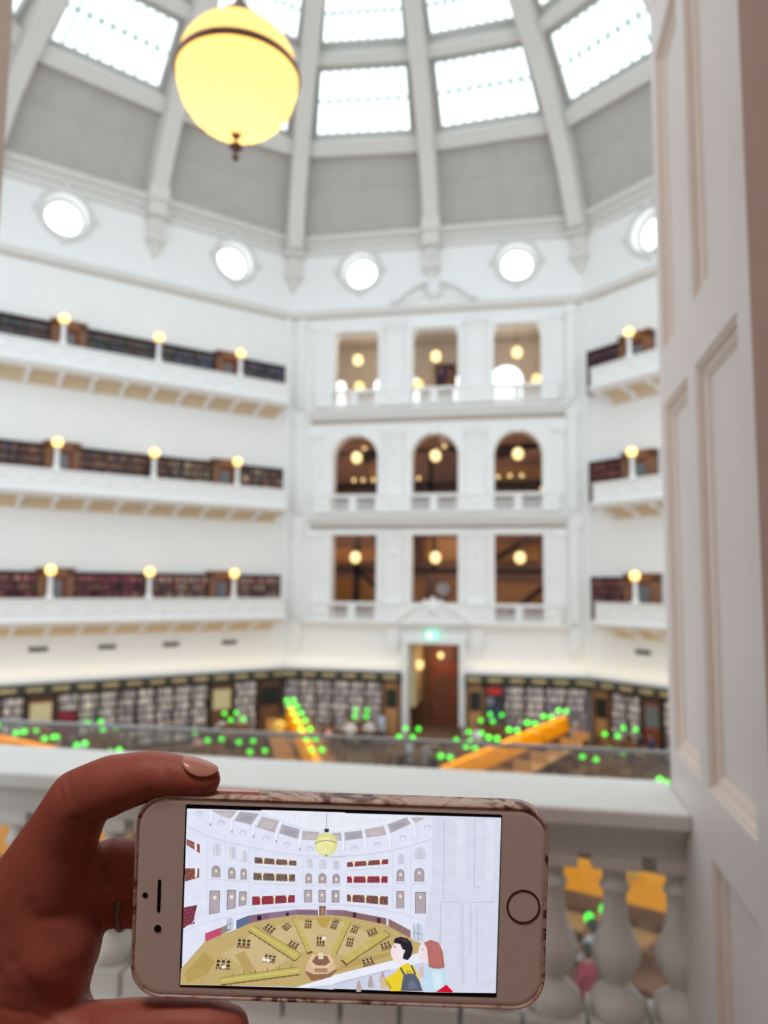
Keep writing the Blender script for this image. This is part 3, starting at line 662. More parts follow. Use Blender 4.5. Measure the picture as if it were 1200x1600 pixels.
# reading desks radiating from the centre
def desk_at(ang, label):
    d = Vector((math.sin(ang), math.cos(ang))); c = OC + d * 10.3
    t = thing('long_reading_desk', label, 'desk', (c.x, c.y, FLR), PI / 2 - ang, 'long reading desks radiating from the centre')
    b = MB()
    for i in range(7):
        x = -5.4 + i * 10.8 / 7; y0 = x + .02; y1 = x + 10.8 / 7 - .02
        b.add([(y0, -.20, 1.12), (y1, -.20, 1.12), (y1, -.07, 1.66), (y0, -.07, 1.66), (y0, .20, 1.12), (y1, .20, 1.12), (y1, .07, 1.66), (y0, .07, 1.66)], [(0, 1, 2, 3), (5, 4, 7, 6), (3, 2, 6, 7), (0, 3, 7, 4), (1, 5, 6, 2), (0, 4, 5, 1)])
    b.build('sloping_top', 'wood_lamplit', t)
    b = MB(); b.box(-5.4, 5.4, -.17, .17, .78, 1.12); b.box(-5.4, 5.4, -.06, .06, 0, .75); b.build('spine', 'wood_brown', t)
    for s_ in (-1, 1):
        b = MB(); b.box(-5.4, 5.4, min(s_ * .3, s_ * 1.0), max(s_ * .3, s_ * 1.0), .72, .77)
        for i in range(8): x = -5.4 + i * 10.75 / 7; b.box(x, x + .05, min(s_ * .3, s_ * .98), max(s_ * .3, s_ * .98), .77, 1.1)
        b.build('desktop', 'wood_tan', t)
    for s_ in (-1, 1):
        b = MB(); b.box(s_ * 5.4 - .05, s_ * 5.4 + .05, -.95, .95, 0, .72); b.build('end_panel', 'wood_brown', t)
    return t, d
lampD = None
def desk_lamp(x, y, z, label, group):
    global lampD
    if lampD is None:
        t = thing('desk_lamp', label, 'lamp', (x, y, z), 0, group)
        MB().lathe([(.09, 0), (.09, .02), (.03, .04)], 0, 0, 8).build('base', 'brass', t)
        MB().lathe([(.012, .03), (.012, .36)], 0, 0, 6).build('stem', 'brass', t)
        q = MB(); q.smooth = True; q.lathe([(.09, .28), (.085, .32), (.07, .365), (.035, .40), (.01, .41)], 0, 0, 12); q.build('lamp_shade', 'green_shade', t); lampD = t
    else: t = copy_tree(lampD); t.location = (x, y, z); t['label'] = label; t['group'] = group
chairP = None
def chair(x, y, rz, label, group):
    global chairP
    if chairP is None:
        t = thing('reading_chair', label, 'chair', (x, y, FLR), rz, group)
        MB().box(-.22, .22, -.22, .22, .42, .47).build('seat', 'wood_brown', t)
        b = MB(); b.box(-.22, .22, -.24, -.2, .72, .92); b.box(-.22, -.18, -.24, -.2, .45, .9); b.box(.18, .22, -.24, -.2, .45, .9); b.box(-.03, .03, -.235, -.205, .45, .75); b.build('backrest', 'wood_brown', t)
        for sx in (-1, 1):
            for sy in (-1, 1): MB().lathe([(.018, 0), (.024, .42)], sx * .19, sy * .19, 6).build('leg', 'wood_brown', t)
        chairP = t
    else: t = copy_tree(chairP); t.location = (x, y, FLR); t.rotation_euler = (0, 0, rz); t['label'] = label; t['group'] = group
dk = ((-3, 'long orange-topped reading desk running out to the far left wall', 'far left desk'), (-1, 'long orange-topped reading desk ending at the left corner of the far wall', 'left corner desk'),
      (1, 'long orange-topped reading desk ending at the right corner of the far wall', 'right corner desk'), (3, 'long orange-topped reading desk running out to the right wall', 'right wall desk'), (5, 'long orange-topped reading desk seen between the white balusters on the right', 'near right desk'), (-5, 'long orange-topped reading desk at the near left, beside the hand', 'near left desk'))
for k, lb, sh in dk:
    t, d = desk_at(k * PI / 8, lb); pz = Vector((d.y, -d.x))
    if abs(k) < 5:
        p = OC + d * 10.3; area('desk_lamps_fill', (p.x, p.y, FLR + 2.2), (0, 0, PI / 2 - k * PI / 8), 10.6, .4, 70, (1, .72, .38))  # unseen strip added for the light the green desk lamps throw down
    for i in range(7):
        for s_ in (-1, 1):
            p = OC + d * (5.2 + 1.68 * i) + pz * s_ * .16
            desk_lamp(p.x, p.y, FLR + 1.6, 'green-shaded lamp on the ridge of the %s' % sh, 'green lamps on the %s' % sh)
    for i in range(7):
        for s_ in (-1, 1):
            p = OC + d * (6.0 + 1.6 * i) + pz * s_ * 1.25
            chair(p.x, p.y, math.atan2(-pz.y * s_, -pz.x * s_) - PI / 2, 'dark wooden chair drawn up to the %s' % sh, 'chairs at the %s' % sh)
tabP = None
TB = [(-17.9, 25.6, .9, 'beyond the far left desk'), (-16.7, 27.8, .9, 'left of the brown timber door'), (-11.75, 26.9, 1.0, 'left of the left corner desk'), (-12.4, 31.0, .8, 'by the left corner'), (-7.2, 33.0, .1, 'nearest the far wall, left of the doorway'),
      (-4.45, 29.2, 0, 'before the far doorway'), (-1.45, 33.3, -.1, 'nearest the far wall, right of the doorway'), (-2.1, 29.0, -.25, 'left of the right corner desk'), (3.7, 31.3, -.8, 'under the right wall'), (2.6, 27.0, -.7, 'between the right corner desk and the right wall'),
      (1.9, 13.6, .5, 'seen between the white balusters'), (-9.5, 25.5, .5, 'inside the left corner desk')]
for x, y, a, wh in TB:
    d = (OC - Vector((x, y))).normalized(); rz = math.atan2(d.y, d.x)
    if tabP is None:
        t = thing('group_table', '', 'table', (x, y, FLR), rz, 'group reading tables')
        MB().box(-1.15, 1.15, -.7, .7, .71, .76).build('tabletop', 'wood_brown', t)
        b = MB(); b.box(-1.1, 1.1, -.03, .03, .76, 1.0); b.box(-.03, .03, -.65, .65, .76, 1.0); b.build('divider', 'wood_brown', t)
        for sx in (-1, 1):
            for sy in (-1, 1): MB().box(sx * 1.0 - .05, sx * 1.0 + .05, sy * .58 - .05, sy * .58 + .05, 0, .71).build('leg', 'wood_brown', t)
        tabP = t
    else: t = copy_tree(tabP); t.location = (x, y, FLR); t.rotation_euler = (0, 0, rz)
    t['label'] = 'square group table with green lamps, ' + wh
    c, s_ = math.cos(rz), math.sin(rz)
    for u in (-.85, .85):
        for v in (-.26, .26): desk_lamp(x + u * c - v * s_, y + u * s_ + v * c, FLR + 1.0, 'green-shaded lamp on the group table ' + wh, 'green lamps on the group table ' + wh)
    for u in (-.55, .55):
        for v in (-1, 1): chair(x + u * c - v * s_ * 1.0, y + u * s_ + v * c * 1.0, rz + (PI if v > 0 else 0), 'dark wooden chair at the group table ' + wh, 'chairs at the group table ' + wh)
# octagonal supervisor's desk in the middle
t = thing('octagonal_desk', 'octagonal wooden staff desk at the centre of the reading room', 'desk', (OC.x, OC.y, FLR))
for r0, r1, h0, h1, nm, mm in ((3.1, 3.2, 0, .95, 'outer_counter', 'wood_brown'), (1.9, 2.0, .3, 1.4, 'inner_counter', 'wood_tan')):
    b = MB()
    for i in range(8):
        a0, a1 = PI / 8 + i * PI / 4, PI / 8 + (i + 1) * PI / 4
        if i == 2: continue
        P = [(r * math.cos(a), r * math.sin(a)) for r in (r0 - .4, r1) for a in (a0, a1)]
        vs = [(x, y, z) for z in (h0, h1) for x, y in (P[0], P[1], P[3], P[2])]
        b.add(vs, [(3, 2, 1, 0), (4, 5, 6, 7), (0, 1, 5, 4), (1, 2, 6, 5), (2, 3, 7, 6), (3, 0, 4, 7)])
    b.build(nm, mm, t)
b = MB(); b.lathe([(2.6, 0), (2.6, .3), (1.6, .3)], 0, 0, 8); b.build('platform', 'wood_brown', t)

# readers: one seated and one standing figure, reshaped colours
def bake(o, mods):
    for ty, kw in mods:
        m = o.modifiers.new(ty, ty)
        for k, v in kw.items(): setattr(m, k, v)
    bpy.context.view_layer.update()
    dg = bpy.context.evaluated_depsgraph_get(); me = bpy.data.meshes.new_from_object(o.evaluated_get(dg)); o.modifiers.clear(); o.data = me
    for p in me.polygons: p.use_smooth = True
    return o
for nm_, c_ in (('white', (.75, .74, .75)), ('pale_blue', (.45, .55, .70)), ('maroon', (.30, .02, .06)), ('black', (.025, .025, .03)), ('grey', (.28, .28, .30)), ('pink', (.70, .35, .35)), ('yellow', (.85, .6, .12)), ('navy', (.03, .04, .12))): mat('cloth_' + nm_, c_, .85)
def person_proto(stand):
    hip = .88 if stand else .50
    B = MB(); C_ = MB(); T = MB(); Hr = MB()
    def both(pts, rad, cloth, grow=.012):
        for s_ in (-1, 1):
            q = [(x * s_, y, z) for x, y, z in pts]; B.tube(q, rad, 8)
            if cloth is not None: cloth.tube(q[:len(q) if cloth is T else 3], [r + grow for r in rad][:len(q) if cloth is T else 3], 8)
    sh = hip + .52
    for m_, g in ((B, 0), (C_, .015)):
        m_.tube([(0, 0, hip - .05), (0, 0, hip + .12), (0, .02, hip + .3), (0, 0, sh - .04), (0, 0, sh + .03)], [.14 + g, .135 + g, .15 + g, .14 + g, .06 + g], 10)
        m_.tube([(-.17, 0, sh - .04), (0, 0, sh - .01), (.17, 0, sh - .04)], [.06 + g, .08 + g, .06 + g], 8)
    B.tube([(0, 0, sh), (0, .015, sh + .12)], [.055, .05], 8); B.sphere((0, .02, sh + .21), .1, 12, 9, .85, 1, 1.2); B.sphere((0, .125, sh + .19), .018, 6, 4); B.sphere((.088, .02, sh + .2), .022, 6, 4); B.sphere((-.088, .02, sh + .2), .022, 6, 4)
    if stand:
        both([(.19, 0, sh - .05), (.23, -.02, sh - .2), (.25, .02, sh - .34), (.22, .12, sh - .55), (.21, .16, sh - .62)], [.05, .045, .04, .03, .03], C_)
        both([(.09, 0, hip), (.1, .01, hip - .4), (.1, 0, .1)], [.09, .065, .045], T); both([(.1, -.02, .05), (.1, .14, .04)], [.05, .04], None)
    else:
        both([(.19, 0, sh - .05), (.24, .06, sh - .2), (.24, .12, sh - .28), (.14, .36, sh - .27), (.1, .42, sh - .26)], [.05, .045, .04, .03, .03], C_)
        both([(.09, 0, hip), (.11, .42, hip - .01), (.11, .42, .1)], [.09, .07, .045], T); both([(.11, .4, .05), (.11, .55, .04)], [.05, .04], None)
    Hr.sphere((0, 0, sh + .235), .112, 12, 8, .88, 1, 1.12)
    r = thing('person', '', 'person', (0, 0, 0))
    o = B.build('body', 'people_skin', r); bake(o, [('REMESH', dict(mode='VOXEL', voxel_size=.028)), ('SMOOTH', dict(iterations=2))]); o.data.materials.clear(); o.data.materials.append(M['people_skin'])
    o = C_.build('shirt', 'cloth_white', r); bake(o, [('REMESH', dict(mode='VOXEL', voxel_size=.03)), ('SMOOTH', dict(iterations=1))]); o.data.materials.clear(); o.data.materials.append(M['cloth_white'])
    o = T.build('trousers', 'cloth_black', r); o = Hr.build('hair', 'hair_dark', r)
    for f in o.data.polygons: f.use_smooth = True
    return r
protos = {}
def person(x, y, rz, stand, shirt, label):
    if stand not in protos: protos[stand] = t = person_proto(stand)
    else: t = copy_tree(protos[stand])
    t.location = (x, y, FLR); t.rotation_euler = (0, 0, rz); t['label'] = label
    for c in t.children:
        if c.name.startswith('shirt'): c.material_slots[0].link = 'OBJECT'; c.material_slots[0].material = M['cloth_' + shirt]
PEOPLE = [(-12.89, 30.91, 1.0, 0, 'white', 'person in a white shirt bent over a table by the left corner'), (-9.92, 29.81, .3, 1, 'yellow', 'person in a yellow top standing beside the outer end of the left corner desk'),
 (-8.75, 28.19, 0, 0, 'grey', 'person in grey seated at the left corner desk'), (-7.42, 31.92, 3.1, 0, 'white', 'person in white seated at the left of the group table near the far wall'), (-6.67, 32.27, 3.1, 0, 'white', 'person in white seated at the right of the group table near the far wall'),
 (-6.01, 31.74, 1.6, 1, 'pale_blue', 'person in a pale blue top standing left of the far doorway'), (-7.94, 30.26, 2, 0, 'pink', 'person in pink seated between the left corner desk and the far doorway'), (-4.30, 28.38, 1.2, 0, 'pale_blue', 'person in pale blue seated in front of the far doorway'),
 (-3.67, 28.18, -1, 0, 'grey', 'person in grey seated in front of the far doorway, right of the pale blue one'), (-1.95, 31.57, 2.6, 0, 'white', 'person in white seated right of the far doorway'),
 (1.23, 32.33, 2.2, 0, 'white', 'person in white seated beyond the right corner desk'), (1.78, 32.91, 2.2, 0, 'pale_blue', 'person in pale blue seated at the outer end of the right corner desk'), (2.24, 32.72, 2.2, 0, 'maroon', 'person in a maroon top at the outer end of the right corner desk'),
 (0.60, 29.63, 2.0, 0, 'black', 'person in black seated along the right side of the right corner desk'), (-0.70, 27.48, 2.0, 0, 'navy', 'person in navy seated at the inner half of the right corner desk'), (-1.95, 25.27, 2.0, 0, 'grey', 'person in grey seated at the inner end of the right corner desk'),
 (4.50, 31.71, 1.9, 0, 'black', 'person in black seated under the right wall'), (4.89, 31.41, 1.5, 0, 'navy', 'person in navy seated under the right wall, right of the one in black'), (2.51, 27.65, 1.0, 0, 'maroon', 'person in maroon seated at the table left of the right wall desk'),
 (-15.95, 24.63, -1.2, 1, 'black', 'person in black standing in front of the far left desk'), (-16.29, 25.88, -1.2, 0, 'pale_blue', 'person in pale blue seated behind the far left desk'), (-12.21, 27.12, 2.8, 0, 'pink', 'person in pink seated left of the left corner desk'),
 (1.09, 13.74, 1.0, 0, 'pale_blue', 'person in pale blue seen below between two white balusters'), (0.94, 12.84, 1.0, 0, 'maroon', 'person in maroon seen lowest between two white balusters')]
for p in PEOPLE: person(*p)
# linear wall-washing lamps on top of the ground-floor shelving and warm light below the galleries
WW = (1, .82, .56)
for F, u0, u1 in (('L', 0, 14.0), ('M', .2, 5.7), ('M', 9.0, 14.2), ('R', .2, 8)):
    p = FL(F, (u0 + u1) / 2, .42, -2.52); area('shelf_top_strip_lamp', p, (PI, 0, FR(F)), u1 - u0, .1, 2.0 * (u1 - u0), WW)
for c, z in ((2.0, 4.5), (7.4, 4.5), (12.5, 4.5), (2.0, 9.6), (7.4, 9.6), (12.5, 9.6)): point('hall_fill', FL('M', c, -3.0, z), 60, (1, .7, .5), .2)  # unseen point fills added to brighten the halls and the lobby
point('hall_fill', FL('M', 7.3, -2.2, -2.0), 22, (1, .7, .4), .15)
for c in (3, 11): point('hall_fill', FL('M', c, -2.5, 14.4), 60, (1, .86, .72), .3)

# ---------------------------------------------------------------- the opening the camera looks out of
def sbox(name, material, *a): o = MB().box(*a).build(name, material); o['kind'] = 'structure'; return o
sbox('floor_balcony', 'floor_lino', -3.2, 1.4, -1.7, 2.32, -.25, 0)
sbox('wall_passage_back', 'passage_wall', -1.6, .9, -1.8, -1.7, 0, 3.5); sbox('wall_passage_left', 'passage_wall', -1.6, -1.5, -1.7, .9, 0, 3.5); sbox('wall_passage_right', 'passage_wall', .8, .9, -1.7, .85, 0, 3.5)
sbox('ceiling_passage', 'plaster_warm', -1.6, .9, -1.8, 1.0, 3.5, 3.6)
sbox('trim_left_jamb', 'jamb_beige', -1.6, -.984, .9, 1.2, 0, 4.3)
sbox('trim_right_jamb', 'jamb_wood', .352, .9, .85, 1.208, 0, 4.3)
# panelled white joinery at the right
X0 = .36; rowsz = ((.12, .97), (1.10, 1.97), (2.11, 2.93), (3.07, 3.9)); cols_ = ((1.31, 1.625), (1.70, 1.975))
t = thing('panelled_door', 'tall white panelled door leaf folded back beside the balustrade', 'door', (X0, 1.62, 0))
b = MB(); b.box(X0 + .022, X0 + .30, 1.208, 2.03, 0, 4.3)
ys = [1.208]
for a, c in cols_: b.box(X0, X0 + .022, ys[-1], a, 0, 4.3); ys.append(c)
b.box(X0, X0 + .022, ys[-1], 2.03, 0, 4.3)
for a, c in cols_:
    z = 0
    for z0, z1 in (rowsz if a < 1.5 else rowsz[1:]): b.box(X0, X0 + .022, a, c, z, z0); z = z1
    b.box(X0, X0 + .022, a, c, z, 4.3)
b.v = [(x - X0, y - 1.62, z) for x, y, z in b.v]; b.build('leaf', 'joinery', t)
for a, c in cols_:
    for z0, z1 in (rowsz if a < 1.5 else rowsz[1:]):
        b = MB()   # moulding ring sloping from the stile face to the sunk panel
        prf = ((0, .0), (.004, .004), (.010, .006), (.014, .012), (.024, .015), (.034, .0205)); R4 = lambda o_: [(a + o_, z0 + o_), (c - o_, z0 + o_), (c - o_, z1 - o_), (a + o_, z1 - o_)]
        vs = []
        for o_, dx in prf: vs += [(dx, y - 1.62, z) for y, z in R4(o_)]
        vs += [(.022, y - 1.62, z) for y, z in R4(.034)] + [(.022, y - 1.62, z) for y, z in R4(0)]
        fs = []
        m_ = len(prf) + 2
        for k in range(m_):
            for i in range(4): fs.append((k * 4 + i, k * 4 + (i + 1) % 4, ((k + 1) % m_) * 4 + (i + 1) % 4, ((k + 1) % m_) * 4 + i))
        b.add(vs, fs); b.build('panel_moulding', 'joinery_warmlit', t, fix=True)
# white balustrade right in front of the camera
t = thing('balustrade', 'white stone balustrade with a broad flat rail right behind the phone', 'balustrade', (-.8, 1.95, 0))
def yrun(prof, x0, x1):
    n = len(prof); b = MB(); b.add([(x0, y, z) for y, z in prof] + [(x1, y, z) for y, z in prof], [list(range(n)), list(range(2 * n - 1, n - 1, -1))] + [(i, i + n, (i + 1) % n + n, (i + 1) % n) for i in range(n)]); return b
yrun([(-.15, .995), (-.145, 1.0), (.145, 1.0), (.15, .995), (.15, .965), (.11, .945), (.10, .935), (.085, .925), (.065, .874), (-.065, .874), (-.085, .925), (-.10, .935), (-.11, .945), (-.15, .965)], -2.2, 1.158).build('rail', 'balustrade_paint', t, fix=True)
yrun([(-.12, .30), (-.12, .42), (-.10, .43), (.10, .43), (.12, .42), (.12, .0), (-.12, 0)], -2.2, 1.158).build('plinth', 'balustrade_paint', t, fix=True)
BPF = [(.055, .490), (.0625, .498), (.065, .515), (.061, .530), (.048, .545), (.031, .553), (.0246, .560), (.026, .568), (.037, .580), (.049, .598), (.055, .615), (.0575, .634), (.0575, .643), (.0545, .647), (.0535, .655), (.046, .668), (.038, .685), (.032, .708), (.028, .74), (.0272, .770), (.034, .777), (.036, .783), (.034, .790), (.028, .796), (.0285, .818), (.035, .830), (.050, .839)]
bp0 = None
for k in range(-1, 15):
    x = .2085 - .147 * k + .8
    if x > 1.14: x = 1.14 - .07
    if k < 0: continue
    if bp0 is None:
        q = MB(); q.smooth = True; q.lathe([(r, z) for r, z in BPF], 0, 0, 32); q.smooth = False; q.box(-.0675, .0675, -.075, .075, .43, .492); q.box(-.057, .057, -.060, .060, .838, .876)
        bp0 = q.build('baluster', 'balustrade_paint', t, (x, 0, 0))
    else: o = bp0.copy(); COL.objects.link(o); o.location = (x, 0, 0)
q = bp0.copy(); COL.objects.link(q); q.location = (.3555 + .8, 0, 0)
t = thing('glass_barrier', 'clear glass safety screen with a thin metal top rail beyond the white balustrade', 'glass screen', (-.8, 2.25, 0))
MB().box(-2.2, 2.0, -.005, .005, 0, 1.032).build('glass_pane', 'clear_glass', t)
b = MB(); b.tube([(-2.2, 0, 1.04), (2.0, 0, 1.04)], .0065, 10); b.build('top_rail', 'steel', t)
# big pendant lamp overhead
t = thing('pendant_lamp', 'large glowing yellow glass globe pendant with a bronze band hanging overhead', 'hanging lamp', (-.914, 2.163, 3.175))
R0 = .197
pr = [(R0 * math.sin(PI * k / 24) * (1 + .02 * math.sin(2 * PI * k / 24)), -R0 * math.cos(PI * k / 24) * 1.05) for k in range(1, 12)]
b = MB(); b.smooth = True; b.lathe(pr + [(R0, -.004)], 0, 0, 96, False, .13, 24, (-.205, -.04)); b.build('lower_bowl', 'opal_shade', t)
pr = [(R0 * math.sin(PI * k / 24), -R0 * math.cos(PI * k / 24) * .92) for k in range(13, 23)]
b = MB(); b.smooth = True; b.lathe([(R0, .004)] + pr, 0, 0, 64, False); b.build('upper_bowl', 'opal_shade', t)
b = MB(); b.smooth = True; b.lathe([(R0 + .001, -.011), (R0 + .007, -.012), (R0 + .009, 0), (R0 + .007, .012), (R0 + .001, .011)], 0, 0, 64, False); b.sphere((.0, -R0 - .006, 0), .008, 8, 5); b.build('band', 'bronze', t)
b = MB(); b.smooth = True; b.lathe([(.012, -.206), (.018, -.212), (.010, -.22), (.005, -.226), (.005, -.236), (.02, -.243), (.026, -.252), (.018, -.26), (.006, -.268), (.006, -.278), (.013, -.284), (.011, -.292), (.003, -.298)], 0, 0, 16); b.build('finial', 'bronze', t)
b = MB(); b.smooth = True; b.lathe([(.030, .172), (.056, .176), (.060, .19), (.056, .212), (.03, .232), (.018, .26), (.010, .29), (.008, 1.6)], 0, 0, 16); b.build('gallery_cap', 'bronze', t)
PEND = point('pendant_bulb', (-.914, 2.163, 3.11), 1.15, (1, .80, .42), .05)

# ---------------------------------------------------------------- the phone
PM = Matrix(((0.98216, 0.03906, 0.18394, -0.06072), (0.18657, -0.08044, -0.97914, 0.25048), (-0.02345, 0.99599, -0.08629, 1.39599), (0, 0, 0, 1)))
ph = thing('smartphone', 'white smartphone in a marbled case held sideways, showing a painted picture of the reading room', 'phone', (0, 0, 0)); ph.matrix_world = PM
def rrect(w_, h_, r, cx=0, cy=0, n=8):
    return [(cx + sx * (w_ / 2 - r) + r * math.cos(a0 + a * PI / 2 / n), cy + sy * (h_ / 2 - r) + r * math.sin(a0 + a * PI / 2 / n)) for sx, sy, a0 in ((1, 1, 0), (-1, 1, PI / 2), (-1, -1, PI), (1, -1, 1.5 * PI)) for a in range(n + 1)]
def loft(mb, rings, closed=False):
    n = len(rings[0]); vs = [p for r in rings for p in r]; fs = []
    m_ = len(rings)
    for k in range(m_ if closed else m_ - 1):
        for i in range(n): fs.append((k * n + i, k * n + (i + 1) % n, ((k + 1) % m_) * n + (i + 1) % n, ((k + 1) % m_) * n + i))
    if not closed: fs.append(list(range(n - 1, -1, -1))); fs.append([(m_ - 1) * n + i for i in range(n)])
    mb.add(vs, fs)
CX, CY = -.0003, -.0007; PW, PH = .1362, .0655
def ring(ins, z, w_=PW, h_=PH, r=.0098): return [(x, y, z) for x, y in rrect(w_ - 2 * ins, h_ - 2 * ins, max(r - ins, .001), CX, CY)]
b = MB(); b.smooth = False; loft(b, [ring(.002, -.0071), ring(.0005, -.0066), ring(0, -.005), ring(0, -.0019), ring(.0005, -.0005), ring(.0012, -.0001), ring(.002, 0)]); b.build('body', 'phone_white', ph, fix=True)
b = MB(); b.smooth = True; e = -.0008
loft(b, [ring(.0004, -.0002), ring(-.0002, .0003), ring(e + .0003, .0001), ring(e, -.001), ring(e, -.0072), ring(e + .0006, -.0084), ring(.001, -.0088), ring(.004, -.0088), ring(.004, -.0076), ring(.0004, -.0074)], True); b.build('case', 'case_marble', ph, fix=True)
b = MB(); loft(b, [ring(.004, -.0088), ring(.004, -.0076)]); b.build('case_back', 'case_marble', ph, fix=True)
def flat(outl, z0, z1): b = MB(); loft(b, [[(x, y, z0) for x, y in outl], [(x, y, z1) for x, y in outl]]); return b
scr = flat(rrect(.1052, .0602, .0006), -.0001, .00012).build('screen_border', 'phone_black', ph, fix=True)
def circ(cx, cy, r, n=40): return [(cx + r * math.cos(2 * PI * i / n), cy + r * math.sin(2 * PI * i / n)) for i in range(n)]
b = MB(); n = 48; C1 = circ(0.06053, 0.00001, .0056, n); C2 = circ(0.06053, 0.00001, .0050, n)
b.add([(x, y, z) for z in (.0, .00025) for x, y in C1 + C2], [(2 * n + i, 2 * n + (i + 1) % n, 3 * n + (i + 1) % n, 3 * n + i) for i in range(n)] + [(i, (i + 1) % n, 2 * n + (i + 1) % n, 2 * n + i) for i in range(n)] + [(n + (i + 1) % n, n + i, 3 * n + i, 3 * n + (i + 1) % n) for i in range(n)])
b.build('home_button_ring', 'phone_ring', ph)
flat(circ(0.06053, 0.00001, .0050), .0, .00006).build('home_button', 'phone_white', ph, fix=True)
flat(rrect(.0011, .0107, .0005, -0.06036, -0.00041), 0, .0002).build('earpiece_slot', 'phone_black', ph, fix=True)
flat(circ(-0.06495, -0.00035, .0009, 20), 0, .0002).build('proximity_sensor', 'phone_black', ph, fix=True)
flat(circ(-0.06042, -0.01120, .0012, 20), 0, .0002).build('front_camera', 'phone_black', ph, fix=True)
b = MB(); b.box(-.044, -.029, .0328, .0337, -.0052, -.0030); b.build('side_button', 'rose_metal', ph)
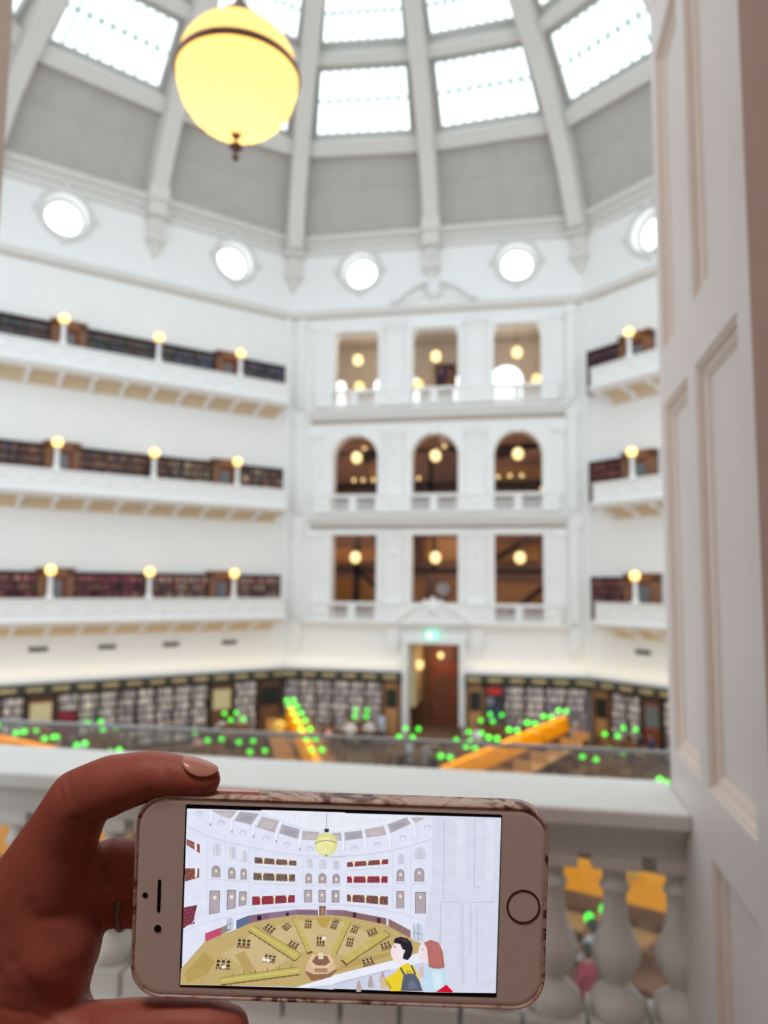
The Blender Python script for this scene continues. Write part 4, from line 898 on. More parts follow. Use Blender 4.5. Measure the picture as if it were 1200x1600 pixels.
DRAW = """226 230 247;-52.11,28.72 52.2,29.13 52.25,-28.65 -51.89,-29.34
236 239 250;-28.02,28.69 -19.58,25.72 -13.03,23.62 0.62,22.91 0.42,29.15 -27.11,29.09
236 239 250;-3.41,22.86 6.15,23.89 13.76,25.58 21.34,28.71 16.55,28.65 -3.61,28.76
205 210 226;-26.19,28.55 -27.98,26.87 -27.92,26.8 -26.13,28.48
205 210 226;-24.72,28.59 -26.39,26.36 -26.32,26.3 -24.65,28.54
205 210 226;-23.24,28.64 -24.81,25.85 -24.73,25.81 -23.16,28.59
205 210 226;-21.77,28.68 -23.22,25.34 -23.13,25.31 -21.68,28.64
205 210 226;-20.29,28.72 -21.63,24.84 -21.54,24.81 -20.2,28.69
205 210 226;-18.81,28.77 -20.04,24.33 -19.95,24.31 -18.72,28.74
205 210 226;-17.33,28.81 -18.45,23.83 -18.36,23.81 -17.24,28.79
205 210 226;-15.85,28.86 -16.86,23.32 -16.76,23.3 -15.76,28.84
205 210 226;-14.37,28.91 -15.27,22.82 -15.17,22.8 -14.28,28.89
208 212 228;-12.09,28.51 -12.06,23.65 -11.97,23.65 -12,28.51
208 212 228;-10.94,28.55 -10.91,23.69 -10.81,23.69 -10.85,28.55
208 212 228;-9.78,28.59 -9.75,23.73 -9.66,23.73 -9.69,28.59
208 212 228;-8.63,28.62 -8.6,23.77 -8.51,23.77 -8.54,28.62
208 212 228;-7.47,28.66 -7.45,23.8 -7.35,23.81 -7.38,28.66
208 212 228;-6.32,28.7 -6.29,23.84 -6.2,23.84 -6.23,28.7
208 212 228;-5.17,28.74 -5.14,23.88 -5.05,23.88 -5.07,28.74
208 212 228;-4.01,28.77 -3.98,23.92 -3.89,23.92 -3.92,28.78
208 212 228;-2.86,28.81 -2.83,23.96 -2.74,23.96 -2.76,28.81
208 212 228;-1.7,28.85 -1.68,23.99 -1.58,23.99 -1.61,28.85
208 212 228;-0.55,28.89 -0.52,24.03 -0.43,24.03 -0.45,28.89
212 216 230;-11.79,27.78 0.45,27.95 0.45,28.04 -11.79,27.87
212 216 230;-11.73,25.93 0.52,26.1 0.51,26.19 -11.73,26.02
212 216 230;-11.67,24.31 0.57,24.48 0.57,24.57 -11.67,24.41
208 212 228;-0.02,27.62 0.77,24.19 0.86,24.21 0.07,27.64
208 212 228;1.23,27.66 2.01,24.32 2.1,24.34 1.32,27.68
208 212 228;2.47,27.7 3.25,24.46 3.34,24.48 2.57,27.72
208 212 228;3.72,27.74 4.49,24.6 4.59,24.62 3.81,27.76
208 212 228;4.97,27.78 5.74,24.73 5.83,24.76 5.06,27.8
208 212 228;6.21,27.82 6.98,24.87 7.07,24.89 6.3,27.84
208 212 228;7.46,27.86 8.22,25 8.31,25.03 7.55,27.89
208 212 228;8.7,27.9 9.46,25.14 9.56,25.17 8.8,27.93
208 212 228;9.95,27.94 10.71,25.28 10.8,25.3 10.04,27.97
208 212 228;11.2,27.98 11.95,25.41 12.04,25.44 11.29,28.01
208 212 228;12.44,28.02 13.19,25.55 13.28,25.58 12.53,28.05
208 212 228;13.69,28.06 14.43,25.68 14.52,25.71 13.78,28.09
212 216 230;0.08,26.05 14.67,27.24 14.67,27.34 0.07,26.14
190 182 186;-44.22,28.39 -35.19,28.55 -37.63,25.83 -40.92,26.88
199 192 196;-42.31,27.61 -36.9,27.71 -38.37,26.35 -40.34,26.86
178 172 182;-34.49,28.25 -28.22,27.75 -30.62,23.97 -36.22,25.18
168 162 174;-33.63,26.98 -29.87,26.76 -31.32,24.86 -34.68,25.44
190 182 186;-27.03,26.87 -21.43,25.66 -22.67,21.69 -28.97,23.33
199 192 196;-26.2,25.34 -22.85,24.76 -23.61,22.77 -27.39,23.57
178 172 182;-20.46,24.53 -14.4,23.11 -14.98,19.86 -21.27,21.5
168 162 174;-19.37,23.11 -15.74,22.42 -16.1,20.79 -19.87,21.59
190 182 186;-13.46,22.59 -7.9,22.4 -8.27,19.62 -13.58,19.68
199 192 196;-12.38,21.55 -9.05,21.47 -9.28,20.08 -12.47,20.09
178 172 182;-3.28,22.32 -0.74,22.17 -0.34,19.88 -2.74,20.03
168 162 174;-2.67,21.43 -1.14,21.36 -0.91,20.22 -2.35,20.29
190 182 186;-3.87,22.12 -0.76,22.47 -0.34,19.84 -3.3,19.55
199 192 196;-3.13,21.27 -1.27,21.45 -1.02,20.14 -2.8,19.98
178 172 182;0.44,22.51 6.16,23.41 6.58,20.79 0.76,19.88
168 162 174;1.67,21.78 5.11,22.25 5.35,20.94 1.86,20.47
190 182 186;7.11,23.68 13.3,25.08 14.35,22.24 7.92,20.98
199 192 196;8.55,23.04 12.26,23.76 12.88,22.34 9.02,21.69
178 172 182;14.72,25.61 20.88,28.21 22.38,26.1 15.76,22.86
168 162 174;16.22,25.35 19.91,26.67 20.81,25.62 16.83,23.98
190 182 186;22.32,28.16 27.1,28.32 24.04,26.4
199 192 196;23.19,27.6 26.07,27.69 24.23,26.72
246 248 255;-35.2,28.71 -37.38,25.3 -36.91,25 -34.73,28.4
246 248 255;-37.42,25.14 -37.26,21.21 -36.71,21.23 -36.87,25.16
180 184 200;-34.69,28.6 -36.87,25.19 -36.77,25.13 -34.59,28.53
180 184 200;-36.88,25.16 -36.72,21.23 -36.61,21.23 -36.76,25.16
170 174 190;-36.59,21.6 -36.66,21.21 -36.89,21.04 -37.12,21.19 -37.23,21.58 -37.15,21.98 -36.93,22.15 -36.7,21.99
246 248 255;-27.74,27.46 -30.14,23.68 -29.67,23.38 -27.27,27.16
246 248 255;-30.18,23.52 -30.04,19.83 -29.49,19.85 -29.63,23.54
180 184 200;-27.23,27.36 -29.63,23.57 -29.53,23.51 -27.13,27.29
180 184 200;-29.64,23.54 -29.5,19.85 -29.38,19.85 -29.53,23.55
170 174 190;-29.36,20.22 -29.44,19.83 -29.66,19.66 -29.9,19.81 -30.01,20.2 -29.93,20.6 -29.71,20.76 -29.47,20.61
246 248 255;-20.98,25.32 -22.46,21.58 -21.94,21.37 -20.46,25.12
246 248 255;-22.47,21.47 -22.46,18.47 -21.9,18.47 -21.92,21.47
180 184 200;-20.45,25.25 -21.93,21.5 -21.82,21.46 -20.34,25.21
180 184 200;-21.93,21.48 -21.91,18.48 -21.8,18.48 -21.82,21.48
170 174 190;-21.78,18.85 -21.86,18.46 -22.08,18.29 -22.31,18.44 -22.42,18.83 -22.34,19.23 -22.12,19.4 -21.89,19.24
246 248 255;-13.98,23.19 -14.63,19.47 -14.09,19.37 -13.43,23.09
246 248 255;-14.64,19.4 -14.43,16.18 -13.88,16.21 -14.08,19.44
180 184 200;-13.44,23.16 -14.09,19.44 -13.98,19.42 -13.33,23.14
180 184 200;-14.09,19.43 -13.89,16.2 -13.77,16.21 -13.98,19.43
170 174 190;-13.75,16.58 -13.83,16.18 -14.05,16.01 -14.29,16.17 -14.4,16.56 -14.31,16.95 -14.09,17.12 -13.86,16.97
246 248 255;-44.02,27.98 -44.52,23.33 -43.97,23.26 -43.46,27.91
180 184 200;-43.47,27.96 -43.98,23.31 -43.86,23.3 -43.36,27.95
170 174 190;-43.84,23.68 -43.92,23.28 -44.14,23.11 -44.38,23.27 -44.49,23.66 -44.41,24.05 -44.19,24.22 -43.95,24.07
246 248 255;-0.3,22.46 0.04,19.36 0.56,19.41 0.22,22.52
246 248 255;0.04,19.38 0.13,16.5 0.66,16.52 0.56,19.39
182 186 202;0.19,22.49 0.53,19.39 0.65,19.4 0.3,22.51
182 186 202;0.53,19.39 0.62,16.52 0.74,16.52 0.65,19.4
246 248 255;6.37,23.85 7.05,20.52 7.57,20.62 6.88,23.96
246 248 255;7.04,20.55 7.29,17.45 7.81,17.49 7.57,20.59
182 186 202;6.85,23.9 7.54,20.57 7.65,20.59 6.97,23.93
182 186 202;7.53,20.58 7.78,17.47 7.9,17.48 7.65,20.59
246 248 255;13.76,25.49 15.06,22.18 15.55,22.37 14.25,25.68
246 248 255;15.04,22.23 15.74,18.18 16.26,18.27 15.56,22.32
182 186 202;14.23,25.58 15.54,22.26 15.65,22.3 14.35,25.62
182 186 202;15.53,22.27 16.23,18.22 16.35,18.24 15.65,22.29
246 248 255;21.61,28.19 23.12,25.98 23.55,26.28 22.05,28.49
246 248 255;23.08,26.08 23.91,22.26 24.42,22.38 23.59,26.19
182 186 202;22.07,28.32 23.57,26.11 23.67,26.18 22.17,28.38
182 186 202;23.56,26.13 24.39,22.32 24.51,22.34 23.68,26.15
190 194 210;-51.9,22.73 -46.25,20.37 -46.18,20.54 -51.83,22.9
190 194 210;-46.24,20.37 -40.61,18.47 -40.55,18.65 -46.18,20.54
190 194 210;-40.6,18.47 -31.28,16.7 -31.25,16.88 -40.56,18.65
190 194 210;-31.28,16.7 -21.98,15.16 -21.95,15.34 -31.25,16.88
190 194 210;-21.97,15.16 -12.71,14.31 -12.69,14.49 -21.96,15.34
190 194 210;-12.7,14.31 1.13,14.39 1.13,14.58 -12.7,14.49
190 194 210;-3.12,14.39 6.43,15.08 6.42,15.27 -3.13,14.58
190 194 210;6.44,15.09 15.96,16.83 15.93,17.02 6.41,15.27
190 194 210;15.97,16.84 22.62,18.82 22.56,19.01 15.92,17.02
190 194 210;22.62,18.83 29.73,21.31 29.67,21.49 22.56,19.01
210 214 228;-51.86,22.06 -46.21,19.61 -46.15,19.73 -51.81,22.19
210 214 228;-46.2,19.61 -40.57,17.76 -40.53,17.89 -46.16,19.74
210 214 228;-40.56,17.75 -31.25,16.03 -31.23,16.16 -40.54,17.89
210 214 228;-31.25,16.03 -21.95,14.49 -21.93,14.62 -31.23,16.16
210 214 228;-21.95,14.49 -12.69,13.69 -12.67,13.82 -21.94,14.63
210 214 228;-12.68,13.69 1.15,13.86 1.15,14 -12.68,13.82
196 200 214;-46.67,27.15 -46.81,26.69 -47.24,26.33 -47.84,26.19 -48.44,26.29 -48.9,26.62 -49.08,27.08 -48.94,27.54 -48.51,27.9 -47.91,28.04 -47.31,27.94 -46.85,27.61
228 232 246;-46.94,27.01 -47.05,26.68 -47.38,26.43 -47.84,26.33 -48.31,26.4 -48.66,26.63 -48.79,26.95 -48.68,27.27 -48.36,27.52 -47.9,27.62 -47.43,27.55 -47.08,27.33
196 200 214;-48.9,27.02 -46.85,26.9 -46.85,27.02 -48.89,27.14
196 200 214;-39.38,24.38 -39.52,23.91 -39.95,23.56 -40.55,23.42 -41.15,23.52 -41.6,23.85 -41.78,24.3 -41.64,24.77 -41.22,25.12 -40.62,25.27 -40.01,25.16 -39.56,24.84
228 232 246;-39.65,24.23 -39.76,23.91 -40.09,23.66 -40.55,23.56 -41.02,23.63 -41.36,23.85 -41.5,24.17 -41.39,24.5 -41.06,24.75 -40.6,24.85 -40.14,24.78 -39.79,24.55
196 200 214;-41.6,24.25 -39.56,24.13 -39.56,24.25 -41.6,24.37
196 200 214;-32,21.38 -32.14,20.92 -32.57,20.56 -33.16,20.42 -33.77,20.52 -34.22,20.85 -34.4,21.3 -34.26,21.77 -33.83,22.12 -33.23,22.27 -32.63,22.16 -32.18,21.84
228 232 246;-32.27,21.24 -32.38,20.91 -32.71,20.66 -33.17,20.56 -33.63,20.63 -33.98,20.86 -34.12,21.18 -34.01,21.5 -33.68,21.75 -33.22,21.85 -32.75,21.78 -32.41,21.55
196 200 214;-34.22,21.25 -32.18,21.13 -32.17,21.25 -34.21,21.37
196 200 214;-24.4,19.78 -24.54,19.32 -24.97,18.96 -25.57,18.82 -26.17,18.93 -26.62,19.25 -26.8,19.7 -26.66,20.17 -26.23,20.52 -25.63,20.67 -25.03,20.56 -24.58,20.24
228 232 246;-24.67,19.64 -24.78,19.31 -25.11,19.06 -25.57,18.96 -26.04,19.03 -26.38,19.26 -26.52,19.58 -26.41,19.9 -26.08,20.15 -25.62,20.25 -25.15,20.18 -24.81,19.95
196 200 214;-26.62,19.65 -24.58,19.54 -24.57,19.65 -26.61,19.77
196 200 214;-17.17,18.03 -17.32,17.57 -17.74,17.22 -18.34,17.07 -18.94,17.18 -19.39,17.5 -19.57,17.96 -19.43,18.42 -19,18.77 -18.41,18.92 -17.8,18.81 -17.35,18.49
228 232 246;-17.45,17.89 -17.56,17.56 -17.89,17.31 -18.34,17.21 -18.81,17.28 -19.16,17.51 -19.29,17.83 -19.18,18.15 -18.85,18.4 -18.39,18.5 -17.93,18.43 -17.58,18.21
196 200 214;-19.39,17.9 -17.35,17.79 -17.35,17.9 -19.38,18.02
196 200 214;-9.74,16.8 -9.89,16.34 -10.31,15.98 -10.91,15.84 -11.51,15.94 -11.96,16.27 -12.14,16.72 -11.99,17.19 -11.57,17.54 -10.97,17.68 -10.37,17.58 -9.92,17.26
228 232 246;-10.01,16.65 -10.13,16.33 -10.45,16.08 -10.91,15.98 -11.38,16.05 -11.72,16.28 -11.86,16.59 -11.75,16.92 -11.42,17.17 -10.96,17.27 -10.49,17.2 -10.15,16.97
196 200 214;-11.96,16.67 -9.92,16.55 -9.92,16.67 -11.95,16.79
196 200 214;5.3,17.39 5.15,16.91 4.71,16.54 4.09,16.39 3.46,16.5 3,16.84 2.81,17.31 2.96,17.79 3.41,18.16 4.03,18.31 4.65,18.2 5.12,17.86
228 232 246;5.02,17.24 4.9,16.9 4.56,16.64 4.08,16.54 3.6,16.61 3.24,16.85 3.11,17.18 3.22,17.52 3.57,17.77 4.04,17.88 4.52,17.8 4.88,17.57
196 200 214;3,17.26 5.11,17.13 5.12,17.25 3.01,17.38
196 200 214;12.83,18.74 12.68,18.26 12.23,17.89 11.61,17.74 10.99,17.85 10.52,18.19 10.34,18.66 10.49,19.14 10.93,19.51 11.55,19.66 12.18,19.55 12.65,19.21
228 232 246;12.54,18.59 12.43,18.25 12.08,17.99 11.61,17.89 11.13,17.96 10.77,18.19 10.63,18.52 10.75,18.86 11.09,19.12 11.57,19.23 12.05,19.15 12.41,18.92
196 200 214;10.53,18.61 12.64,18.48 12.64,18.6 10.53,18.72
196 200 214;21.22,21.41 21.07,20.93 20.62,20.56 20.01,20.41 19.38,20.52 18.92,20.86 18.73,21.33 18.89,21.81 19.33,22.18 19.95,22.33 20.58,22.22 21.04,21.88
228 232 246;20.94,21.26 20.82,20.92 20.48,20.66 20,20.56 19.52,20.63 19.16,20.86 19.03,21.2 19.14,21.53 19.49,21.79 19.96,21.9 20.44,21.82 20.8,21.59
196 200 214;18.92,21.28 21.03,21.15 21.04,21.27 18.93,21.4
196 200 214;29.16,25.12 29.01,24.64 28.56,24.27 27.94,24.12 27.32,24.23 26.85,24.57 26.67,25.04 26.82,25.53 27.27,25.89 27.89,26.04 28.51,25.93 28.98,25.6
228 232 246;28.88,24.97 28.76,24.63 28.42,24.37 27.94,24.27 27.46,24.34 27.1,24.58 26.96,24.91 27.08,25.25 27.42,25.5 27.9,25.61 28.38,25.53 28.74,25.3
196 200 214;26.86,24.99 28.97,24.86 28.98,24.98 26.87,25.11
207 210 222;-42.92,13.41 -43.03,16.29 -42.96,16.77 -42.7,17.2 -42.3,17.48 -41.81,17.6 -41.32,17.52 -40.9,17.25 -40.61,16.85 -40.49,16.37 -40.38,13.49
186 190 204;-41.86,17.23 -41.7,13.45 -41.59,13.45 -41.74,17.23
230 232 244;-42.38,16.65 -42.26,13.7 -41.98,13.71 -42.1,16.66
207 210 222;-37.47,12.43 -37.59,15.52 -37.53,15.93 -37.31,16.28 -36.98,16.52 -36.57,16.61 -36.16,16.55 -35.81,16.33 -35.57,15.99 -35.47,15.59 -35.35,12.5
186 190 204;-36.62,16.24 -36.47,12.47 -36.35,12.47 -36.5,16.25
230 232 244;-37.14,15.67 -37.02,12.72 -36.74,12.73 -36.86,15.68
207 210 222;-33.37,11.65 -33.49,14.64 -33.43,14.99 -33.25,15.3 -32.95,15.51 -32.6,15.59 -32.25,15.53 -31.94,15.34 -31.73,15.05 -31.65,14.7 -31.53,11.71
186 190 204;-32.65,15.22 -32.51,11.67 -32.39,11.68 -32.53,15.22
230 232 244;-33.17,14.65 -33.06,11.93 -32.79,11.94 -32.89,14.66
207 210 222;-11.73,10.29 -11.8,12.49 -11.74,12.88 -11.53,13.22 -11.21,13.45 -10.83,13.54 -10.44,13.47 -10.1,13.27 -9.87,12.94 -9.78,12.56 -9.7,10.35
186 190 204;-10.87,13.17 -10.77,10.32 -10.66,10.32 -10.76,13.17
230 232 244;-11.39,12.6 -11.32,10.57 -11.04,10.58 -11.12,12.61
207 210 222;-7.57,10.19 -7.64,12.17 -7.56,12.65 -7.31,13.06 -6.91,13.34 -6.44,13.45 -5.96,13.37 -5.55,13.12 -5.27,12.72 -5.15,12.25 -5.09,10.27
186 190 204;-6.49,13.08 -6.39,10.23 -6.27,10.23 -6.37,13.09
230 232 244;-7.01,12.51 -6.94,10.49 -6.66,10.5 -6.73,12.52
207 210 222;-2.88,10.35 -2.95,12.37 -2.88,12.74 -2.68,13.06 -2.38,13.28 -2.01,13.37 -1.64,13.31 -1.32,13.11 -1.1,12.8 -1.01,12.43 -0.94,10.41
186 190 204;-2.06,13 -1.97,10.38 -1.85,10.38 -1.94,13
230 232 244;-2.58,12.43 -2.52,10.63 -2.24,10.64 -2.3,12.44
207 210 222;-2.98,10.18 -3.05,12.21 -2.98,12.63 -2.76,12.98 -2.42,13.23 -2.01,13.32 -1.6,13.25 -1.24,13.03 -0.99,12.69 -0.9,12.28 -0.83,10.25
180 184 198;-2.08,13.13 -1.98,10.22 -1.83,10.22 -1.93,13.13
207 210 222;18.56,12.8 18.5,14.88 18.56,15.28 18.78,15.62 19.1,15.85 19.5,15.94 19.89,15.88 20.23,15.67 20.46,15.34 20.55,14.95 20.62,12.87
180 184 198;19.43,15.75 19.52,12.84 19.66,12.84 19.57,15.75
207 210 222;24.06,14.42 23.99,16.71 24.11,17.39 24.48,17.98 25.04,18.38 25.71,18.54 26.39,18.43 26.98,18.06 27.38,17.5 27.53,16.83 27.6,14.54
180 184 198;25.64,18.35 25.76,14.48 25.9,14.48 25.79,18.35
140 130 140;-43.09,6.26 -43.19,8.74 -43.1,9.29 -42.81,9.76 -42.36,10.09 -41.82,10.22 -41.26,10.12 -40.79,9.83 -40.46,9.38 -40.33,8.84 -40.23,6.35
176 164 170;-42.86,6.27 -42.96,8.75 -42.88,9.21 -42.64,9.61 -42.26,9.88 -41.81,9.99 -41.34,9.91 -40.94,9.66 -40.67,9.28 -40.56,8.83 -40.46,6.35
236 226 200;-41.33,8.48 -41.44,8.12 -41.72,7.96 -42.02,8.1 -42.16,8.45 -42.05,8.82 -41.77,8.97 -41.47,8.83
120 110 120;-41.85,10.03 -41.81,8.93 -41.72,8.93 -41.76,10.03
200 205 220;-43.89,5.57 -39.37,5.62 -39.37,5.85 -43.9,5.8
140 130 140;-37.67,5.89 -37.78,8.58 -37.7,9.04 -37.45,9.45 -37.07,9.73 -36.6,9.83 -36.13,9.76 -35.73,9.51 -35.45,9.12 -35.33,8.66 -35.23,5.97
176 164 170;-37.44,5.89 -37.55,8.58 -37.49,8.96 -37.28,9.29 -36.97,9.52 -36.6,9.6 -36.21,9.54 -35.88,9.34 -35.66,9.02 -35.56,8.65 -35.46,5.96
236 226 200;-36.12,8.1 -36.23,7.74 -36.52,7.58 -36.81,7.72 -36.95,8.07 -36.84,8.43 -36.56,8.59 -36.26,8.45
120 110 120;-36.64,9.65 -36.6,8.54 -36.51,8.55 -36.55,9.65
200 205 220;-38.48,5.19 -34.37,5.24 -34.38,5.47 -38.48,5.42
140 130 140;-33.51,5.79 -33.62,8.53 -33.56,8.93 -33.35,9.27 -33.02,9.5 -32.62,9.6 -32.22,9.53 -31.88,9.32 -31.64,8.99 -31.55,8.6 -31.44,5.86
176 164 170;-33.28,5.8 -33.39,8.54 -33.34,8.85 -33.18,9.11 -32.92,9.3 -32.62,9.37 -32.3,9.32 -32.04,9.15 -31.85,8.89 -31.78,8.59 -31.67,5.85
236 226 200;-32.14,7.86 -32.25,7.5 -32.54,7.34 -32.84,7.48 -32.97,7.84 -32.86,8.2 -32.58,8.36 -32.28,8.22
120 110 120;-32.66,9.41 -32.62,8.31 -32.53,8.31 -32.57,9.41
200 205 220;-34.32,5.1 -30.59,5.13 -30.59,5.36 -34.32,5.33
140 130 140;-12.01,5.31 -12.09,7.51 -12.02,7.96 -11.78,8.34 -11.42,8.6 -10.98,8.7 -10.53,8.63 -10.15,8.39 -9.89,8.03 -9.79,7.59 -9.71,5.38
176 164 170;-11.78,5.32 -11.86,7.52 -11.8,7.87 -11.61,8.18 -11.32,8.39 -10.97,8.47 -10.62,8.41 -10.31,8.22 -10.1,7.93 -10.02,7.58 -9.94,5.38
236 226 200;-10.5,6.97 -10.61,6.61 -10.9,6.45 -11.2,6.59 -11.33,6.94 -11.22,7.3 -10.93,7.46 -10.64,7.32
120 110 120;-11.02,8.51 -10.98,7.41 -10.89,7.41 -10.93,8.52
200 205 220;-12.82,4.62 -8.86,4.66 -8.86,4.88 -12.82,4.85
140 130 140;-7.64,5.45 -7.71,7.5 -7.63,8 -7.36,8.43 -6.94,8.73 -6.44,8.85 -5.94,8.77 -5.5,8.5 -5.2,8.08 -5.09,7.58 -5.02,5.54
176 164 170;-7.41,5.46 -7.48,7.5 -7.41,7.92 -7.19,8.28 -6.85,8.52 -6.44,8.62 -6.02,8.55 -5.66,8.33 -5.41,7.99 -5.32,7.58 -5.25,5.53
236 226 200;-5.97,7.12 -6.08,6.76 -6.37,6.6 -6.66,6.74 -6.8,7.09 -6.69,7.45 -6.4,7.61 -6.1,7.47
120 110 120;-6.48,8.66 -6.44,7.56 -6.35,7.56 -6.39,8.67
200 205 220;-8.45,4.76 -4.16,4.81 -4.17,5.04 -8.45,4.99
140 130 140;-2.95,5.61 -3.01,7.54 -2.94,8 -2.69,8.39 -2.31,8.66 -1.86,8.77 -1.39,8.69 -1,8.45 -0.72,8.07 -0.62,7.62 -0.55,5.69
176 164 170;-2.72,5.62 -2.78,7.54 -2.72,7.92 -2.52,8.24 -2.21,8.45 -1.85,8.54 -1.47,8.48 -1.15,8.28 -0.93,7.97 -0.85,7.61 -0.78,5.68
236 226 200;-1.38,7.04 -1.49,6.68 -1.78,6.52 -2.08,6.66 -2.21,7.01 -2.1,7.37 -1.81,7.53 -1.52,7.39
120 110 120;-1.89,8.58 -1.86,7.48 -1.77,7.49 -1.8,8.59
200 205 220;-3.75,4.92 0.3,4.96 0.29,5.19 -3.76,5.15
140 130 140;-2.82,5.56 -2.89,7.54 -2.82,7.97 -2.59,8.34 -2.23,8.59 -1.81,8.69 -1.37,8.62 -1,8.39 -0.75,8.04 -0.65,7.61 -0.58,5.63
176 164 170;-2.59,5.57 -2.65,7.54 -2.6,7.88 -2.41,8.18 -2.13,8.38 -1.8,8.46 -1.46,8.4 -1.16,8.22 -0.96,7.94 -0.88,7.6 -0.82,5.62
236 226 200;-1.27,6.99 -1.4,6.58 -1.73,6.4 -2.07,6.56 -2.23,6.96 -2.1,7.37 -1.77,7.55 -1.42,7.39
200 205 220;-3.46,4.75 0.12,4.96 0.1,5.2 -3.48,4.99
140 130 140;18.26,6.97 18.18,9.71 18.26,10.2 18.52,10.62 18.92,10.9 19.4,11.02 19.89,10.94 20.31,10.68 20.6,10.27 20.71,9.79 20.79,7.05
176 164 170;18.5,6.98 18.42,9.72 18.48,10.11 18.69,10.45 19.02,10.69 19.41,10.78 19.81,10.71 20.15,10.5 20.38,10.18 20.47,9.79 20.55,7.05
236 226 200;19.93,9.32 19.81,8.91 19.47,8.73 19.13,8.88 18.98,9.28 19.11,9.69 19.44,9.87 19.78,9.72
200 205 220;17.62,6.16 21.48,6.38 21.47,6.62 17.61,6.4
140 130 140;24.13,7.07 24.05,10 24.15,10.63 24.5,11.18 25.02,11.55 25.65,11.7 26.28,11.6 26.83,11.26 27.2,10.73 27.34,10.11 27.43,7.18
176 164 170;24.37,7.08 24.29,10.01 24.38,10.55 24.67,11.02 25.12,11.34 25.65,11.46 26.2,11.37 26.66,11.08 26.98,10.64 27.1,10.1 27.19,7.17
236 226 200;26.17,10 26.05,9.59 25.71,9.41 25.37,9.57 25.22,9.97 25.35,10.38 25.68,10.56 26.02,10.4
200 205 220;23.49,6.26 28.12,6.51 28.11,6.75 23.48,6.5
140 132 142;-43.69,1.88 -40.14,2 -40.06,-5.28 -43.58,-6.04
178 168 174;-43.36,1.57 -40.45,1.67 -40.28,-5.08 -43.27,-5.81
238 230 205;-41.19,-0.37 -41.35,-0.88 -41.79,-1.11 -42.25,-0.91 -42.46,-0.41 -42.3,0.11 -41.85,0.33 -41.39,0.14
140 132 142;-37.85,2.29 -34.86,2.39 -34.83,-3.59 -37.8,-4.32
178 168 174;-37.52,1.98 -35.16,2.06 -35.05,-3.38 -37.49,-4.1
238 230 205;-35.62,0.03 -35.79,-0.49 -36.23,-0.71 -36.69,-0.52 -36.9,-0.01 -36.73,0.5 -36.29,0.73 -35.83,0.53
140 132 142;-33.83,1.95 -31.29,2.04 -31.33,-2.37 -33.84,-3.09
178 168 174;-33.49,1.65 -31.6,1.71 -31.55,-2.17 -33.53,-2.87
238 230 205;-31.83,-0.31 -32,-0.83 -32.44,-1.05 -32.9,-0.86 -33.11,-0.35 -32.94,0.16 -32.5,0.39 -32.04,0.19
140 132 142;-12.3,3.14 -9.68,3.23 -9.53,-0.9 -12.16,-0.98
182 172 178;-12.02,2.87 -9.95,2.94 -9.81,-0.82 -11.88,-0.88
238 230 205;-10.52,1.55 -10.63,1.19 -10.91,1.03 -11.21,1.17 -11.35,1.52 -11.24,1.88 -10.95,2.04 -10.65,1.9
140 132 142;-7.56,3.3 -5.17,3.38 -5.03,-0.84 -7.42,-0.92
182 172 178;-7.28,3.03 -5.44,3.09 -5.31,-0.76 -7.14,-0.82
238 230 205;-5.9,1.7 -6.01,1.34 -6.29,1.18 -6.59,1.32 -6.72,1.67 -6.62,2.03 -6.33,2.19 -6.03,2.05
140 132 142;-3.19,3.3 -0.66,3.39 -0.53,-0.6 -3.05,-0.68
182 172 178;-2.9,3.04 -0.93,3.1 -0.81,-0.52 -2.78,-0.58
238 230 205;-1.46,1.71 -1.56,1.35 -1.85,1.19 -2.15,1.33 -2.28,1.68 -2.17,2.04 -1.89,2.2 -1.59,2.06
140 132 142;-2.75,3.27 -0.65,3.34 -0.51,-0.7 -2.61,-0.77
180 168 174;-2.5,2.99 -0.92,3.05 -0.8,-0.62 -2.37,-0.67
240 232 208;-1.16,1.61 -1.29,1.2 -1.62,1.02 -1.96,1.18 -2.12,1.58 -1.99,1.98 -1.66,2.16 -1.31,2.01
140 132 142;18.26,3.82 20.88,3.91 21.06,-1.8 18.43,-1.88
180 168 174;18.51,3.55 20.61,3.61 20.77,-1.71 18.67,-1.78
240 232 208;20.1,2.17 19.97,1.76 19.64,1.58 19.3,1.74 19.15,2.14 19.27,2.55 19.61,2.72 19.95,2.57
140 132 142;24.47,3.7 28.1,3.82 28.3,-3.31 24.68,-3.43
180 168 174;24.72,3.42 27.82,3.52 28.01,-3.23 24.92,-3.33
240 232 208;26.81,2.06 26.68,1.65 26.35,1.47 26.01,1.63 25.86,2.03 25.99,2.44 26.32,2.61 26.66,2.46
212 216 232;-31.44,18.86 -30.6,-2.74 -30.42,-2.74 -31.25,18.87
212 216 232;-12.99,13.47 -12.73,-0.31 -12.55,-0.31 -12.81,13.47
212 216 232;-45.06,18.41 -44.39,-3.66 -44.2,-3.66 -44.88,18.42
212 216 232;-38.98,16.77 -38.42,-3 -38.24,-3 -38.8,16.77
208 213 230;16.6,16.09 17.14,-1.55 17.33,-1.54 16.79,16.09
208 213 230;22.5,18.67 23.14,-2.77 23.33,-2.77 22.69,18.68
208 213 230;29.4,28.49 30.29,-3.01 30.49,-3 29.59,28.5
95 66 66;-29.15,13.4 -15.18,12.66 -15.12,11 -29.07,11.37
128 118 92;-29.09,13.31 -28.62,13.29 -28.6,12.78 -29.07,12.8
120 92 92;-29.06,12.64 -28.59,12.62 -28.57,12.11 -29.04,12.13
140 108 100;-29.03,11.96 -28.57,11.95 -28.55,11.44 -29.01,11.45
140 108 100;-28.5,13.28 -28.04,13.26 -28.02,12.75 -28.48,12.77
128 118 92;-28.48,12.61 -28.01,12.59 -27.99,12.09 -28.46,12.1
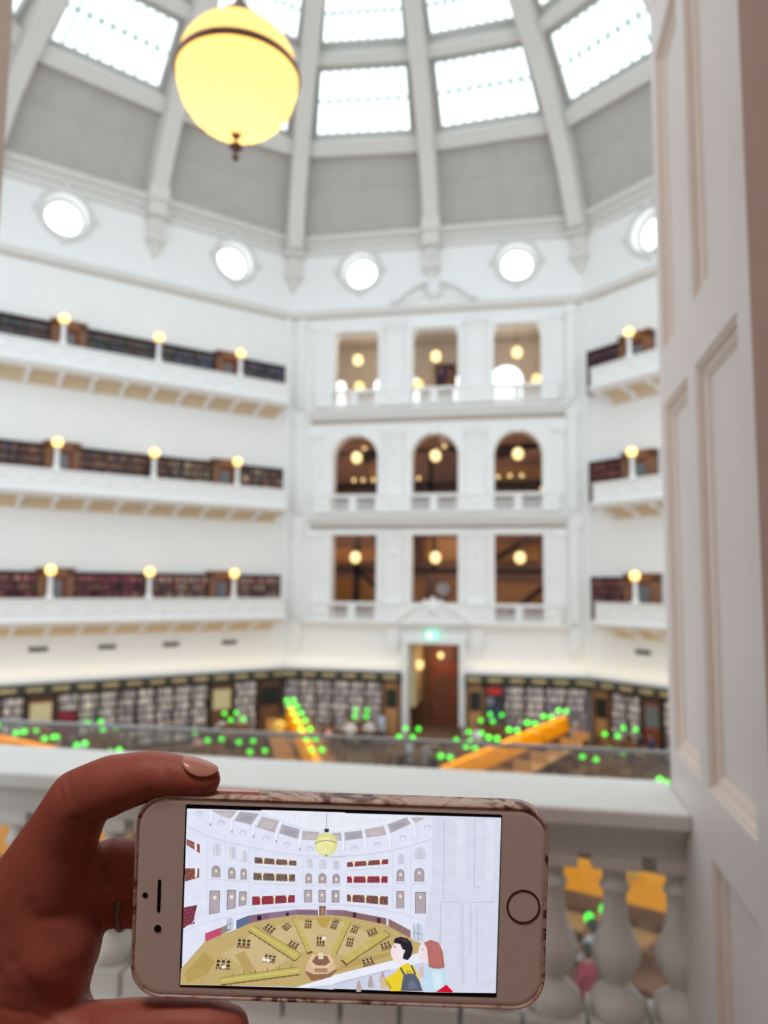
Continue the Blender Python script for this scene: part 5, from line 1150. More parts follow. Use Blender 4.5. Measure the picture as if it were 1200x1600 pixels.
120 92 92;-28.45,11.94 -27.99,11.93 -27.97,11.42 -28.43,11.44
128 118 92;-27.92,13.25 -27.46,13.23 -27.44,12.73 -27.9,12.75
104 84 88;-27.9,12.59 -27.43,12.57 -27.41,12.07 -27.88,12.08
120 92 92;-27.87,11.92 -27.41,11.91 -27.39,11.41 -27.85,11.42
140 108 100;-27.34,13.22 -26.87,13.2 -26.85,12.7 -27.32,12.72
104 84 88;-27.31,12.56 -26.85,12.54 -26.83,12.05 -27.29,12.06
128 118 92;-27.29,11.9 -26.82,11.89 -26.8,11.39 -27.27,11.4
104 84 88;-26.76,13.19 -26.29,13.17 -26.27,12.67 -26.74,12.7
128 118 92;-26.73,12.54 -26.27,12.52 -26.25,12.02 -26.71,12.04
104 84 88;-26.71,11.88 -26.24,11.87 -26.22,11.37 -26.69,11.39
150 120 104;-26.17,13.16 -25.71,13.14 -25.69,12.65 -26.16,12.67
140 108 100;-26.15,12.51 -25.68,12.49 -25.67,12 -26.13,12.02
120 92 92;-26.13,11.86 -25.66,11.85 -25.64,11.36 -26.11,11.37
140 108 100;-25.59,13.13 -25.13,13.11 -25.11,12.62 -25.57,12.64
128 118 92;-25.57,12.49 -25.1,12.47 -25.08,11.98 -25.55,12
140 108 100;-25.54,11.84 -25.08,11.83 -25.06,11.34 -25.53,11.36
120 92 92;-25.01,13.1 -24.54,13.08 -24.53,12.6 -24.99,12.62
128 118 92;-24.99,12.46 -24.52,12.44 -24.5,11.96 -24.97,11.98
128 118 92;-24.96,11.82 -24.5,11.81 -24.48,11.33 -24.94,11.34
140 108 100;-24.43,13.07 -23.96,13.05 -23.94,12.57 -24.41,12.59
140 108 100;-24.4,12.44 -23.94,12.42 -23.92,11.94 -24.39,11.96
150 120 104;-24.38,11.8 -23.92,11.79 -23.9,11.31 -24.36,11.32
128 118 92;-23.85,13.04 -23.38,13.02 -23.36,12.54 -23.83,12.56
120 92 92;-23.82,12.41 -23.36,12.39 -23.34,11.92 -23.8,11.94
140 108 100;-23.8,11.78 -23.33,11.77 -23.32,11.29 -23.78,11.31
104 84 88;-23.26,13.01 -22.8,12.99 -22.78,12.52 -23.25,12.54
150 120 104;-23.24,12.39 -22.78,12.37 -22.76,11.9 -23.22,11.91
128 118 92;-23.22,11.76 -22.75,11.75 -22.73,11.28 -23.2,11.29
150 120 104;-22.68,12.98 -22.22,12.96 -22.2,12.49 -22.66,12.51
128 118 92;-22.66,12.36 -22.19,12.34 -22.18,11.88 -22.64,11.89
120 92 92;-22.64,11.74 -22.17,11.73 -22.15,11.26 -22.62,11.28
128 118 92;-22.1,12.95 -21.63,12.93 -21.62,12.46 -22.08,12.49
120 92 92;-22.08,12.34 -21.61,12.32 -21.59,11.86 -22.06,11.87
140 108 100;-22.05,11.72 -21.59,11.71 -21.57,11.25 -22.04,11.26
120 92 92;-21.52,12.92 -21.05,12.9 -21.04,12.44 -21.5,12.46
120 92 92;-21.5,12.31 -21.03,12.29 -21.01,11.83 -21.48,11.85
120 92 92;-21.47,11.7 -21.01,11.69 -20.99,11.23 -21.46,11.24
150 120 104;-20.94,12.89 -20.47,12.87 -20.45,12.41 -20.92,12.43
140 108 100;-20.91,12.29 -20.45,12.27 -20.43,11.81 -20.9,11.83
104 84 88;-20.89,11.69 -20.43,11.67 -20.41,11.21 -20.87,11.23
128 118 92;-20.35,12.86 -19.89,12.84 -19.87,12.39 -20.34,12.41
150 120 104;-20.33,12.26 -19.87,12.24 -19.85,11.79 -20.32,11.81
150 120 104;-20.31,11.67 -19.84,11.65 -19.83,11.2 -20.29,11.21
140 108 100;-19.77,12.83 -19.31,12.81 -19.29,12.36 -19.76,12.38
128 118 92;-19.75,12.24 -19.29,12.22 -19.27,11.77 -19.73,11.79
128 118 92;-19.73,11.65 -19.26,11.63 -19.25,11.18 -19.71,11.19
120 92 92;-19.19,12.8 -18.72,12.78 -18.71,12.33 -19.17,12.35
128 118 92;-19.17,12.21 -18.7,12.19 -18.69,11.75 -19.15,11.77
150 120 104;-19.15,11.63 -18.68,11.61 -18.67,11.17 -19.13,11.18
140 108 100;-18.61,12.77 -18.14,12.75 -18.13,12.31 -18.59,12.33
104 84 88;-18.59,12.19 -18.12,12.17 -18.11,11.73 -18.57,11.75
150 120 104;-18.57,11.61 -18.1,11.59 -18.08,11.15 -18.55,11.16
150 120 104;-18.03,12.74 -17.56,12.72 -17.55,12.28 -18.01,12.3
150 120 104;-18.01,12.16 -17.54,12.14 -17.52,11.71 -17.99,11.72
150 120 104;-17.98,11.59 -17.52,11.57 -17.5,11.13 -17.97,11.15
140 108 100;-17.44,12.71 -16.98,12.69 -16.96,12.25 -17.43,12.27
120 92 92;-17.42,12.14 -16.96,12.12 -16.94,11.69 -17.41,11.7
140 108 100;-17.4,11.57 -16.94,11.55 -16.92,11.12 -17.39,11.13
150 120 104;-16.86,12.68 -16.4,12.66 -16.38,12.23 -16.85,12.25
128 118 92;-16.84,12.11 -16.38,12.09 -16.36,11.66 -16.83,11.68
140 108 100;-16.82,11.55 -16.36,11.53 -16.34,11.1 -16.81,11.11
104 84 88;-16.28,12.65 -15.82,12.63 -15.8,12.2 -16.27,12.22
150 120 104;-16.26,12.09 -15.8,12.07 -15.78,11.64 -16.25,11.66
140 108 100;-16.24,11.53 -15.78,11.51 -15.76,11.09 -16.23,11.1
104 84 88;-15.7,12.62 -15.23,12.6 -15.22,12.18 -15.68,12.2
140 108 100;-15.68,12.06 -15.21,12.04 -15.2,11.62 -15.66,11.64
120 92 92;-15.66,11.51 -15.19,11.49 -15.18,11.07 -15.64,11.08
240 228 208;-26.41,13.05 -25.95,13.06 -25.87,11.12 -26.34,11.1
244 226 180;-25.67,12.98 -25.8,12.62 -26.16,12.46 -26.52,12.59 -26.68,12.95 -26.55,13.31 -26.19,13.47 -25.83,13.33
240 228 208;-22.43,12.84 -21.97,12.85 -21.9,11.01 -22.36,11
244 226 180;-21.69,12.77 -21.82,12.41 -22.18,12.25 -22.54,12.38 -22.7,12.74 -22.57,13.1 -22.22,13.26 -21.85,13.12
240 228 208;-18.18,12.61 -17.72,12.63 -17.65,10.9 -18.11,10.88
244 226 180;-17.44,12.55 -17.57,12.18 -17.92,12.02 -18.29,12.16 -18.45,12.51 -18.31,12.88 -17.96,13.04 -17.6,12.9
205 210 228;-29.4,10.35 -14.71,10 -14.71,9.77 -29.39,10.12
95 66 66;-29.32,8.23 -15.48,8.18 -15.39,5.79 -29.23,5.84
142 132 98;-29.26,8.14 -28.8,8.14 -28.77,7.53 -29.23,7.53
120 100 90;-29.23,7.34 -28.76,7.34 -28.74,6.73 -29.2,6.73
120 100 90;-29.2,6.54 -28.73,6.54 -28.71,5.94 -29.17,5.94
120 100 90;-28.68,8.13 -28.22,8.13 -28.2,7.53 -28.66,7.53
130 122 90;-28.65,7.34 -28.19,7.34 -28.16,6.73 -28.63,6.73
142 132 98;-28.62,6.54 -28.16,6.54 -28.13,5.94 -28.6,5.94
142 132 98;-28.1,8.13 -27.64,8.13 -27.62,7.53 -28.08,7.53
108 88 84;-28.07,7.34 -27.61,7.33 -27.59,6.73 -28.05,6.73
108 88 84;-28.04,6.54 -27.58,6.54 -27.56,5.93 -28.02,5.93
130 122 90;-27.53,8.13 -27.06,8.13 -27.04,7.52 -27.5,7.53
108 88 84;-27.5,7.33 -27.03,7.33 -27.01,6.73 -27.47,6.73
142 132 98;-27.47,6.54 -27,6.54 -26.98,5.93 -27.44,5.93
142 132 98;-26.95,8.13 -26.49,8.13 -26.46,7.52 -26.93,7.52
130 122 90;-26.92,7.33 -26.46,7.33 -26.43,6.73 -26.9,6.73
130 122 90;-26.89,6.54 -26.43,6.53 -26.4,5.93 -26.87,5.93
130 122 90;-26.37,8.13 -25.91,8.12 -25.89,7.52 -26.35,7.52
108 88 84;-26.34,7.33 -25.88,7.33 -25.86,6.72 -26.32,6.72
108 88 84;-26.31,6.53 -25.85,6.53 -25.83,5.93 -26.29,5.93
120 100 90;-25.8,8.12 -25.33,8.12 -25.31,7.52 -25.77,7.52
142 132 98;-25.77,7.33 -25.3,7.33 -25.28,6.72 -25.74,6.72
130 122 90;-25.74,6.53 -25.27,6.53 -25.25,5.92 -25.71,5.93
142 132 98;-25.22,8.12 -24.76,8.12 -24.73,7.52 -25.2,7.52
142 132 98;-25.19,7.33 -24.73,7.32 -24.7,6.72 -25.17,6.72
120 100 90;-25.16,6.53 -24.7,6.53 -24.67,5.92 -25.14,5.92
108 88 84;-24.64,8.12 -24.18,8.12 -24.16,7.51 -24.62,7.51
120 100 90;-24.61,7.32 -24.15,7.32 -24.13,6.72 -24.59,6.72
130 122 90;-24.58,6.53 -24.12,6.53 -24.1,5.92 -24.56,5.92
108 88 84;-24.07,8.12 -23.6,8.12 -23.58,7.51 -24.04,7.51
142 132 98;-24.04,7.32 -23.57,7.32 -23.55,6.71 -24.01,6.72
108 88 84;-24.01,6.53 -23.54,6.52 -23.52,5.92 -23.98,5.92
108 88 84;-23.49,8.12 -23.03,8.11 -23,7.51 -23.47,7.51
120 100 90;-23.46,7.32 -23,7.32 -22.98,6.71 -23.44,6.71
130 122 90;-23.43,6.52 -22.97,6.52 -22.95,5.92 -23.41,5.92
142 132 98;-22.91,8.11 -22.45,8.11 -22.43,7.51 -22.89,7.51
130 122 90;-22.88,7.32 -22.42,7.32 -22.4,6.71 -22.86,6.71
108 88 84;-22.85,6.52 -22.39,6.52 -22.37,5.91 -22.83,5.92
120 100 90;-22.34,8.11 -21.87,8.11 -21.85,7.5 -22.31,7.51
142 132 98;-22.31,7.32 -21.84,7.31 -21.82,6.71 -22.28,6.71
108 88 84;-22.28,6.52 -21.81,6.52 -21.79,5.91 -22.25,5.91
108 88 84;-21.76,8.11 -21.3,8.11 -21.28,7.5 -21.74,7.5
142 132 98;-21.73,7.31 -21.27,7.31 -21.25,6.71 -21.71,6.71
108 88 84;-21.7,6.52 -21.24,6.52 -21.22,5.91 -21.68,5.91
130 122 90;-21.18,8.11 -20.72,8.11 -20.7,7.5 -21.16,7.5
108 88 84;-21.15,7.31 -20.69,7.31 -20.67,6.7 -21.13,6.71
130 122 90;-21.12,6.52 -20.66,6.51 -20.64,5.91 -21.1,5.91
130 122 90;-20.61,8.11 -20.14,8.1 -20.12,7.5 -20.58,7.5
130 122 90;-20.58,7.31 -20.12,7.31 -20.09,6.7 -20.55,6.7
108 88 84;-20.55,6.51 -20.09,6.51 -20.06,5.91 -20.52,5.91
142 132 98;-20.03,8.1 -19.57,8.1 -19.55,7.5 -20.01,7.5
120 100 90;-20,7.31 -19.54,7.31 -19.52,6.7 -19.98,6.7
142 132 98;-19.97,6.51 -19.51,6.51 -19.49,5.9 -19.95,5.91
142 132 98;-19.45,8.1 -18.99,8.1 -18.97,7.49 -19.43,7.5
130 122 90;-19.42,7.31 -18.96,7.3 -18.94,6.7 -19.4,6.7
130 122 90;-19.39,6.51 -18.93,6.51 -18.91,5.9 -19.37,5.9
120 100 90;-18.88,8.1 -18.41,8.1 -18.39,7.49 -18.85,7.49
108 88 84;-18.85,7.3 -18.39,7.3 -18.36,6.7 -18.82,6.7
130 122 90;-18.82,6.51 -18.36,6.51 -18.33,5.9 -18.8,5.9
108 88 84;-18.3,8.1 -17.84,8.1 -17.82,7.49 -18.28,7.49
142 132 98;-18.27,7.3 -17.81,7.3 -17.79,6.69 -18.25,6.7
120 100 90;-18.24,6.5 -17.78,6.5 -17.76,5.9 -18.22,5.9
108 88 84;-17.72,8.1 -17.26,8.09 -17.24,7.49 -17.7,7.49
142 132 98;-17.69,7.3 -17.23,7.3 -17.21,6.69 -17.67,6.69
108 88 84;-17.66,6.5 -17.2,6.5 -17.18,5.9 -17.64,5.9
142 132 98;-17.15,8.09 -16.69,8.09 -16.66,7.49 -17.12,7.49
130 122 90;-17.12,7.3 -16.66,7.3 -16.63,6.69 -17.1,6.69
130 122 90;-17.09,6.5 -16.63,6.5 -16.61,5.89 -17.07,5.9
108 88 84;-16.57,8.09 -16.11,8.09 -16.09,7.48 -16.55,7.49
108 88 84;-16.54,7.29 -16.08,7.29 -16.06,6.69 -16.52,6.69
142 132 98;-16.51,6.5 -16.05,6.5 -16.03,5.89 -16.49,5.89
108 88 84;-15.99,8.09 -15.53,8.09 -15.51,7.48 -15.97,7.48
120 100 90;-15.96,7.29 -15.5,7.29 -15.48,6.69 -15.94,6.69
142 132 98;-15.94,6.5 -15.47,6.5 -15.45,5.89 -15.91,5.89
240 228 208;-26.54,8.03 -26.08,8.05 -25.99,5.66 -26.45,5.64
244 226 180;-25.8,7.96 -25.94,7.6 -26.29,7.44 -26.65,7.58 -26.81,7.93 -26.68,8.29 -26.33,8.45 -25.96,8.32
240 228 208;-22.3,8.02 -21.84,8.03 -21.75,5.64 -22.21,5.63
244 226 180;-21.56,7.95 -21.69,7.59 -22.04,7.43 -22.41,7.56 -22.57,7.91 -22.44,8.28 -22.08,8.44 -21.72,8.3
240 228 208;-18.01,8 -17.55,8.01 -17.46,5.63 -17.92,5.61
244 226 180;-17.27,7.93 -17.4,7.57 -17.76,7.41 -18.12,7.55 -18.28,7.9 -18.15,8.26 -17.79,8.42 -17.43,8.28
205 210 228;-29.56,4.82 -14.99,4.8 -14.98,4.57 -29.55,4.59
95 66 66;-29.48,0.41 -15.32,1.34 -15.24,-1.04 -29.37,-2.52
150 66 78;-29.42,0.33 -28.94,0.36 -28.92,-0.19 -29.39,-0.23
186 60 88;-29.39,-0.4 -28.92,-0.37 -28.89,-0.92 -29.37,-0.96
160 48 70;-29.36,-1.14 -28.89,-1.1 -28.87,-1.65 -29.34,-1.69
186 60 88;-29.33,-1.87 -28.86,-1.82 -28.84,-2.38 -29.31,-2.43
150 66 78;-28.83,0.37 -28.35,0.4 -28.33,-0.15 -28.8,-0.18
150 66 78;-28.8,-0.36 -28.33,-0.32 -28.31,-0.87 -28.78,-0.91
186 60 88;-28.77,-1.09 -28.3,-1.04 -28.28,-1.59 -28.75,-1.64
150 66 78;-28.74,-1.81 -28.27,-1.77 -28.25,-2.32 -28.72,-2.36
186 60 88;-28.24,0.41 -27.76,0.44 -27.74,-0.11 -28.22,-0.14
160 48 70;-28.21,-0.31 -27.74,-0.28 -27.72,-0.82 -28.19,-0.86
178 40 72;-28.18,-1.03 -27.71,-0.99 -27.69,-1.54 -28.16,-1.58
178 40 72;-28.15,-1.76 -27.68,-1.71 -27.66,-2.25 -28.13,-2.3
186 60 88;-27.65,0.45 -27.17,0.48 -27.15,-0.06 -27.63,-0.1
186 60 88;-27.62,-0.27 -27.15,-0.23 -27.13,-0.77 -27.6,-0.81
178 40 72;-27.59,-0.98 -27.12,-0.94 -27.1,-1.48 -27.57,-1.53
160 48 70;-27.56,-1.7 -27.09,-1.65 -27.07,-2.19 -27.54,-2.24
178 40 72;-27.06,0.49 -26.58,0.52 -26.56,-0.02 -27.04,-0.05
160 48 70;-27.03,-0.22 -26.56,-0.19 -26.54,-0.72 -27.01,-0.76
160 48 70;-27,-0.93 -26.53,-0.89 -26.51,-1.43 -26.98,-1.47
186 60 88;-26.98,-1.64 -26.5,-1.6 -26.48,-2.13 -26.95,-2.18
160 48 70;-26.47,0.53 -25.99,0.56 -25.97,0.03 -26.45,-0.01
160 48 70;-26.44,-0.18 -25.97,-0.14 -25.95,-0.67 -26.42,-0.71
150 66 78;-26.41,-0.88 -25.94,-0.84 -25.92,-1.37 -26.39,-1.42
178 40 72;-26.39,-1.59 -25.92,-1.54 -25.89,-2.07 -26.37,-2.12
150 66 78;-25.88,0.57 -25.4,0.6 -25.38,0.07 -25.86,0.03
160 48 70;-25.85,-0.13 -25.38,-0.1 -25.36,-0.62 -25.83,-0.66
160 48 70;-25.82,-0.83 -25.35,-0.79 -25.33,-1.32 -25.8,-1.36
178 40 72;-25.8,-1.53 -25.33,-1.48 -25.31,-2.01 -25.78,-2.06
160 48 70;-25.29,0.6 -24.82,0.64 -24.8,0.11 -25.27,0.08
150 66 78;-25.26,-0.09 -24.79,-0.05 -24.77,-0.57 -25.24,-0.61
186 60 88;-25.23,-0.78 -24.76,-0.74 -24.74,-1.26 -25.21,-1.31
178 40 72;-25.21,-1.47 -24.74,-1.43 -24.72,-1.95 -25.19,-2
186 60 88;-24.7,0.64 -24.23,0.68 -24.21,0.16 -24.68,0.12
150 66 78;-24.67,-0.04 -24.2,-0.01 -24.18,-0.53 -24.65,-0.56
178 40 72;-24.65,-0.73 -24.17,-0.69 -24.15,-1.21 -24.63,-1.25
160 48 70;-24.62,-1.42 -24.15,-1.37 -24.13,-1.89 -24.6,-1.94
178 40 72;-24.11,0.68 -23.64,0.72 -23.62,0.2 -24.09,0.17
178 40 72;-24.08,0 -23.61,0.04 -23.59,-0.48 -24.06,-0.52
186 60 88;-24.06,-0.68 -23.58,-0.64 -23.57,-1.15 -24.04,-1.2
178 40 72;-24.03,-1.36 -23.56,-1.31 -23.54,-1.83 -24.01,-1.88
178 40 72;-23.52,0.72 -23.05,0.75 -23.03,0.24 -23.5,0.21
186 60 88;-23.49,0.05 -23.02,0.08 -23,-0.43 -23.47,-0.47
178 40 72;-23.47,-0.63 -23,-0.59 -22.98,-1.1 -23.45,-1.14
178 40 72;-23.44,-1.3 -22.97,-1.26 -22.95,-1.77 -23.42,-1.82
150 66 78;-22.93,0.76 -22.46,0.79 -22.44,0.29 -22.91,0.25
186 60 88;-22.9,0.09 -22.43,0.13 -22.41,-0.38 -22.88,-0.42
186 60 88;-22.88,-0.58 -22.41,-0.54 -22.39,-1.04 -22.86,-1.09
150 66 78;-22.85,-1.25 -22.38,-1.2 -22.36,-1.71 -22.83,-1.76
186 60 88;-22.34,0.8 -21.87,0.83 -21.85,0.33 -22.32,0.3
150 66 78;-22.31,0.14 -21.84,0.17 -21.82,-0.33 -22.29,-0.37
186 60 88;-22.29,-0.53 -21.82,-0.49 -21.8,-0.99 -22.27,-1.03
186 60 88;-22.26,-1.19 -21.79,-1.14 -21.77,-1.65 -22.24,-1.69
186 60 88;-21.75,0.84 -21.28,0.87 -21.26,0.38 -21.73,0.34
160 48 70;-21.72,0.18 -21.25,0.22 -21.23,-0.28 -21.71,-0.32
160 48 70;-21.7,-0.48 -21.23,-0.43 -21.21,-0.93 -21.68,-0.98
160 48 70;-21.67,-1.13 -21.2,-1.09 -21.19,-1.58 -21.66,-1.63
178 40 72;-21.16,0.88 -20.69,0.91 -20.67,0.42 -21.14,0.38
178 40 72;-21.13,0.23 -20.66,0.26 -20.64,-0.23 -21.12,-0.27
186 60 88;-21.11,-0.42 -20.64,-0.38 -20.62,-0.88 -21.09,-0.92
178 40 72;-21.09,-1.08 -20.61,-1.03 -20.6,-1.52 -21.07,-1.57
178 40 72;-20.57,0.92 -20.1,0.95 -20.08,0.46 -20.55,0.43
150 66 78;-20.54,0.27 -20.07,0.31 -20.06,-0.18 -20.53,-0.22
178 40 72;-20.52,-0.37 -20.05,-0.33 -20.03,-0.82 -20.5,-0.87
150 66 78;-20.5,-1.02 -20.03,-0.98 -20.01,-1.46 -20.48,-1.51
150 66 78;-19.98,0.96 -19.51,0.99 -19.49,0.51 -19.96,0.47
150 66 78;-19.96,0.32 -19.48,0.35 -19.47,-0.13 -19.94,-0.17
160 48 70;-19.93,-0.32 -19.46,-0.28 -19.44,-0.77 -19.91,-0.81
160 48 70;-19.91,-0.96 -19.44,-0.92 -19.42,-1.4 -19.89,-1.45
178 40 72;-19.39,1 -18.92,1.03 -18.9,0.55 -19.37,0.52
160 48 70;-19.37,0.36 -18.89,0.4 -18.88,-0.08 -19.35,-0.12
186 60 88;-19.34,-0.27 -18.87,-0.23 -18.85,-0.71 -19.32,-0.75
160 48 70;-19.32,-0.91 -18.85,-0.86 -18.83,-1.34 -19.3,-1.39
150 66 78;-18.8,1.04 -18.33,1.07 -18.31,0.59 -18.78,0.56
186 60 88;-18.78,0.41 -18.31,0.44 -18.29,-0.03 -18.76,-0.07
186 60 88;-18.75,-0.22 -18.28,-0.18 -18.26,-0.66 -18.74,-0.7
186 60 88;-18.73,-0.85 -18.26,-0.81 -18.24,-1.28 -18.71,-1.33
186 60 88;-18.21,1.08 -17.74,1.11 -17.72,0.64 -18.19,0.6
150 66 78;-18.19,0.45 -17.72,0.49 -17.7,0.02 -18.17,-0.02
160 48 70;-18.16,-0.17 -17.69,-0.13 -17.68,-0.6 -18.15,-0.64
178 40 72;-18.14,-0.79 -17.67,-0.75 -17.65,-1.22 -18.12,-1.27
178 40 72;-17.62,1.12 -17.15,1.15 -17.13,0.68 -17.6,0.65
178 40 72;-17.6,0.5 -17.13,0.53 -17.11,0.07 -17.58,0.03
150 66 78;-17.58,-0.12 -17.1,-0.08 -17.09,-0.55 -17.56,-0.59
160 48 70;-17.55,-0.74 -17.08,-0.69 -17.06,-1.16 -17.54,-1.21
150 66 78;-17.03,1.16 -16.56,1.19 -16.54,0.73 -17.01,0.69
186 60 88;-17.01,0.54 -16.54,0.58 -16.52,0.12 -16.99,0.08
186 60 88;-16.99,-0.07 -16.51,-0.03 -16.5,-0.49 -16.97,-0.53
160 48 70;-16.96,-0.68 -16.49,-0.64 -16.48,-1.1 -16.95,-1.15
160 48 70;-16.44,1.2 -15.97,1.23 -15.95,0.77 -16.42,0.73
150 66 78;-16.42,0.59 -15.95,0.62 -15.93,0.17 -16.4,0.13
150 66 78;-16.4,-0.02 -15.93,0.02 -15.91,-0.43 -16.38,-0.48
160 48 70;-16.37,-0.62 -15.9,-0.58 -15.89,-1.04 -16.36,-1.09
150 66 78;-15.85,1.23 -15.38,1.27 -15.36,0.81 -15.83,0.78
160 48 70;-15.83,0.63 -15.36,0.67 -15.34,0.22 -15.81,0.18
186 60 88;-15.81,0.03 -15.34,0.07 -15.32,-0.38 -15.79,-0.42
160 48 70;-15.79,-0.57 -15.32,-0.52 -15.3,-0.98 -15.77,-1.02
240 228 208;-26.81,0.41 -26.35,0.43 -26.24,-2.39 -26.7,-2.41
244 226 180;-26.07,0.35 -26.2,-0.02 -26.55,-0.18 -26.92,-0.04 -27.08,0.31 -26.94,0.67 -26.59,0.83 -26.23,0.7
240 228 208;-22.35,0.7 -21.89,0.72 -21.79,-1.93 -22.25,-1.94
244 226 180;-21.61,0.64 -21.74,0.28 -22.1,0.12 -22.46,0.25 -22.62,0.6 -22.49,0.97 -22.13,1.12 -21.77,0.99
240 228 208;-18.07,0.98 -17.61,1 -17.52,-1.48 -17.98,-1.5
244 226 180;-17.33,0.92 -17.47,0.56 -17.82,0.4 -18.19,0.53 -18.35,0.88 -18.21,1.25 -17.86,1.41 -17.5,1.27
205 210 228;-29.69,-3.54 -14.83,-2.04 -14.82,-2.27 -29.69,-3.77
95 66 66;1.58,12.72 15.22,14.22 15.27,12.6 1.63,11.1
130 100 88;1.64,12.67 2.14,12.72 2.15,12.31 1.65,12.25
160 72 70;1.66,12.12 2.15,12.18 2.17,11.77 1.67,11.71
130 100 88;1.68,11.58 2.17,11.64 2.19,11.23 1.69,11.17
160 72 70;2.26,12.73 2.76,12.79 2.77,12.38 2.27,12.32
150 90 76;2.28,12.19 2.77,12.25 2.79,11.84 2.29,11.78
150 90 76;2.3,11.65 2.79,11.71 2.81,11.29 2.31,11.24
170 60 70;2.88,12.8 3.38,12.86 3.39,12.45 2.89,12.39
160 72 70;2.9,12.26 3.39,12.32 3.41,11.9 2.91,11.85
160 72 70;2.92,11.72 3.41,11.77 3.43,11.36 2.93,11.31
130 100 88;3.5,12.87 4,12.92 4.01,12.51 3.51,12.46
130 100 88;3.52,12.33 4.01,12.38 4.03,11.97 3.53,11.92
130 100 88;3.54,11.79 4.03,11.84 4.05,11.43 3.55,11.38
150 90 76;4.12,12.94 4.62,12.99 4.63,12.58 4.13,12.53
170 60 70;4.14,12.4 4.63,12.45 4.65,12.04 4.15,11.99
170 60 70;4.16,11.86 4.65,11.91 4.67,11.5 4.17,11.44
170 60 70;4.74,13.01 5.24,13.06 5.25,12.65 4.75,12.6
160 72 70;4.76,12.47 5.25,12.52 5.27,12.11 4.77,12.05
160 72 70;4.78,11.92 5.27,11.98 5.29,11.57 4.79,11.51
160 72 70;5.36,13.07 5.86,13.13 5.87,12.72 5.37,12.66
150 90 76;5.38,12.53 5.87,12.59 5.89,12.18 5.39,12.12
170 60 70;5.4,11.99 5.89,12.05 5.91,11.64 5.41,11.58
170 60 70;5.98,13.14 6.48,13.2 6.49,12.79 5.99,12.73
160 72 70;6,12.6 6.49,12.66 6.51,12.24 6.01,12.19
150 90 76;6.02,12.06 6.51,12.12 6.53,11.7 6.03,11.65
130 100 88;6.6,13.21 7.1,13.27 7.11,12.85 6.61,12.8
130 100 88;6.62,12.67 7.11,12.72 7.13,12.31 6.63,12.26
150 90 76;6.64,12.13 7.13,12.18 7.15,11.77 6.65,11.72
160 72 70;7.22,13.28 7.72,13.33 7.73,12.92 7.23,12.87
150 90 76;7.24,12.74 7.73,12.79 7.75,12.38 7.25,12.33
150 90 76;7.26,12.2 7.75,12.25 7.77,11.84 7.27,11.79
150 90 76;7.84,13.35 8.34,13.4 8.35,12.99 7.85,12.94
160 72 70;7.86,12.81 8.35,12.86 8.37,12.45 7.87,12.4
170 60 70;7.88,12.27 8.37,12.32 8.39,11.91 7.89,11.85
150 90 76;8.46,13.42 8.96,13.47 8.97,13.06 8.47,13
170 60 70;8.48,12.87 8.97,12.93 8.99,12.52 8.49,12.46
130 100 88;8.5,12.33 8.99,12.39 9.01,11.98 8.51,11.92
150 90 76;9.08,13.48 9.58,13.54 9.59,13.13 9.09,13.07
130 100 88;9.1,12.94 9.59,13 9.61,12.59 9.11,12.53
130 100 88;9.12,12.4 9.61,12.46 9.62,12.04 9.13,11.99
130 100 88;9.7,13.55 10.2,13.61 10.21,13.2 9.71,13.14
150 90 76;9.72,13.01 10.21,13.07 10.23,12.65 9.73,12.6
170 60 70;9.74,12.47 10.23,12.52 10.24,12.11 9.75,12.06
170 60 70;10.32,13.62 10.82,13.68 10.83,13.26 10.33,13.21
150 90 76;10.34,13.08 10.83,13.13 10.85,12.72 10.35,12.67
160 72 70;10.36,12.54 10.85,12.59 10.86,12.18 10.37,12.13
150 90 76;10.94,13.69 11.44,13.74 11.45,13.33 10.95,13.28
150 90 76;10.96,13.15 11.45,13.2 11.47,12.79 10.97,12.74
130 100 88;10.98,12.61 11.47,12.66 11.48,12.25 10.99,12.19
160 72 70;11.56,13.76 12.06,13.81 12.07,13.4 11.57,13.35
160 72 70;11.58,13.22 12.07,13.27 12.09,12.86 11.59,12.8
170 60 70;11.6,12.67 12.09,12.73 12.1,12.32 11.61,12.26
150 90 76;12.18,13.83 12.68,13.88 12.69,13.47 12.19,13.41
160 72 70;12.2,13.28 12.69,13.34 12.71,12.93 12.21,12.87
150 90 76;12.22,12.74 12.71,12.8 12.72,12.39 12.23,12.33
170 60 70;12.8,13.89 13.3,13.95 13.31,13.54 12.81,13.48
160 72 70;12.82,13.35 13.31,13.41 13.33,13 12.83,12.94
130 100 88;12.84,12.81 13.33,12.87 13.34,12.45 12.85,12.4
130 100 88;13.42,13.96 13.92,14.02 13.93,13.6 13.43,13.55
170 60 70;13.44,13.42 13.93,13.47 13.95,13.06 13.45,13.01
150 90 76;13.45,12.88 13.95,12.93 13.96,12.52 13.47,12.47
150 90 76;14.04,14.03 14.54,14.08 14.55,13.67 14.05,13.62
160 72 70;14.06,13.49 14.55,13.54 14.57,13.13 14.07,13.08
170 60 70;14.07,12.95 14.57,13 14.58,12.59 14.09,12.54
170 60 70;14.66,14.1 15.16,14.15 15.17,13.74 14.67,13.69
170 60 70;14.68,13.56 15.17,13.61 15.19,13.2 14.69,13.15
160 72 70;14.69,13.02 15.19,13.07 15.2,12.66 14.71,12.6
240 228 208;3.63,12.78 4.11,12.79 4.16,11.17 3.69,11.15
244 226 180;4.4,12.71 4.26,12.33 3.89,12.16 3.52,12.31 3.35,12.67 3.49,13.05 3.86,13.21 4.24,13.07
240 228 208;8.07,13.26 8.55,13.28 8.6,11.66 8.12,11.64
244 226 180;8.84,13.19 8.69,12.82 8.33,12.65 7.95,12.79 7.79,13.16 7.93,13.54 8.29,13.7 8.67,13.56
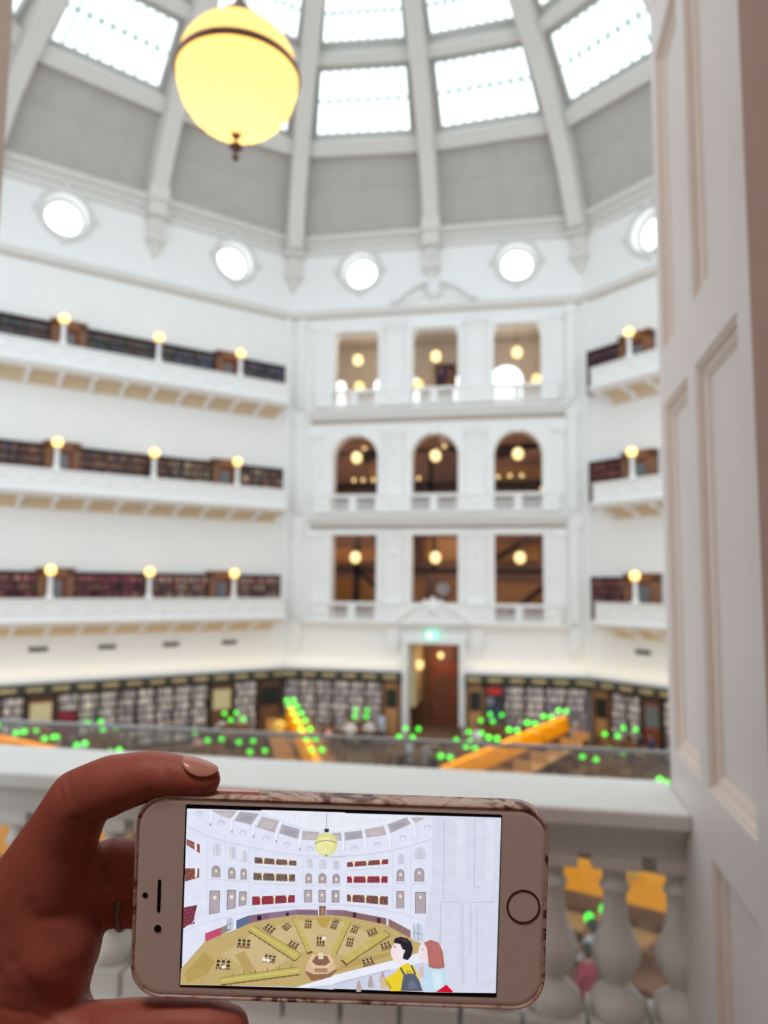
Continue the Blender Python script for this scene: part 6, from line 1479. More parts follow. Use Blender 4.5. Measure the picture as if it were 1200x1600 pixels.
240 228 208;12.55,13.76 13.03,13.77 13.08,12.15 12.6,12.13
244 226 180;13.32,13.69 13.18,13.31 12.81,13.14 12.43,13.29 12.27,13.65 12.41,14.03 12.78,14.2 13.15,14.05
205 210 228;1.28,10.04 15.68,11.56 15.69,11.32 1.29,9.8
95 66 66;1.73,8.05 15.25,8.59 15.32,6.4 1.8,5.95
178 40 72;1.8,7.96 2.29,7.98 2.31,7.45 1.81,7.43
186 60 88;1.82,7.27 2.31,7.28 2.33,6.75 1.84,6.73
186 60 88;1.84,6.57 2.33,6.58 2.35,6.05 1.86,6.03
186 60 88;2.41,7.99 2.9,8.01 2.92,7.48 2.43,7.46
178 40 72;2.43,7.29 2.93,7.31 2.94,6.77 2.45,6.76
160 48 70;2.46,6.59 2.95,6.6 2.97,6.07 2.47,6.06
186 60 88;3.03,8.01 3.52,8.03 3.53,7.5 3.04,7.48
178 40 72;3.05,7.31 3.54,7.33 3.56,6.8 3.07,6.78
186 60 88;3.07,6.61 3.56,6.63 3.58,6.09 3.09,6.08
178 40 72;3.64,8.04 4.13,8.06 4.15,7.52 3.66,7.5
186 60 88;3.66,7.33 4.15,7.35 4.17,6.82 3.68,6.8
186 60 88;3.69,6.63 4.18,6.65 4.19,6.11 3.7,6.1
160 48 70;4.25,8.06 4.75,8.08 4.76,7.55 4.27,7.53
150 66 78;4.28,7.36 4.77,7.38 4.79,6.84 4.29,6.82
160 48 70;4.3,6.65 4.79,6.67 4.81,6.13 4.32,6.12
186 60 88;4.87,8.09 5.36,8.11 5.38,7.57 4.89,7.55
150 66 78;4.89,7.38 5.38,7.4 5.4,6.86 4.91,6.84
160 48 70;4.91,6.67 5.41,6.69 5.42,6.15 4.93,6.14
186 60 88;5.48,8.11 5.97,8.13 5.99,7.59 5.5,7.57
150 66 78;5.51,7.4 6,7.42 6.02,6.88 5.52,6.87
178 40 72;5.53,6.7 6.02,6.71 6.04,6.17 5.55,6.16
178 40 72;6.1,8.14 6.59,8.16 6.61,7.62 6.11,7.6
186 60 88;6.12,7.43 6.61,7.44 6.63,6.9 6.14,6.89
160 48 70;6.14,6.72 6.63,6.73 6.65,6.19 6.16,6.18
186 60 88;6.71,8.16 7.2,8.18 7.22,7.64 6.73,7.62
186 60 88;6.73,7.45 7.23,7.47 7.24,6.93 6.75,6.91
178 40 72;6.76,6.74 7.25,6.76 7.27,6.21 6.78,6.2
178 40 72;7.33,8.18 7.82,8.2 7.84,7.66 7.34,7.64
160 48 70;7.35,7.47 7.84,7.49 7.86,6.95 7.37,6.93
150 66 78;7.37,6.76 7.86,6.78 7.88,6.24 7.39,6.22
186 60 88;7.94,8.21 8.43,8.23 8.45,7.69 7.96,7.67
150 66 78;7.96,7.5 8.45,7.51 8.47,6.97 7.98,6.95
160 48 70;7.99,6.78 8.48,6.8 8.5,6.26 8,6.24
186 60 88;8.55,8.23 9.05,8.25 9.06,7.71 8.57,7.69
186 60 88;8.58,7.52 9.07,7.54 9.09,6.99 8.6,6.97
186 60 88;8.6,6.8 9.09,6.82 9.11,6.28 8.62,6.26
160 48 70;9.17,8.26 9.66,8.28 9.68,7.73 9.19,7.71
150 66 78;9.19,7.54 9.68,7.56 9.7,7.01 9.21,7
150 66 78;9.22,6.82 9.71,6.84 9.72,6.3 9.23,6.28
186 60 88;9.78,8.28 10.28,8.3 10.29,7.76 9.8,7.74
150 66 78;9.81,7.56 10.3,7.58 10.32,7.04 9.82,7.02
150 66 78;9.83,6.85 10.32,6.86 10.34,6.32 9.85,6.3
150 66 78;10.4,8.31 10.89,8.33 10.91,7.78 10.42,7.76
186 60 88;10.42,7.59 10.91,7.61 10.93,7.06 10.44,7.04
150 66 78;10.44,6.87 10.93,6.89 10.95,6.34 10.46,6.32
186 60 88;11.01,8.33 11.5,8.35 11.52,7.8 11.03,7.78
178 40 72;11.03,7.61 11.53,7.63 11.54,7.08 11.05,7.06
186 60 88;11.06,6.89 11.55,6.91 11.57,6.36 11.08,6.34
160 48 70;11.63,8.36 12.12,8.38 12.14,7.83 11.64,7.81
150 66 78;11.65,7.63 12.14,7.65 12.16,7.1 11.67,7.08
160 48 70;11.67,6.91 12.16,6.93 12.18,6.38 11.69,6.36
150 66 78;12.24,8.38 12.73,8.4 12.75,7.85 12.26,7.83
150 66 78;12.26,7.66 12.75,7.67 12.77,7.12 12.28,7.11
160 48 70;12.29,6.93 12.78,6.95 12.79,6.4 12.3,6.38
178 40 72;12.85,8.4 13.35,8.42 13.36,7.87 12.87,7.85
150 66 78;12.88,7.68 13.37,7.7 13.39,7.15 12.89,7.13
178 40 72;12.9,6.95 13.39,6.97 13.41,6.42 12.92,6.4
160 48 70;13.47,8.43 13.96,8.45 13.98,7.9 13.49,7.88
186 60 88;13.49,7.7 13.98,7.72 14,7.17 13.51,7.15
160 48 70;13.51,6.98 14.01,6.99 14.02,6.44 13.53,6.42
178 40 72;14.08,8.45 14.57,8.47 14.59,7.92 14.1,7.9
160 48 70;14.11,7.73 14.6,7.74 14.61,7.19 14.12,7.17
160 48 70;14.13,7 14.62,7.01 14.64,6.46 14.15,6.44
150 66 78;14.7,8.48 15.19,8.5 15.21,7.94 14.71,7.92
186 60 88;14.72,7.75 15.21,7.77 15.23,7.21 14.74,7.19
178 40 72;14.74,7.02 15.23,7.04 15.25,6.48 14.76,6.46
240 228 208;3.46,7.93 3.94,7.94 4,5.83 3.53,5.81
244 226 180;4.23,7.86 4.08,7.48 3.72,7.31 3.34,7.46 3.17,7.82 3.32,8.2 3.68,8.36 4.06,8.22
240 228 208;7.95,8.11 8.43,8.12 8.49,5.98 8.02,5.96
244 226 180;8.71,8.04 8.57,7.66 8.21,7.49 7.83,7.64 7.66,8 7.81,8.38 8.17,8.54 8.55,8.4
240 228 208;12.63,8.29 13.11,8.31 13.17,6.13 12.7,6.12
244 226 180;13.39,8.22 13.25,7.85 12.89,7.68 12.51,7.82 12.34,8.19 12.49,8.56 12.85,8.73 13.23,8.59
205 210 228;1.45,4.89 15.73,5.36 15.74,5.12 1.46,4.65
95 66 66;1.93,2.14 15.55,1.92 15.64,-0.93 2,-0.15
120 92 92;1.99,2.07 2.49,2.06 2.5,1.62 2.01,1.63
120 92 92;2.01,1.5 2.51,1.48 2.52,1.05 2.03,1.06
128 118 92;2.03,0.93 2.53,0.91 2.54,0.47 2.04,0.49
128 118 92;2.05,0.35 2.55,0.33 2.56,-0.11 2.06,-0.08
160 72 70;2.61,2.06 3.11,2.05 3.12,1.61 2.63,1.62
120 92 92;2.63,1.48 3.13,1.47 3.14,1.02 2.65,1.04
120 92 92;2.65,0.9 3.15,0.88 3.16,0.44 2.66,0.46
170 60 70;2.67,0.32 3.16,0.3 3.18,-0.14 2.68,-0.11
120 92 92;3.23,2.05 3.73,2.04 3.74,1.59 3.25,1.6
150 90 76;3.25,1.46 3.75,1.45 3.76,1 3.26,1.02
150 90 76;3.27,0.88 3.77,0.86 3.78,0.41 3.28,0.43
104 84 88;3.29,0.29 3.78,0.27 3.8,-0.18 3.3,-0.15
150 90 76;3.85,2.04 4.35,2.03 4.36,1.58 3.87,1.59
150 90 76;3.87,1.45 4.37,1.43 4.38,0.98 3.88,1
160 72 70;3.89,0.86 4.38,0.84 4.4,0.38 3.9,0.41
128 118 92;3.91,0.26 4.4,0.24 4.42,-0.21 3.92,-0.18
160 72 70;4.47,2.03 4.97,2.02 4.98,1.56 4.48,1.57
160 72 70;4.49,1.43 4.98,1.42 5,0.96 4.5,0.98
130 100 88;4.51,0.83 5,0.81 5.02,0.35 4.52,0.38
104 84 88;4.53,0.23 5.02,0.21 5.04,-0.25 4.54,-0.22
160 72 70;5.09,2.02 5.58,2.01 5.6,1.54 5.1,1.56
130 100 88;5.11,1.41 5.6,1.4 5.62,0.94 5.12,0.95
150 90 76;5.13,0.81 5.62,0.79 5.64,0.33 5.14,0.35
120 92 92;5.15,0.2 5.64,0.18 5.66,-0.28 5.16,-0.25
170 60 70;5.71,2.01 6.2,2 6.22,1.53 5.72,1.54
120 92 92;5.73,1.4 6.22,1.38 6.24,0.91 5.74,0.93
150 120 104;5.75,0.78 6.24,0.77 6.26,0.3 5.76,0.32
170 60 70;5.77,0.17 6.26,0.15 6.28,-0.32 5.78,-0.29
128 118 92;6.33,2 6.82,1.99 6.84,1.51 6.34,1.53
120 92 92;6.35,1.38 6.84,1.36 6.86,0.89 6.36,0.91
104 84 88;6.37,0.76 6.86,0.74 6.88,0.27 6.38,0.29
170 60 70;6.39,0.14 6.88,0.12 6.9,-0.35 6.4,-0.32
128 118 92;6.95,1.98 7.44,1.98 7.46,1.5 6.96,1.51
140 108 100;6.97,1.36 7.46,1.35 7.48,0.87 6.98,0.89
140 108 100;6.99,0.74 7.48,0.72 7.5,0.24 7,0.26
130 100 88;7.01,0.11 7.5,0.09 7.52,-0.39 7.02,-0.36
104 84 88;7.57,1.97 8.06,1.97 8.08,1.48 7.58,1.5
120 92 92;7.59,1.34 8.08,1.33 8.1,0.85 7.6,0.87
150 120 104;7.61,0.71 8.1,0.7 8.12,0.21 7.62,0.24
128 118 92;7.63,0.08 8.12,0.06 8.14,-0.42 7.64,-0.39
130 100 88;8.19,1.96 8.68,1.95 8.7,1.47 8.2,1.48
104 84 88;8.21,1.33 8.7,1.31 8.72,0.83 8.22,0.84
140 108 100;8.23,0.69 8.72,0.67 8.74,0.18 8.24,0.21
130 100 88;8.25,0.05 8.74,0.03 8.76,-0.46 8.26,-0.43
128 118 92;8.8,1.95 9.3,1.94 9.32,1.45 8.82,1.46
150 90 76;8.82,1.31 9.32,1.3 9.34,0.8 8.84,0.82
160 72 70;8.85,0.67 9.34,0.65 9.36,0.16 8.86,0.18
140 108 100;8.87,0.02 9.36,0 9.38,-0.49 8.88,-0.46
160 72 70;9.42,1.94 9.92,1.93 9.93,1.44 9.44,1.45
150 120 104;9.44,1.29 9.94,1.28 9.96,0.78 9.46,0.8
160 72 70;9.46,0.64 9.96,0.62 9.98,0.13 9.48,0.15
130 100 88;9.49,-0.01 9.98,-0.03 10,-0.53 9.5,-0.5
170 60 70;10.04,1.93 10.54,1.92 10.55,1.42 10.06,1.43
160 72 70;10.06,1.28 10.56,1.26 10.57,0.76 10.08,0.78
160 72 70;10.08,0.62 10.58,0.6 10.6,0.1 10.1,0.12
150 90 76;10.11,-0.04 10.6,-0.06 10.62,-0.56 10.12,-0.53
150 120 104;10.66,1.92 11.16,1.91 11.17,1.41 10.68,1.42
104 84 88;10.68,1.26 11.18,1.25 11.19,0.74 10.7,0.76
130 100 88;10.7,0.6 11.2,0.58 11.22,0.07 10.72,0.09
104 84 88;10.72,-0.07 11.22,-0.09 11.24,-0.6 10.74,-0.57
170 60 70;11.28,1.91 11.78,1.9 11.79,1.39 11.3,1.4
128 118 92;11.3,1.24 11.8,1.23 11.81,0.72 11.32,0.73
140 108 100;11.32,0.57 11.82,0.55 11.83,0.04 11.34,0.06
104 84 88;11.34,-0.1 11.84,-0.12 11.86,-0.63 11.36,-0.6
160 72 70;11.9,1.9 12.4,1.89 12.41,1.37 11.92,1.39
104 84 88;11.92,1.22 12.42,1.21 12.43,0.69 11.94,0.71
140 108 100;11.94,0.55 12.44,0.53 12.45,0.01 11.96,0.04
150 90 76;11.96,-0.13 12.46,-0.15 12.48,-0.67 11.98,-0.64
120 92 92;12.52,1.89 13.01,1.88 13.03,1.36 12.54,1.37
120 92 92;12.54,1.21 13.04,1.19 13.05,0.67 12.56,0.69
170 60 70;12.56,0.53 13.06,0.51 13.07,-0.01 12.58,0.01
150 90 76;12.58,-0.16 13.08,-0.18 13.09,-0.7 12.6,-0.67
130 100 88;13.14,1.88 13.63,1.87 13.65,1.34 13.15,1.36
170 60 70;13.16,1.19 13.65,1.18 13.67,0.65 13.18,0.67
150 90 76;13.18,0.5 13.68,0.48 13.69,-0.04 13.2,-0.02
170 60 70;13.2,-0.19 13.7,-0.21 13.71,-0.74 13.22,-0.71
120 92 92;13.76,1.87 14.25,1.86 14.27,1.33 13.77,1.34
150 90 76;13.78,1.17 14.27,1.16 14.29,0.63 13.79,0.65
150 120 104;13.8,0.48 14.3,0.46 14.31,-0.07 13.82,-0.05
140 108 100;13.82,-0.22 14.32,-0.24 14.33,-0.77 13.84,-0.74
150 120 104;14.38,1.86 14.87,1.85 14.89,1.31 14.39,1.32
104 84 88;14.4,1.16 14.89,1.14 14.91,0.61 14.41,0.62
120 92 92;14.42,0.46 14.91,0.44 14.93,-0.1 14.44,-0.08
150 90 76;14.44,-0.25 14.94,-0.27 14.95,-0.81 14.46,-0.78
104 84 88;14.99,1.85 15.49,1.84 15.51,1.3 15.01,1.31
128 118 92;15.02,1.14 15.51,1.13 15.53,0.58 15.03,0.6
160 72 70;15.04,0.43 15.53,0.41 15.55,-0.13 15.06,-0.11
120 92 92;15.06,-0.28 15.56,-0.3 15.57,-0.84 15.08,-0.81
240 228 208;3.27,1.92 3.75,1.93 3.83,-0.42 3.35,-0.43
244 226 180;4.04,1.85 3.9,1.47 3.53,1.3 3.16,1.45 2.99,1.81 3.13,2.19 3.5,2.35 3.87,2.21
240 228 208;7.86,1.84 8.34,1.86 8.42,-0.68 7.94,-0.7
244 226 180;8.63,1.77 8.49,1.4 8.12,1.23 7.74,1.37 7.58,1.74 7.72,2.11 8.09,2.28 8.46,2.14
240 228 208;12.35,1.77 12.83,1.79 12.92,-0.94 12.44,-0.96
244 226 180;13.12,1.7 12.98,1.33 12.61,1.16 12.24,1.3 12.07,1.67 12.21,2.04 12.58,2.21 12.96,2.07
205 210 228;1.66,-1.2 16.05,-1.96 16.06,-2.2 1.66,-1.44
140 80 76;-51.92,18.65 -47.45,16.95 -47.34,14.09 -51.84,16.71
150 110 100;-51.57,17.92 -49.31,17.07 -49.26,15.97 -51.52,16.82
240 232 220;-49.25,17.81 -48.4,17.47 -48.29,14.84 -49.14,15.14
110 62 60;-52.11,8.95 -47.36,9.11 -47.24,6.12 -51.93,4.59
150 88 78;-51.92,8.68 -51.22,8.71 -51.19,8.02 -51.89,7.99
134 76 72;-51.88,7.76 -51.18,7.79 -51.16,7.1 -51.85,7.08
166 104 90;-51.84,6.85 -51.15,6.87 -51.12,6.18 -51.81,6.16
150 88 78;-51.8,5.93 -51.11,5.95 -51.08,5.26 -51.77,5.24
134 76 72;-51.09,8.76 -50.4,8.78 -50.37,8.09 -51.06,8.07
166 104 90;-51.05,7.84 -50.36,7.86 -50.33,7.17 -51.02,7.15
150 88 78;-51.01,6.92 -50.32,6.94 -50.29,6.25 -50.98,6.23
134 76 72;-50.97,6 -50.28,6.02 -50.25,5.33 -50.94,5.31
166 104 90;-50.26,8.83 -49.57,8.85 -49.54,8.16 -50.23,8.14
150 88 78;-50.22,7.91 -49.53,7.93 -49.5,7.24 -50.19,7.22
134 76 72;-50.18,6.99 -49.49,7.01 -49.46,6.33 -50.15,6.3
166 104 90;-50.14,6.07 -49.45,6.1 -49.42,5.41 -50.11,5.38
150 88 78;-49.43,8.9 -48.74,8.93 -48.71,8.24 -49.4,8.22
134 76 72;-49.39,7.99 -48.7,8.01 -48.67,7.32 -49.36,7.3
166 104 90;-49.35,7.07 -48.66,7.09 -48.63,6.4 -49.32,6.38
150 88 78;-49.31,6.15 -48.62,6.17 -48.59,5.48 -49.29,5.46
240 234 224;-48.71,9.25 -47.87,9.28 -47.93,6.05 -48.66,6.03
112 52 66;-52.12,-4.02 -47.55,-2.95 -48.71,-8.4 -52.18,-11.17
150 70 86;-51.91,-4.56 -51.18,-4.36 -51.15,-5.18 -51.87,-5.39
132 60 76;-51.86,-5.75 -51.13,-5.55 -51.1,-6.37 -51.82,-6.58
150 70 86;-51.81,-6.94 -51.08,-6.74 -51.04,-7.56 -51.77,-7.77
132 60 76;-51.76,-8.13 -51.03,-7.93 -50.99,-8.75 -51.72,-8.96
150 70 86;-51.71,-9.32 -50.98,-9.12 -50.94,-9.94 -51.67,-10.15
132 60 76;-51,-4.35 -50.27,-4.14 -50.23,-4.92 -50.96,-5.17
150 70 86;-50.95,-5.54 -50.22,-5.33 -50.18,-6.11 -50.91,-6.36
132 60 76;-50.9,-6.73 -50.17,-6.52 -50.13,-7.3 -50.86,-7.55
150 70 86;-50.85,-7.92 -50.12,-7.71 -50.08,-8.49 -50.81,-8.74
132 60 76;-50.8,-9.11 -50.07,-8.9 -50.03,-9.68 -50.76,-9.93
150 70 86;-50.08,-4.14 -49.35,-3.93 -49.32,-4.66 -50.05,-4.96
132 60 76;-50.03,-5.33 -49.3,-5.12 -49.27,-5.85 -50,-6.15
150 70 86;-49.98,-6.52 -49.25,-6.31 -49.22,-7.04 -49.95,-7.34
132 60 76;-49.93,-7.71 -49.2,-7.5 -49.17,-8.23 -49.9,-8.53
150 70 86;-49.88,-8.9 -49.15,-8.69 -49.12,-9.42 -49.85,-9.72
132 60 76;-49.17,-3.92 -48.44,-3.71 -48.41,-4.4 -49.14,-4.75
150 70 86;-49.12,-5.11 -48.39,-4.91 -48.36,-5.59 -49.09,-5.94
132 60 76;-49.07,-6.3 -48.34,-6.1 -48.31,-6.78 -49.04,-7.13
150 70 86;-49.02,-7.49 -48.29,-7.29 -48.26,-7.97 -48.99,-8.32
132 60 76;-48.97,-8.68 -48.24,-8.47 -48.21,-9.16 -48.94,-9.5
205 210 226;-51.74,-11.9 -44.96,-8.93 -45.05,-8.72 -51.83,-11.69
205 210 226;-44.97,-8.93 -34.96,-5.85 -35.03,-5.63 -45.04,-8.72
205 210 226;-34.97,-5.86 -25.84,-3.95 -25.89,-3.72 -35.02,-5.63
205 210 226;-25.85,-3.95 -7.52,-1.74 -7.54,-1.51 -25.88,-3.72
205 210 226;-7.53,-1.74 1.66,-1.43 1.66,-1.2 -7.53,-1.51
205 210 226;-2.6,-1.44 9.36,-2 9.37,-1.76 -2.58,-1.21
205 210 226;9.35,-2 21.33,-3.74 21.37,-3.5 9.38,-1.76
205 210 226;21.31,-3.73 30.46,-6.75 30.53,-6.53 21.39,-3.51
196 172 116;-52.28,-29.42 -52.18,-24.14 -44.75,-14.99 -39.33,-12.52 -34.35,-10.53 -30.28,-8.56 -23.91,-6.75 -14.31,-5.05 -7.41,-5.05 -2.47,-4.89 1.35,-5 15.26,-7.39 26.39,-12.94 28.3,-13.35 26.97,-16.71 -1.78,-25.24 -13.45,-28.83
206 184 136;-39.06,-19.14 -27.45,-10.53 -11.95,-6.81 1.89,-6.65 12.09,-12.47 7.53,-18.78 -0.08,-17.83 -11.59,-16.85 -25.06,-25.04
184 158 92;-51.19,-25.92 -44.61,-18.41 -40.81,-21.48 -43.39,-25.66 -49.7,-28.61
188 160 84;-8.31,-5.77 -2.79,-5.59 -4.51,-9.3 -6.83,-8.47
186 158 96;-1.37,-23.34 17.01,-17.52 18.39,-16.05 3.74,-19.38
186 160 100;-34.47,-18.98 -31.31,-17.51 -26.89,-25.11 -31.05,-24.34
196 82 118;-44.63,-12.24 -39.43,-10.1 -39.33,-12.52 -44.52,-14.98
150 138 128;-39.43,-10.1 -35.59,-8.14 -35.5,-10.43 -39.33,-12.52
238 238 245;-35.59,-8.14 -34.46,-7.65 -34.35,-10.53 -35.5,-10.43
96 112 148;-34.46,-7.65 -30.39,-5.86 -30.28,-8.56 -34.35,-10.53
136 104 128;-30.39,-5.86 -23.99,-4.74 -23.91,-6.75 -30.28,-8.56
150 120 146;-23.99,-4.74 -14.37,-3.32 -14.31,-5.05 -23.91,-6.75
136 110 128;-14.37,-3.32 -7.47,-3.27 -7.41,-5.05 -14.31,-5.05
146 118 138;-4.72,-3.09 1.72,-3.01 1.77,-4.57 -4.66,-4.92
140 110 122;-2.53,-3.08 1.29,-3.1 1.35,-5 -2.47,-4.89
142 106 110;1.29,-3.1 15.2,-5.25 15.26,-7.39 1.35,-5
150 118 112;15.92,-5.32 23.42,-9.01 23.49,-11.62 15.99,-7.84
84 66 84;-24.02,-4.78 -23.95,-6.66 -23.88,-6.66 -23.95,-4.78
84 66 84;-23.38,-4.7 -23.31,-6.55 -23.24,-6.55 -23.31,-4.69
84 66 84;-22.74,-4.61 -22.67,-6.45 -22.6,-6.45 -22.66,-4.61
84 66 84;-22.1,-4.53 -22.03,-6.34 -21.96,-6.34 -22.02,-4.52
84 66 84;-21.46,-4.44 -21.39,-6.24 -21.32,-6.24 -21.38,-4.44
84 66 84;-20.81,-4.35 -20.75,-6.13 -20.68,-6.13 -20.74,-4.35
84 66 84;-20.17,-4.27 -20.11,-6.03 -20.03,-6.03 -20.1,-4.27
84 66 84;-19.53,-4.18 -19.47,-5.93 -19.39,-5.92 -19.46,-4.18
84 66 84;-18.89,-4.1 -18.83,-5.82 -18.75,-5.82 -18.82,-4.1
84 66 84;-18.25,-4.01 -18.19,-5.72 -18.11,-5.71 -18.18,-4.01
84 66 84;-17.61,-3.93 -17.55,-5.61 -17.47,-5.61 -17.54,-3.93
84 66 84;-16.97,-3.84 -16.91,-5.51 -16.83,-5.5 -16.89,-3.84
84 66 84;-16.33,-3.76 -16.27,-5.4 -16.19,-5.4 -16.25,-3.75
84 66 84;-15.69,-3.67 -15.63,-5.3 -15.55,-5.29 -15.61,-3.67
84 66 84;-15.04,-3.59 -14.99,-5.19 -14.91,-5.19 -14.97,-3.58
84 66 84;-14.4,-3.5 -14.35,-5.09 -14.27,-5.09 -14.33,-3.5
84 66 84;-13.76,-3.41 -13.71,-4.98 -13.63,-4.98 -13.69,-3.41
84 66 84;-13.12,-3.33 -13.07,-4.88 -12.99,-4.88 -13.05,-3.33
84 66 84;-12.48,-3.24 -12.42,-4.77 -12.35,-4.77 -12.41,-3.24
84 66 84;-11.84,-3.16 -11.78,-4.67 -11.71,-4.67 -11.76,-3.16
84 66 84;-11.2,-3.07 -11.14,-4.56 -11.07,-4.56 -11.12,-3.07
84 66 84;-10.56,-2.99 -10.5,-4.46 -10.43,-4.46 -10.48,-2.98
84 66 84;-9.92,-2.9 -9.86,-4.36 -9.79,-4.35 -9.84,-2.9
84 66 84;-9.27,-2.82 -9.22,-4.25 -9.15,-4.25 -9.2,-2.81
84 66 84;-8.63,-2.73 -8.58,-4.15 -8.51,-4.14 -8.56,-2.73
84 66 84;-7.99,-2.65 -7.94,-4.04 -7.87,-4.04 -7.92,-2.64
86 62 66;1.44,-3.18 1.51,-5.17 1.59,-5.17 1.53,-3.18
86 62 66;2.26,-3.31 2.32,-5.3 2.41,-5.3 2.34,-3.3
86 62 66;3.07,-3.43 3.14,-5.43 3.22,-5.42 3.16,-3.43
86 62 66;3.89,-3.56 3.95,-5.55 4.04,-5.55 3.97,-3.56
86 62 66;4.7,-3.68 4.77,-5.68 4.85,-5.68 4.79,-3.68
86 62 66;5.52,-3.81 5.58,-5.81 5.67,-5.8 5.61,-3.81
86 62 66;6.33,-3.94 6.4,-5.93 6.49,-5.93 6.42,-3.93
86 62 66;7.15,-4.06 7.21,-6.06 7.3,-6.05 7.24,-4.06
86 62 66;7.97,-4.19 8.03,-6.18 8.12,-6.18 8.05,-4.19
86 62 66;8.78,-4.32 8.85,-6.31 8.93,-6.31 8.87,-4.31
86 62 66;9.6,-4.44 9.66,-6.44 9.75,-6.43 9.68,-4.44
86 62 66;10.41,-4.57 10.47,-6.56 10.56,-6.56 10.5,-4.57
86 62 66;11.23,-4.7 11.29,-6.69 11.38,-6.69 11.31,-4.69
86 62 66;12.04,-4.82 12.1,-6.82 12.19,-6.81 12.13,-4.82
86 62 66;12.86,-4.95 12.92,-6.94 13,-6.94 12.94,-4.95
86 62 66;13.67,-5.07 13.73,-7.07 13.82,-7.06 13.76,-5.07
86 62 66;14.49,-5.2 14.55,-7.19 14.63,-7.19 14.57,-5.2
86 62 66;15.3,-5.33 15.36,-7.32 15.45,-7.32 15.39,-5.32
86 62 66;16.12,-5.59 16.18,-7.6 16.27,-7.6 16.21,-5.58
86 62 66;16.94,-5.94 17,-7.99 17.09,-7.99 17.03,-5.94
86 62 66;17.76,-6.29 17.83,-8.39 17.91,-8.38 17.85,-6.29
86 62 66;18.58,-6.64 18.65,-8.78 18.73,-8.78 18.67,-6.64
86 62 66;19.4,-6.99 19.47,-9.17 19.56,-9.17 19.49,-6.99
86 62 66;20.23,-7.35 20.29,-9.56 20.38,-9.56 20.31,-7.34
86 62 66;21.05,-7.7 21.11,-9.95 21.2,-9.95 21.13,-7.7
86 62 66;21.87,-8.05 21.94,-10.35 22.02,-10.34 21.95,-8.05
48 30 44;-27.54,-5.77 -26.16,-5.72 -26.1,-7.28 -27.48,-7.32
60 44 58;-18.1,-4.49 -17.09,-4.46 -17.05,-5.6 -18.06,-5.64
50 38 48;4.27,-3.62 5.13,-3.59 5.18,-5.4 4.33,-5.42
60 40 44;12.24,-5.16 13.29,-5.32 13.35,-7.02 12.29,-6.87
126 84 86;-7.15,-1.98 -4.99,-1.9 -4.88,-4.97 -7.04,-5.04
176 130 110;-6.59,-4.89 -6.66,-2.97 -6.62,-2.72 -6.48,-2.51 -6.28,-2.36 -6.03,-2.31 -5.79,-2.35 -5.57,-2.48 -5.43,-2.68 -5.37,-2.92 -5.3,-4.85
196 206 222;-37.33,-10.63 -37.45,-7.77 -37.39,-7.37 -37.17,-7.03 -36.85,-6.8 -36.45,-6.71 -36.06,-6.77 -35.71,-6.98 -35.47,-7.31 -35.38,-7.7 -35.27,-10.56
96 96 116;-37.54,-7.2 -37.39,-10.86 -37.26,-10.85 -37.4,-7.2
96 96 116;-36.5,-6.71 -36.35,-10.59 -36.21,-10.59 -36.36,-6.7
96 96 116;-37.38,-9.1 -35.33,-8.57 -35.37,-8.44 -37.42,-8.96
200 210 226;24.57,-12.62 24.44,-8.12 24.53,-7.56 24.84,-7.07 25.31,-6.74 25.87,-6.61 26.44,-6.7 26.93,-7 27.26,-7.47 27.39,-8.03 27.52,-12.53
110 112 128;24.33,-6.85 24.47,-11.59 24.61,-11.58 24.47,-6.84
110 112 128;25.75,-6.61 25.92,-12.25 26.06,-12.24 25.89,-6.6
110 112 128;24.47,-9.76 27.44,-10.23 27.46,-10.09 24.5,-9.62
120 86 92;27.55,-10.3 29.57,-11.18 28.75,-12.39 27.62,-12.9
150 112 76;-33.88,-13.89 -29.3,-14.12 -29.5,-16.68 -34.08,-16.44
206 184 124;-33.85,-13.5 -29.27,-13.74 -29.45,-16.06 -34.03,-15.82
70 56 52;-33.6,-13.65 -32.59,-13.71 -32.66,-14.59 -33.67,-14.54
70 56 52;-33.69,-14.82 -32.69,-14.87 -32.76,-15.75 -33.76,-15.7
70 56 52;-32.07,-13.73 -31.07,-13.78 -31.14,-14.67 -32.14,-14.62
70 56 52;-32.17,-14.89 -31.16,-14.95 -31.23,-15.83 -32.24,-15.78
70 56 52;-30.55,-13.81 -29.54,-13.86 -29.61,-14.74 -30.62,-14.69
70 56 52;-30.64,-14.97 -29.63,-15.02 -29.7,-15.91 -30.71,-15.85
120 80 60;-33.81,-15.83 -33.88,-16.76 -33.65,-16.78 -33.58,-15.85
110 84 50;-33.29,-13.06 -33.32,-13.52 -33.14,-13.54 -33.1,-13.08
120 80 60;-32.66,-15.89 -32.73,-16.82 -32.5,-16.84 -32.43,-15.91
110 84 50;-32.14,-13.12 -32.18,-13.58 -31.99,-13.6 -31.96,-13.13
120 80 60;-31.51,-15.95 -31.59,-16.88 -31.36,-16.9 -31.29,-15.97
110 84 50;-30.99,-13.18 -31.03,-13.64 -30.85,-13.66 -30.81,-13.19
120 80 60;-30.37,-16.01 -30.44,-16.94 -30.21,-16.96 -30.14,-16.03
110 84 50;-29.85,-13.24 -29.89,-13.7 -29.7,-13.72 -29.67,-13.25
150 112 76;-40.73,-20.96 -35.69,-21.13 -35.84,-23.92 -40.89,-23.75
206 184 124;-40.71,-20.57 -35.67,-20.75 -35.81,-23.3 -40.85,-23.13
70 56 52;-40.44,-20.74 -39.33,-20.77 -39.38,-21.75 -40.49,-21.71
70 56 52;-40.51,-22.01 -39.4,-22.05 -39.45,-23.02 -40.56,-22.98
70 56 52;-38.75,-20.79 -37.64,-20.83 -37.7,-21.8 -38.81,-21.76
70 56 52;-38.82,-22.07 -37.71,-22.11 -37.77,-23.08 -38.88,-23.04
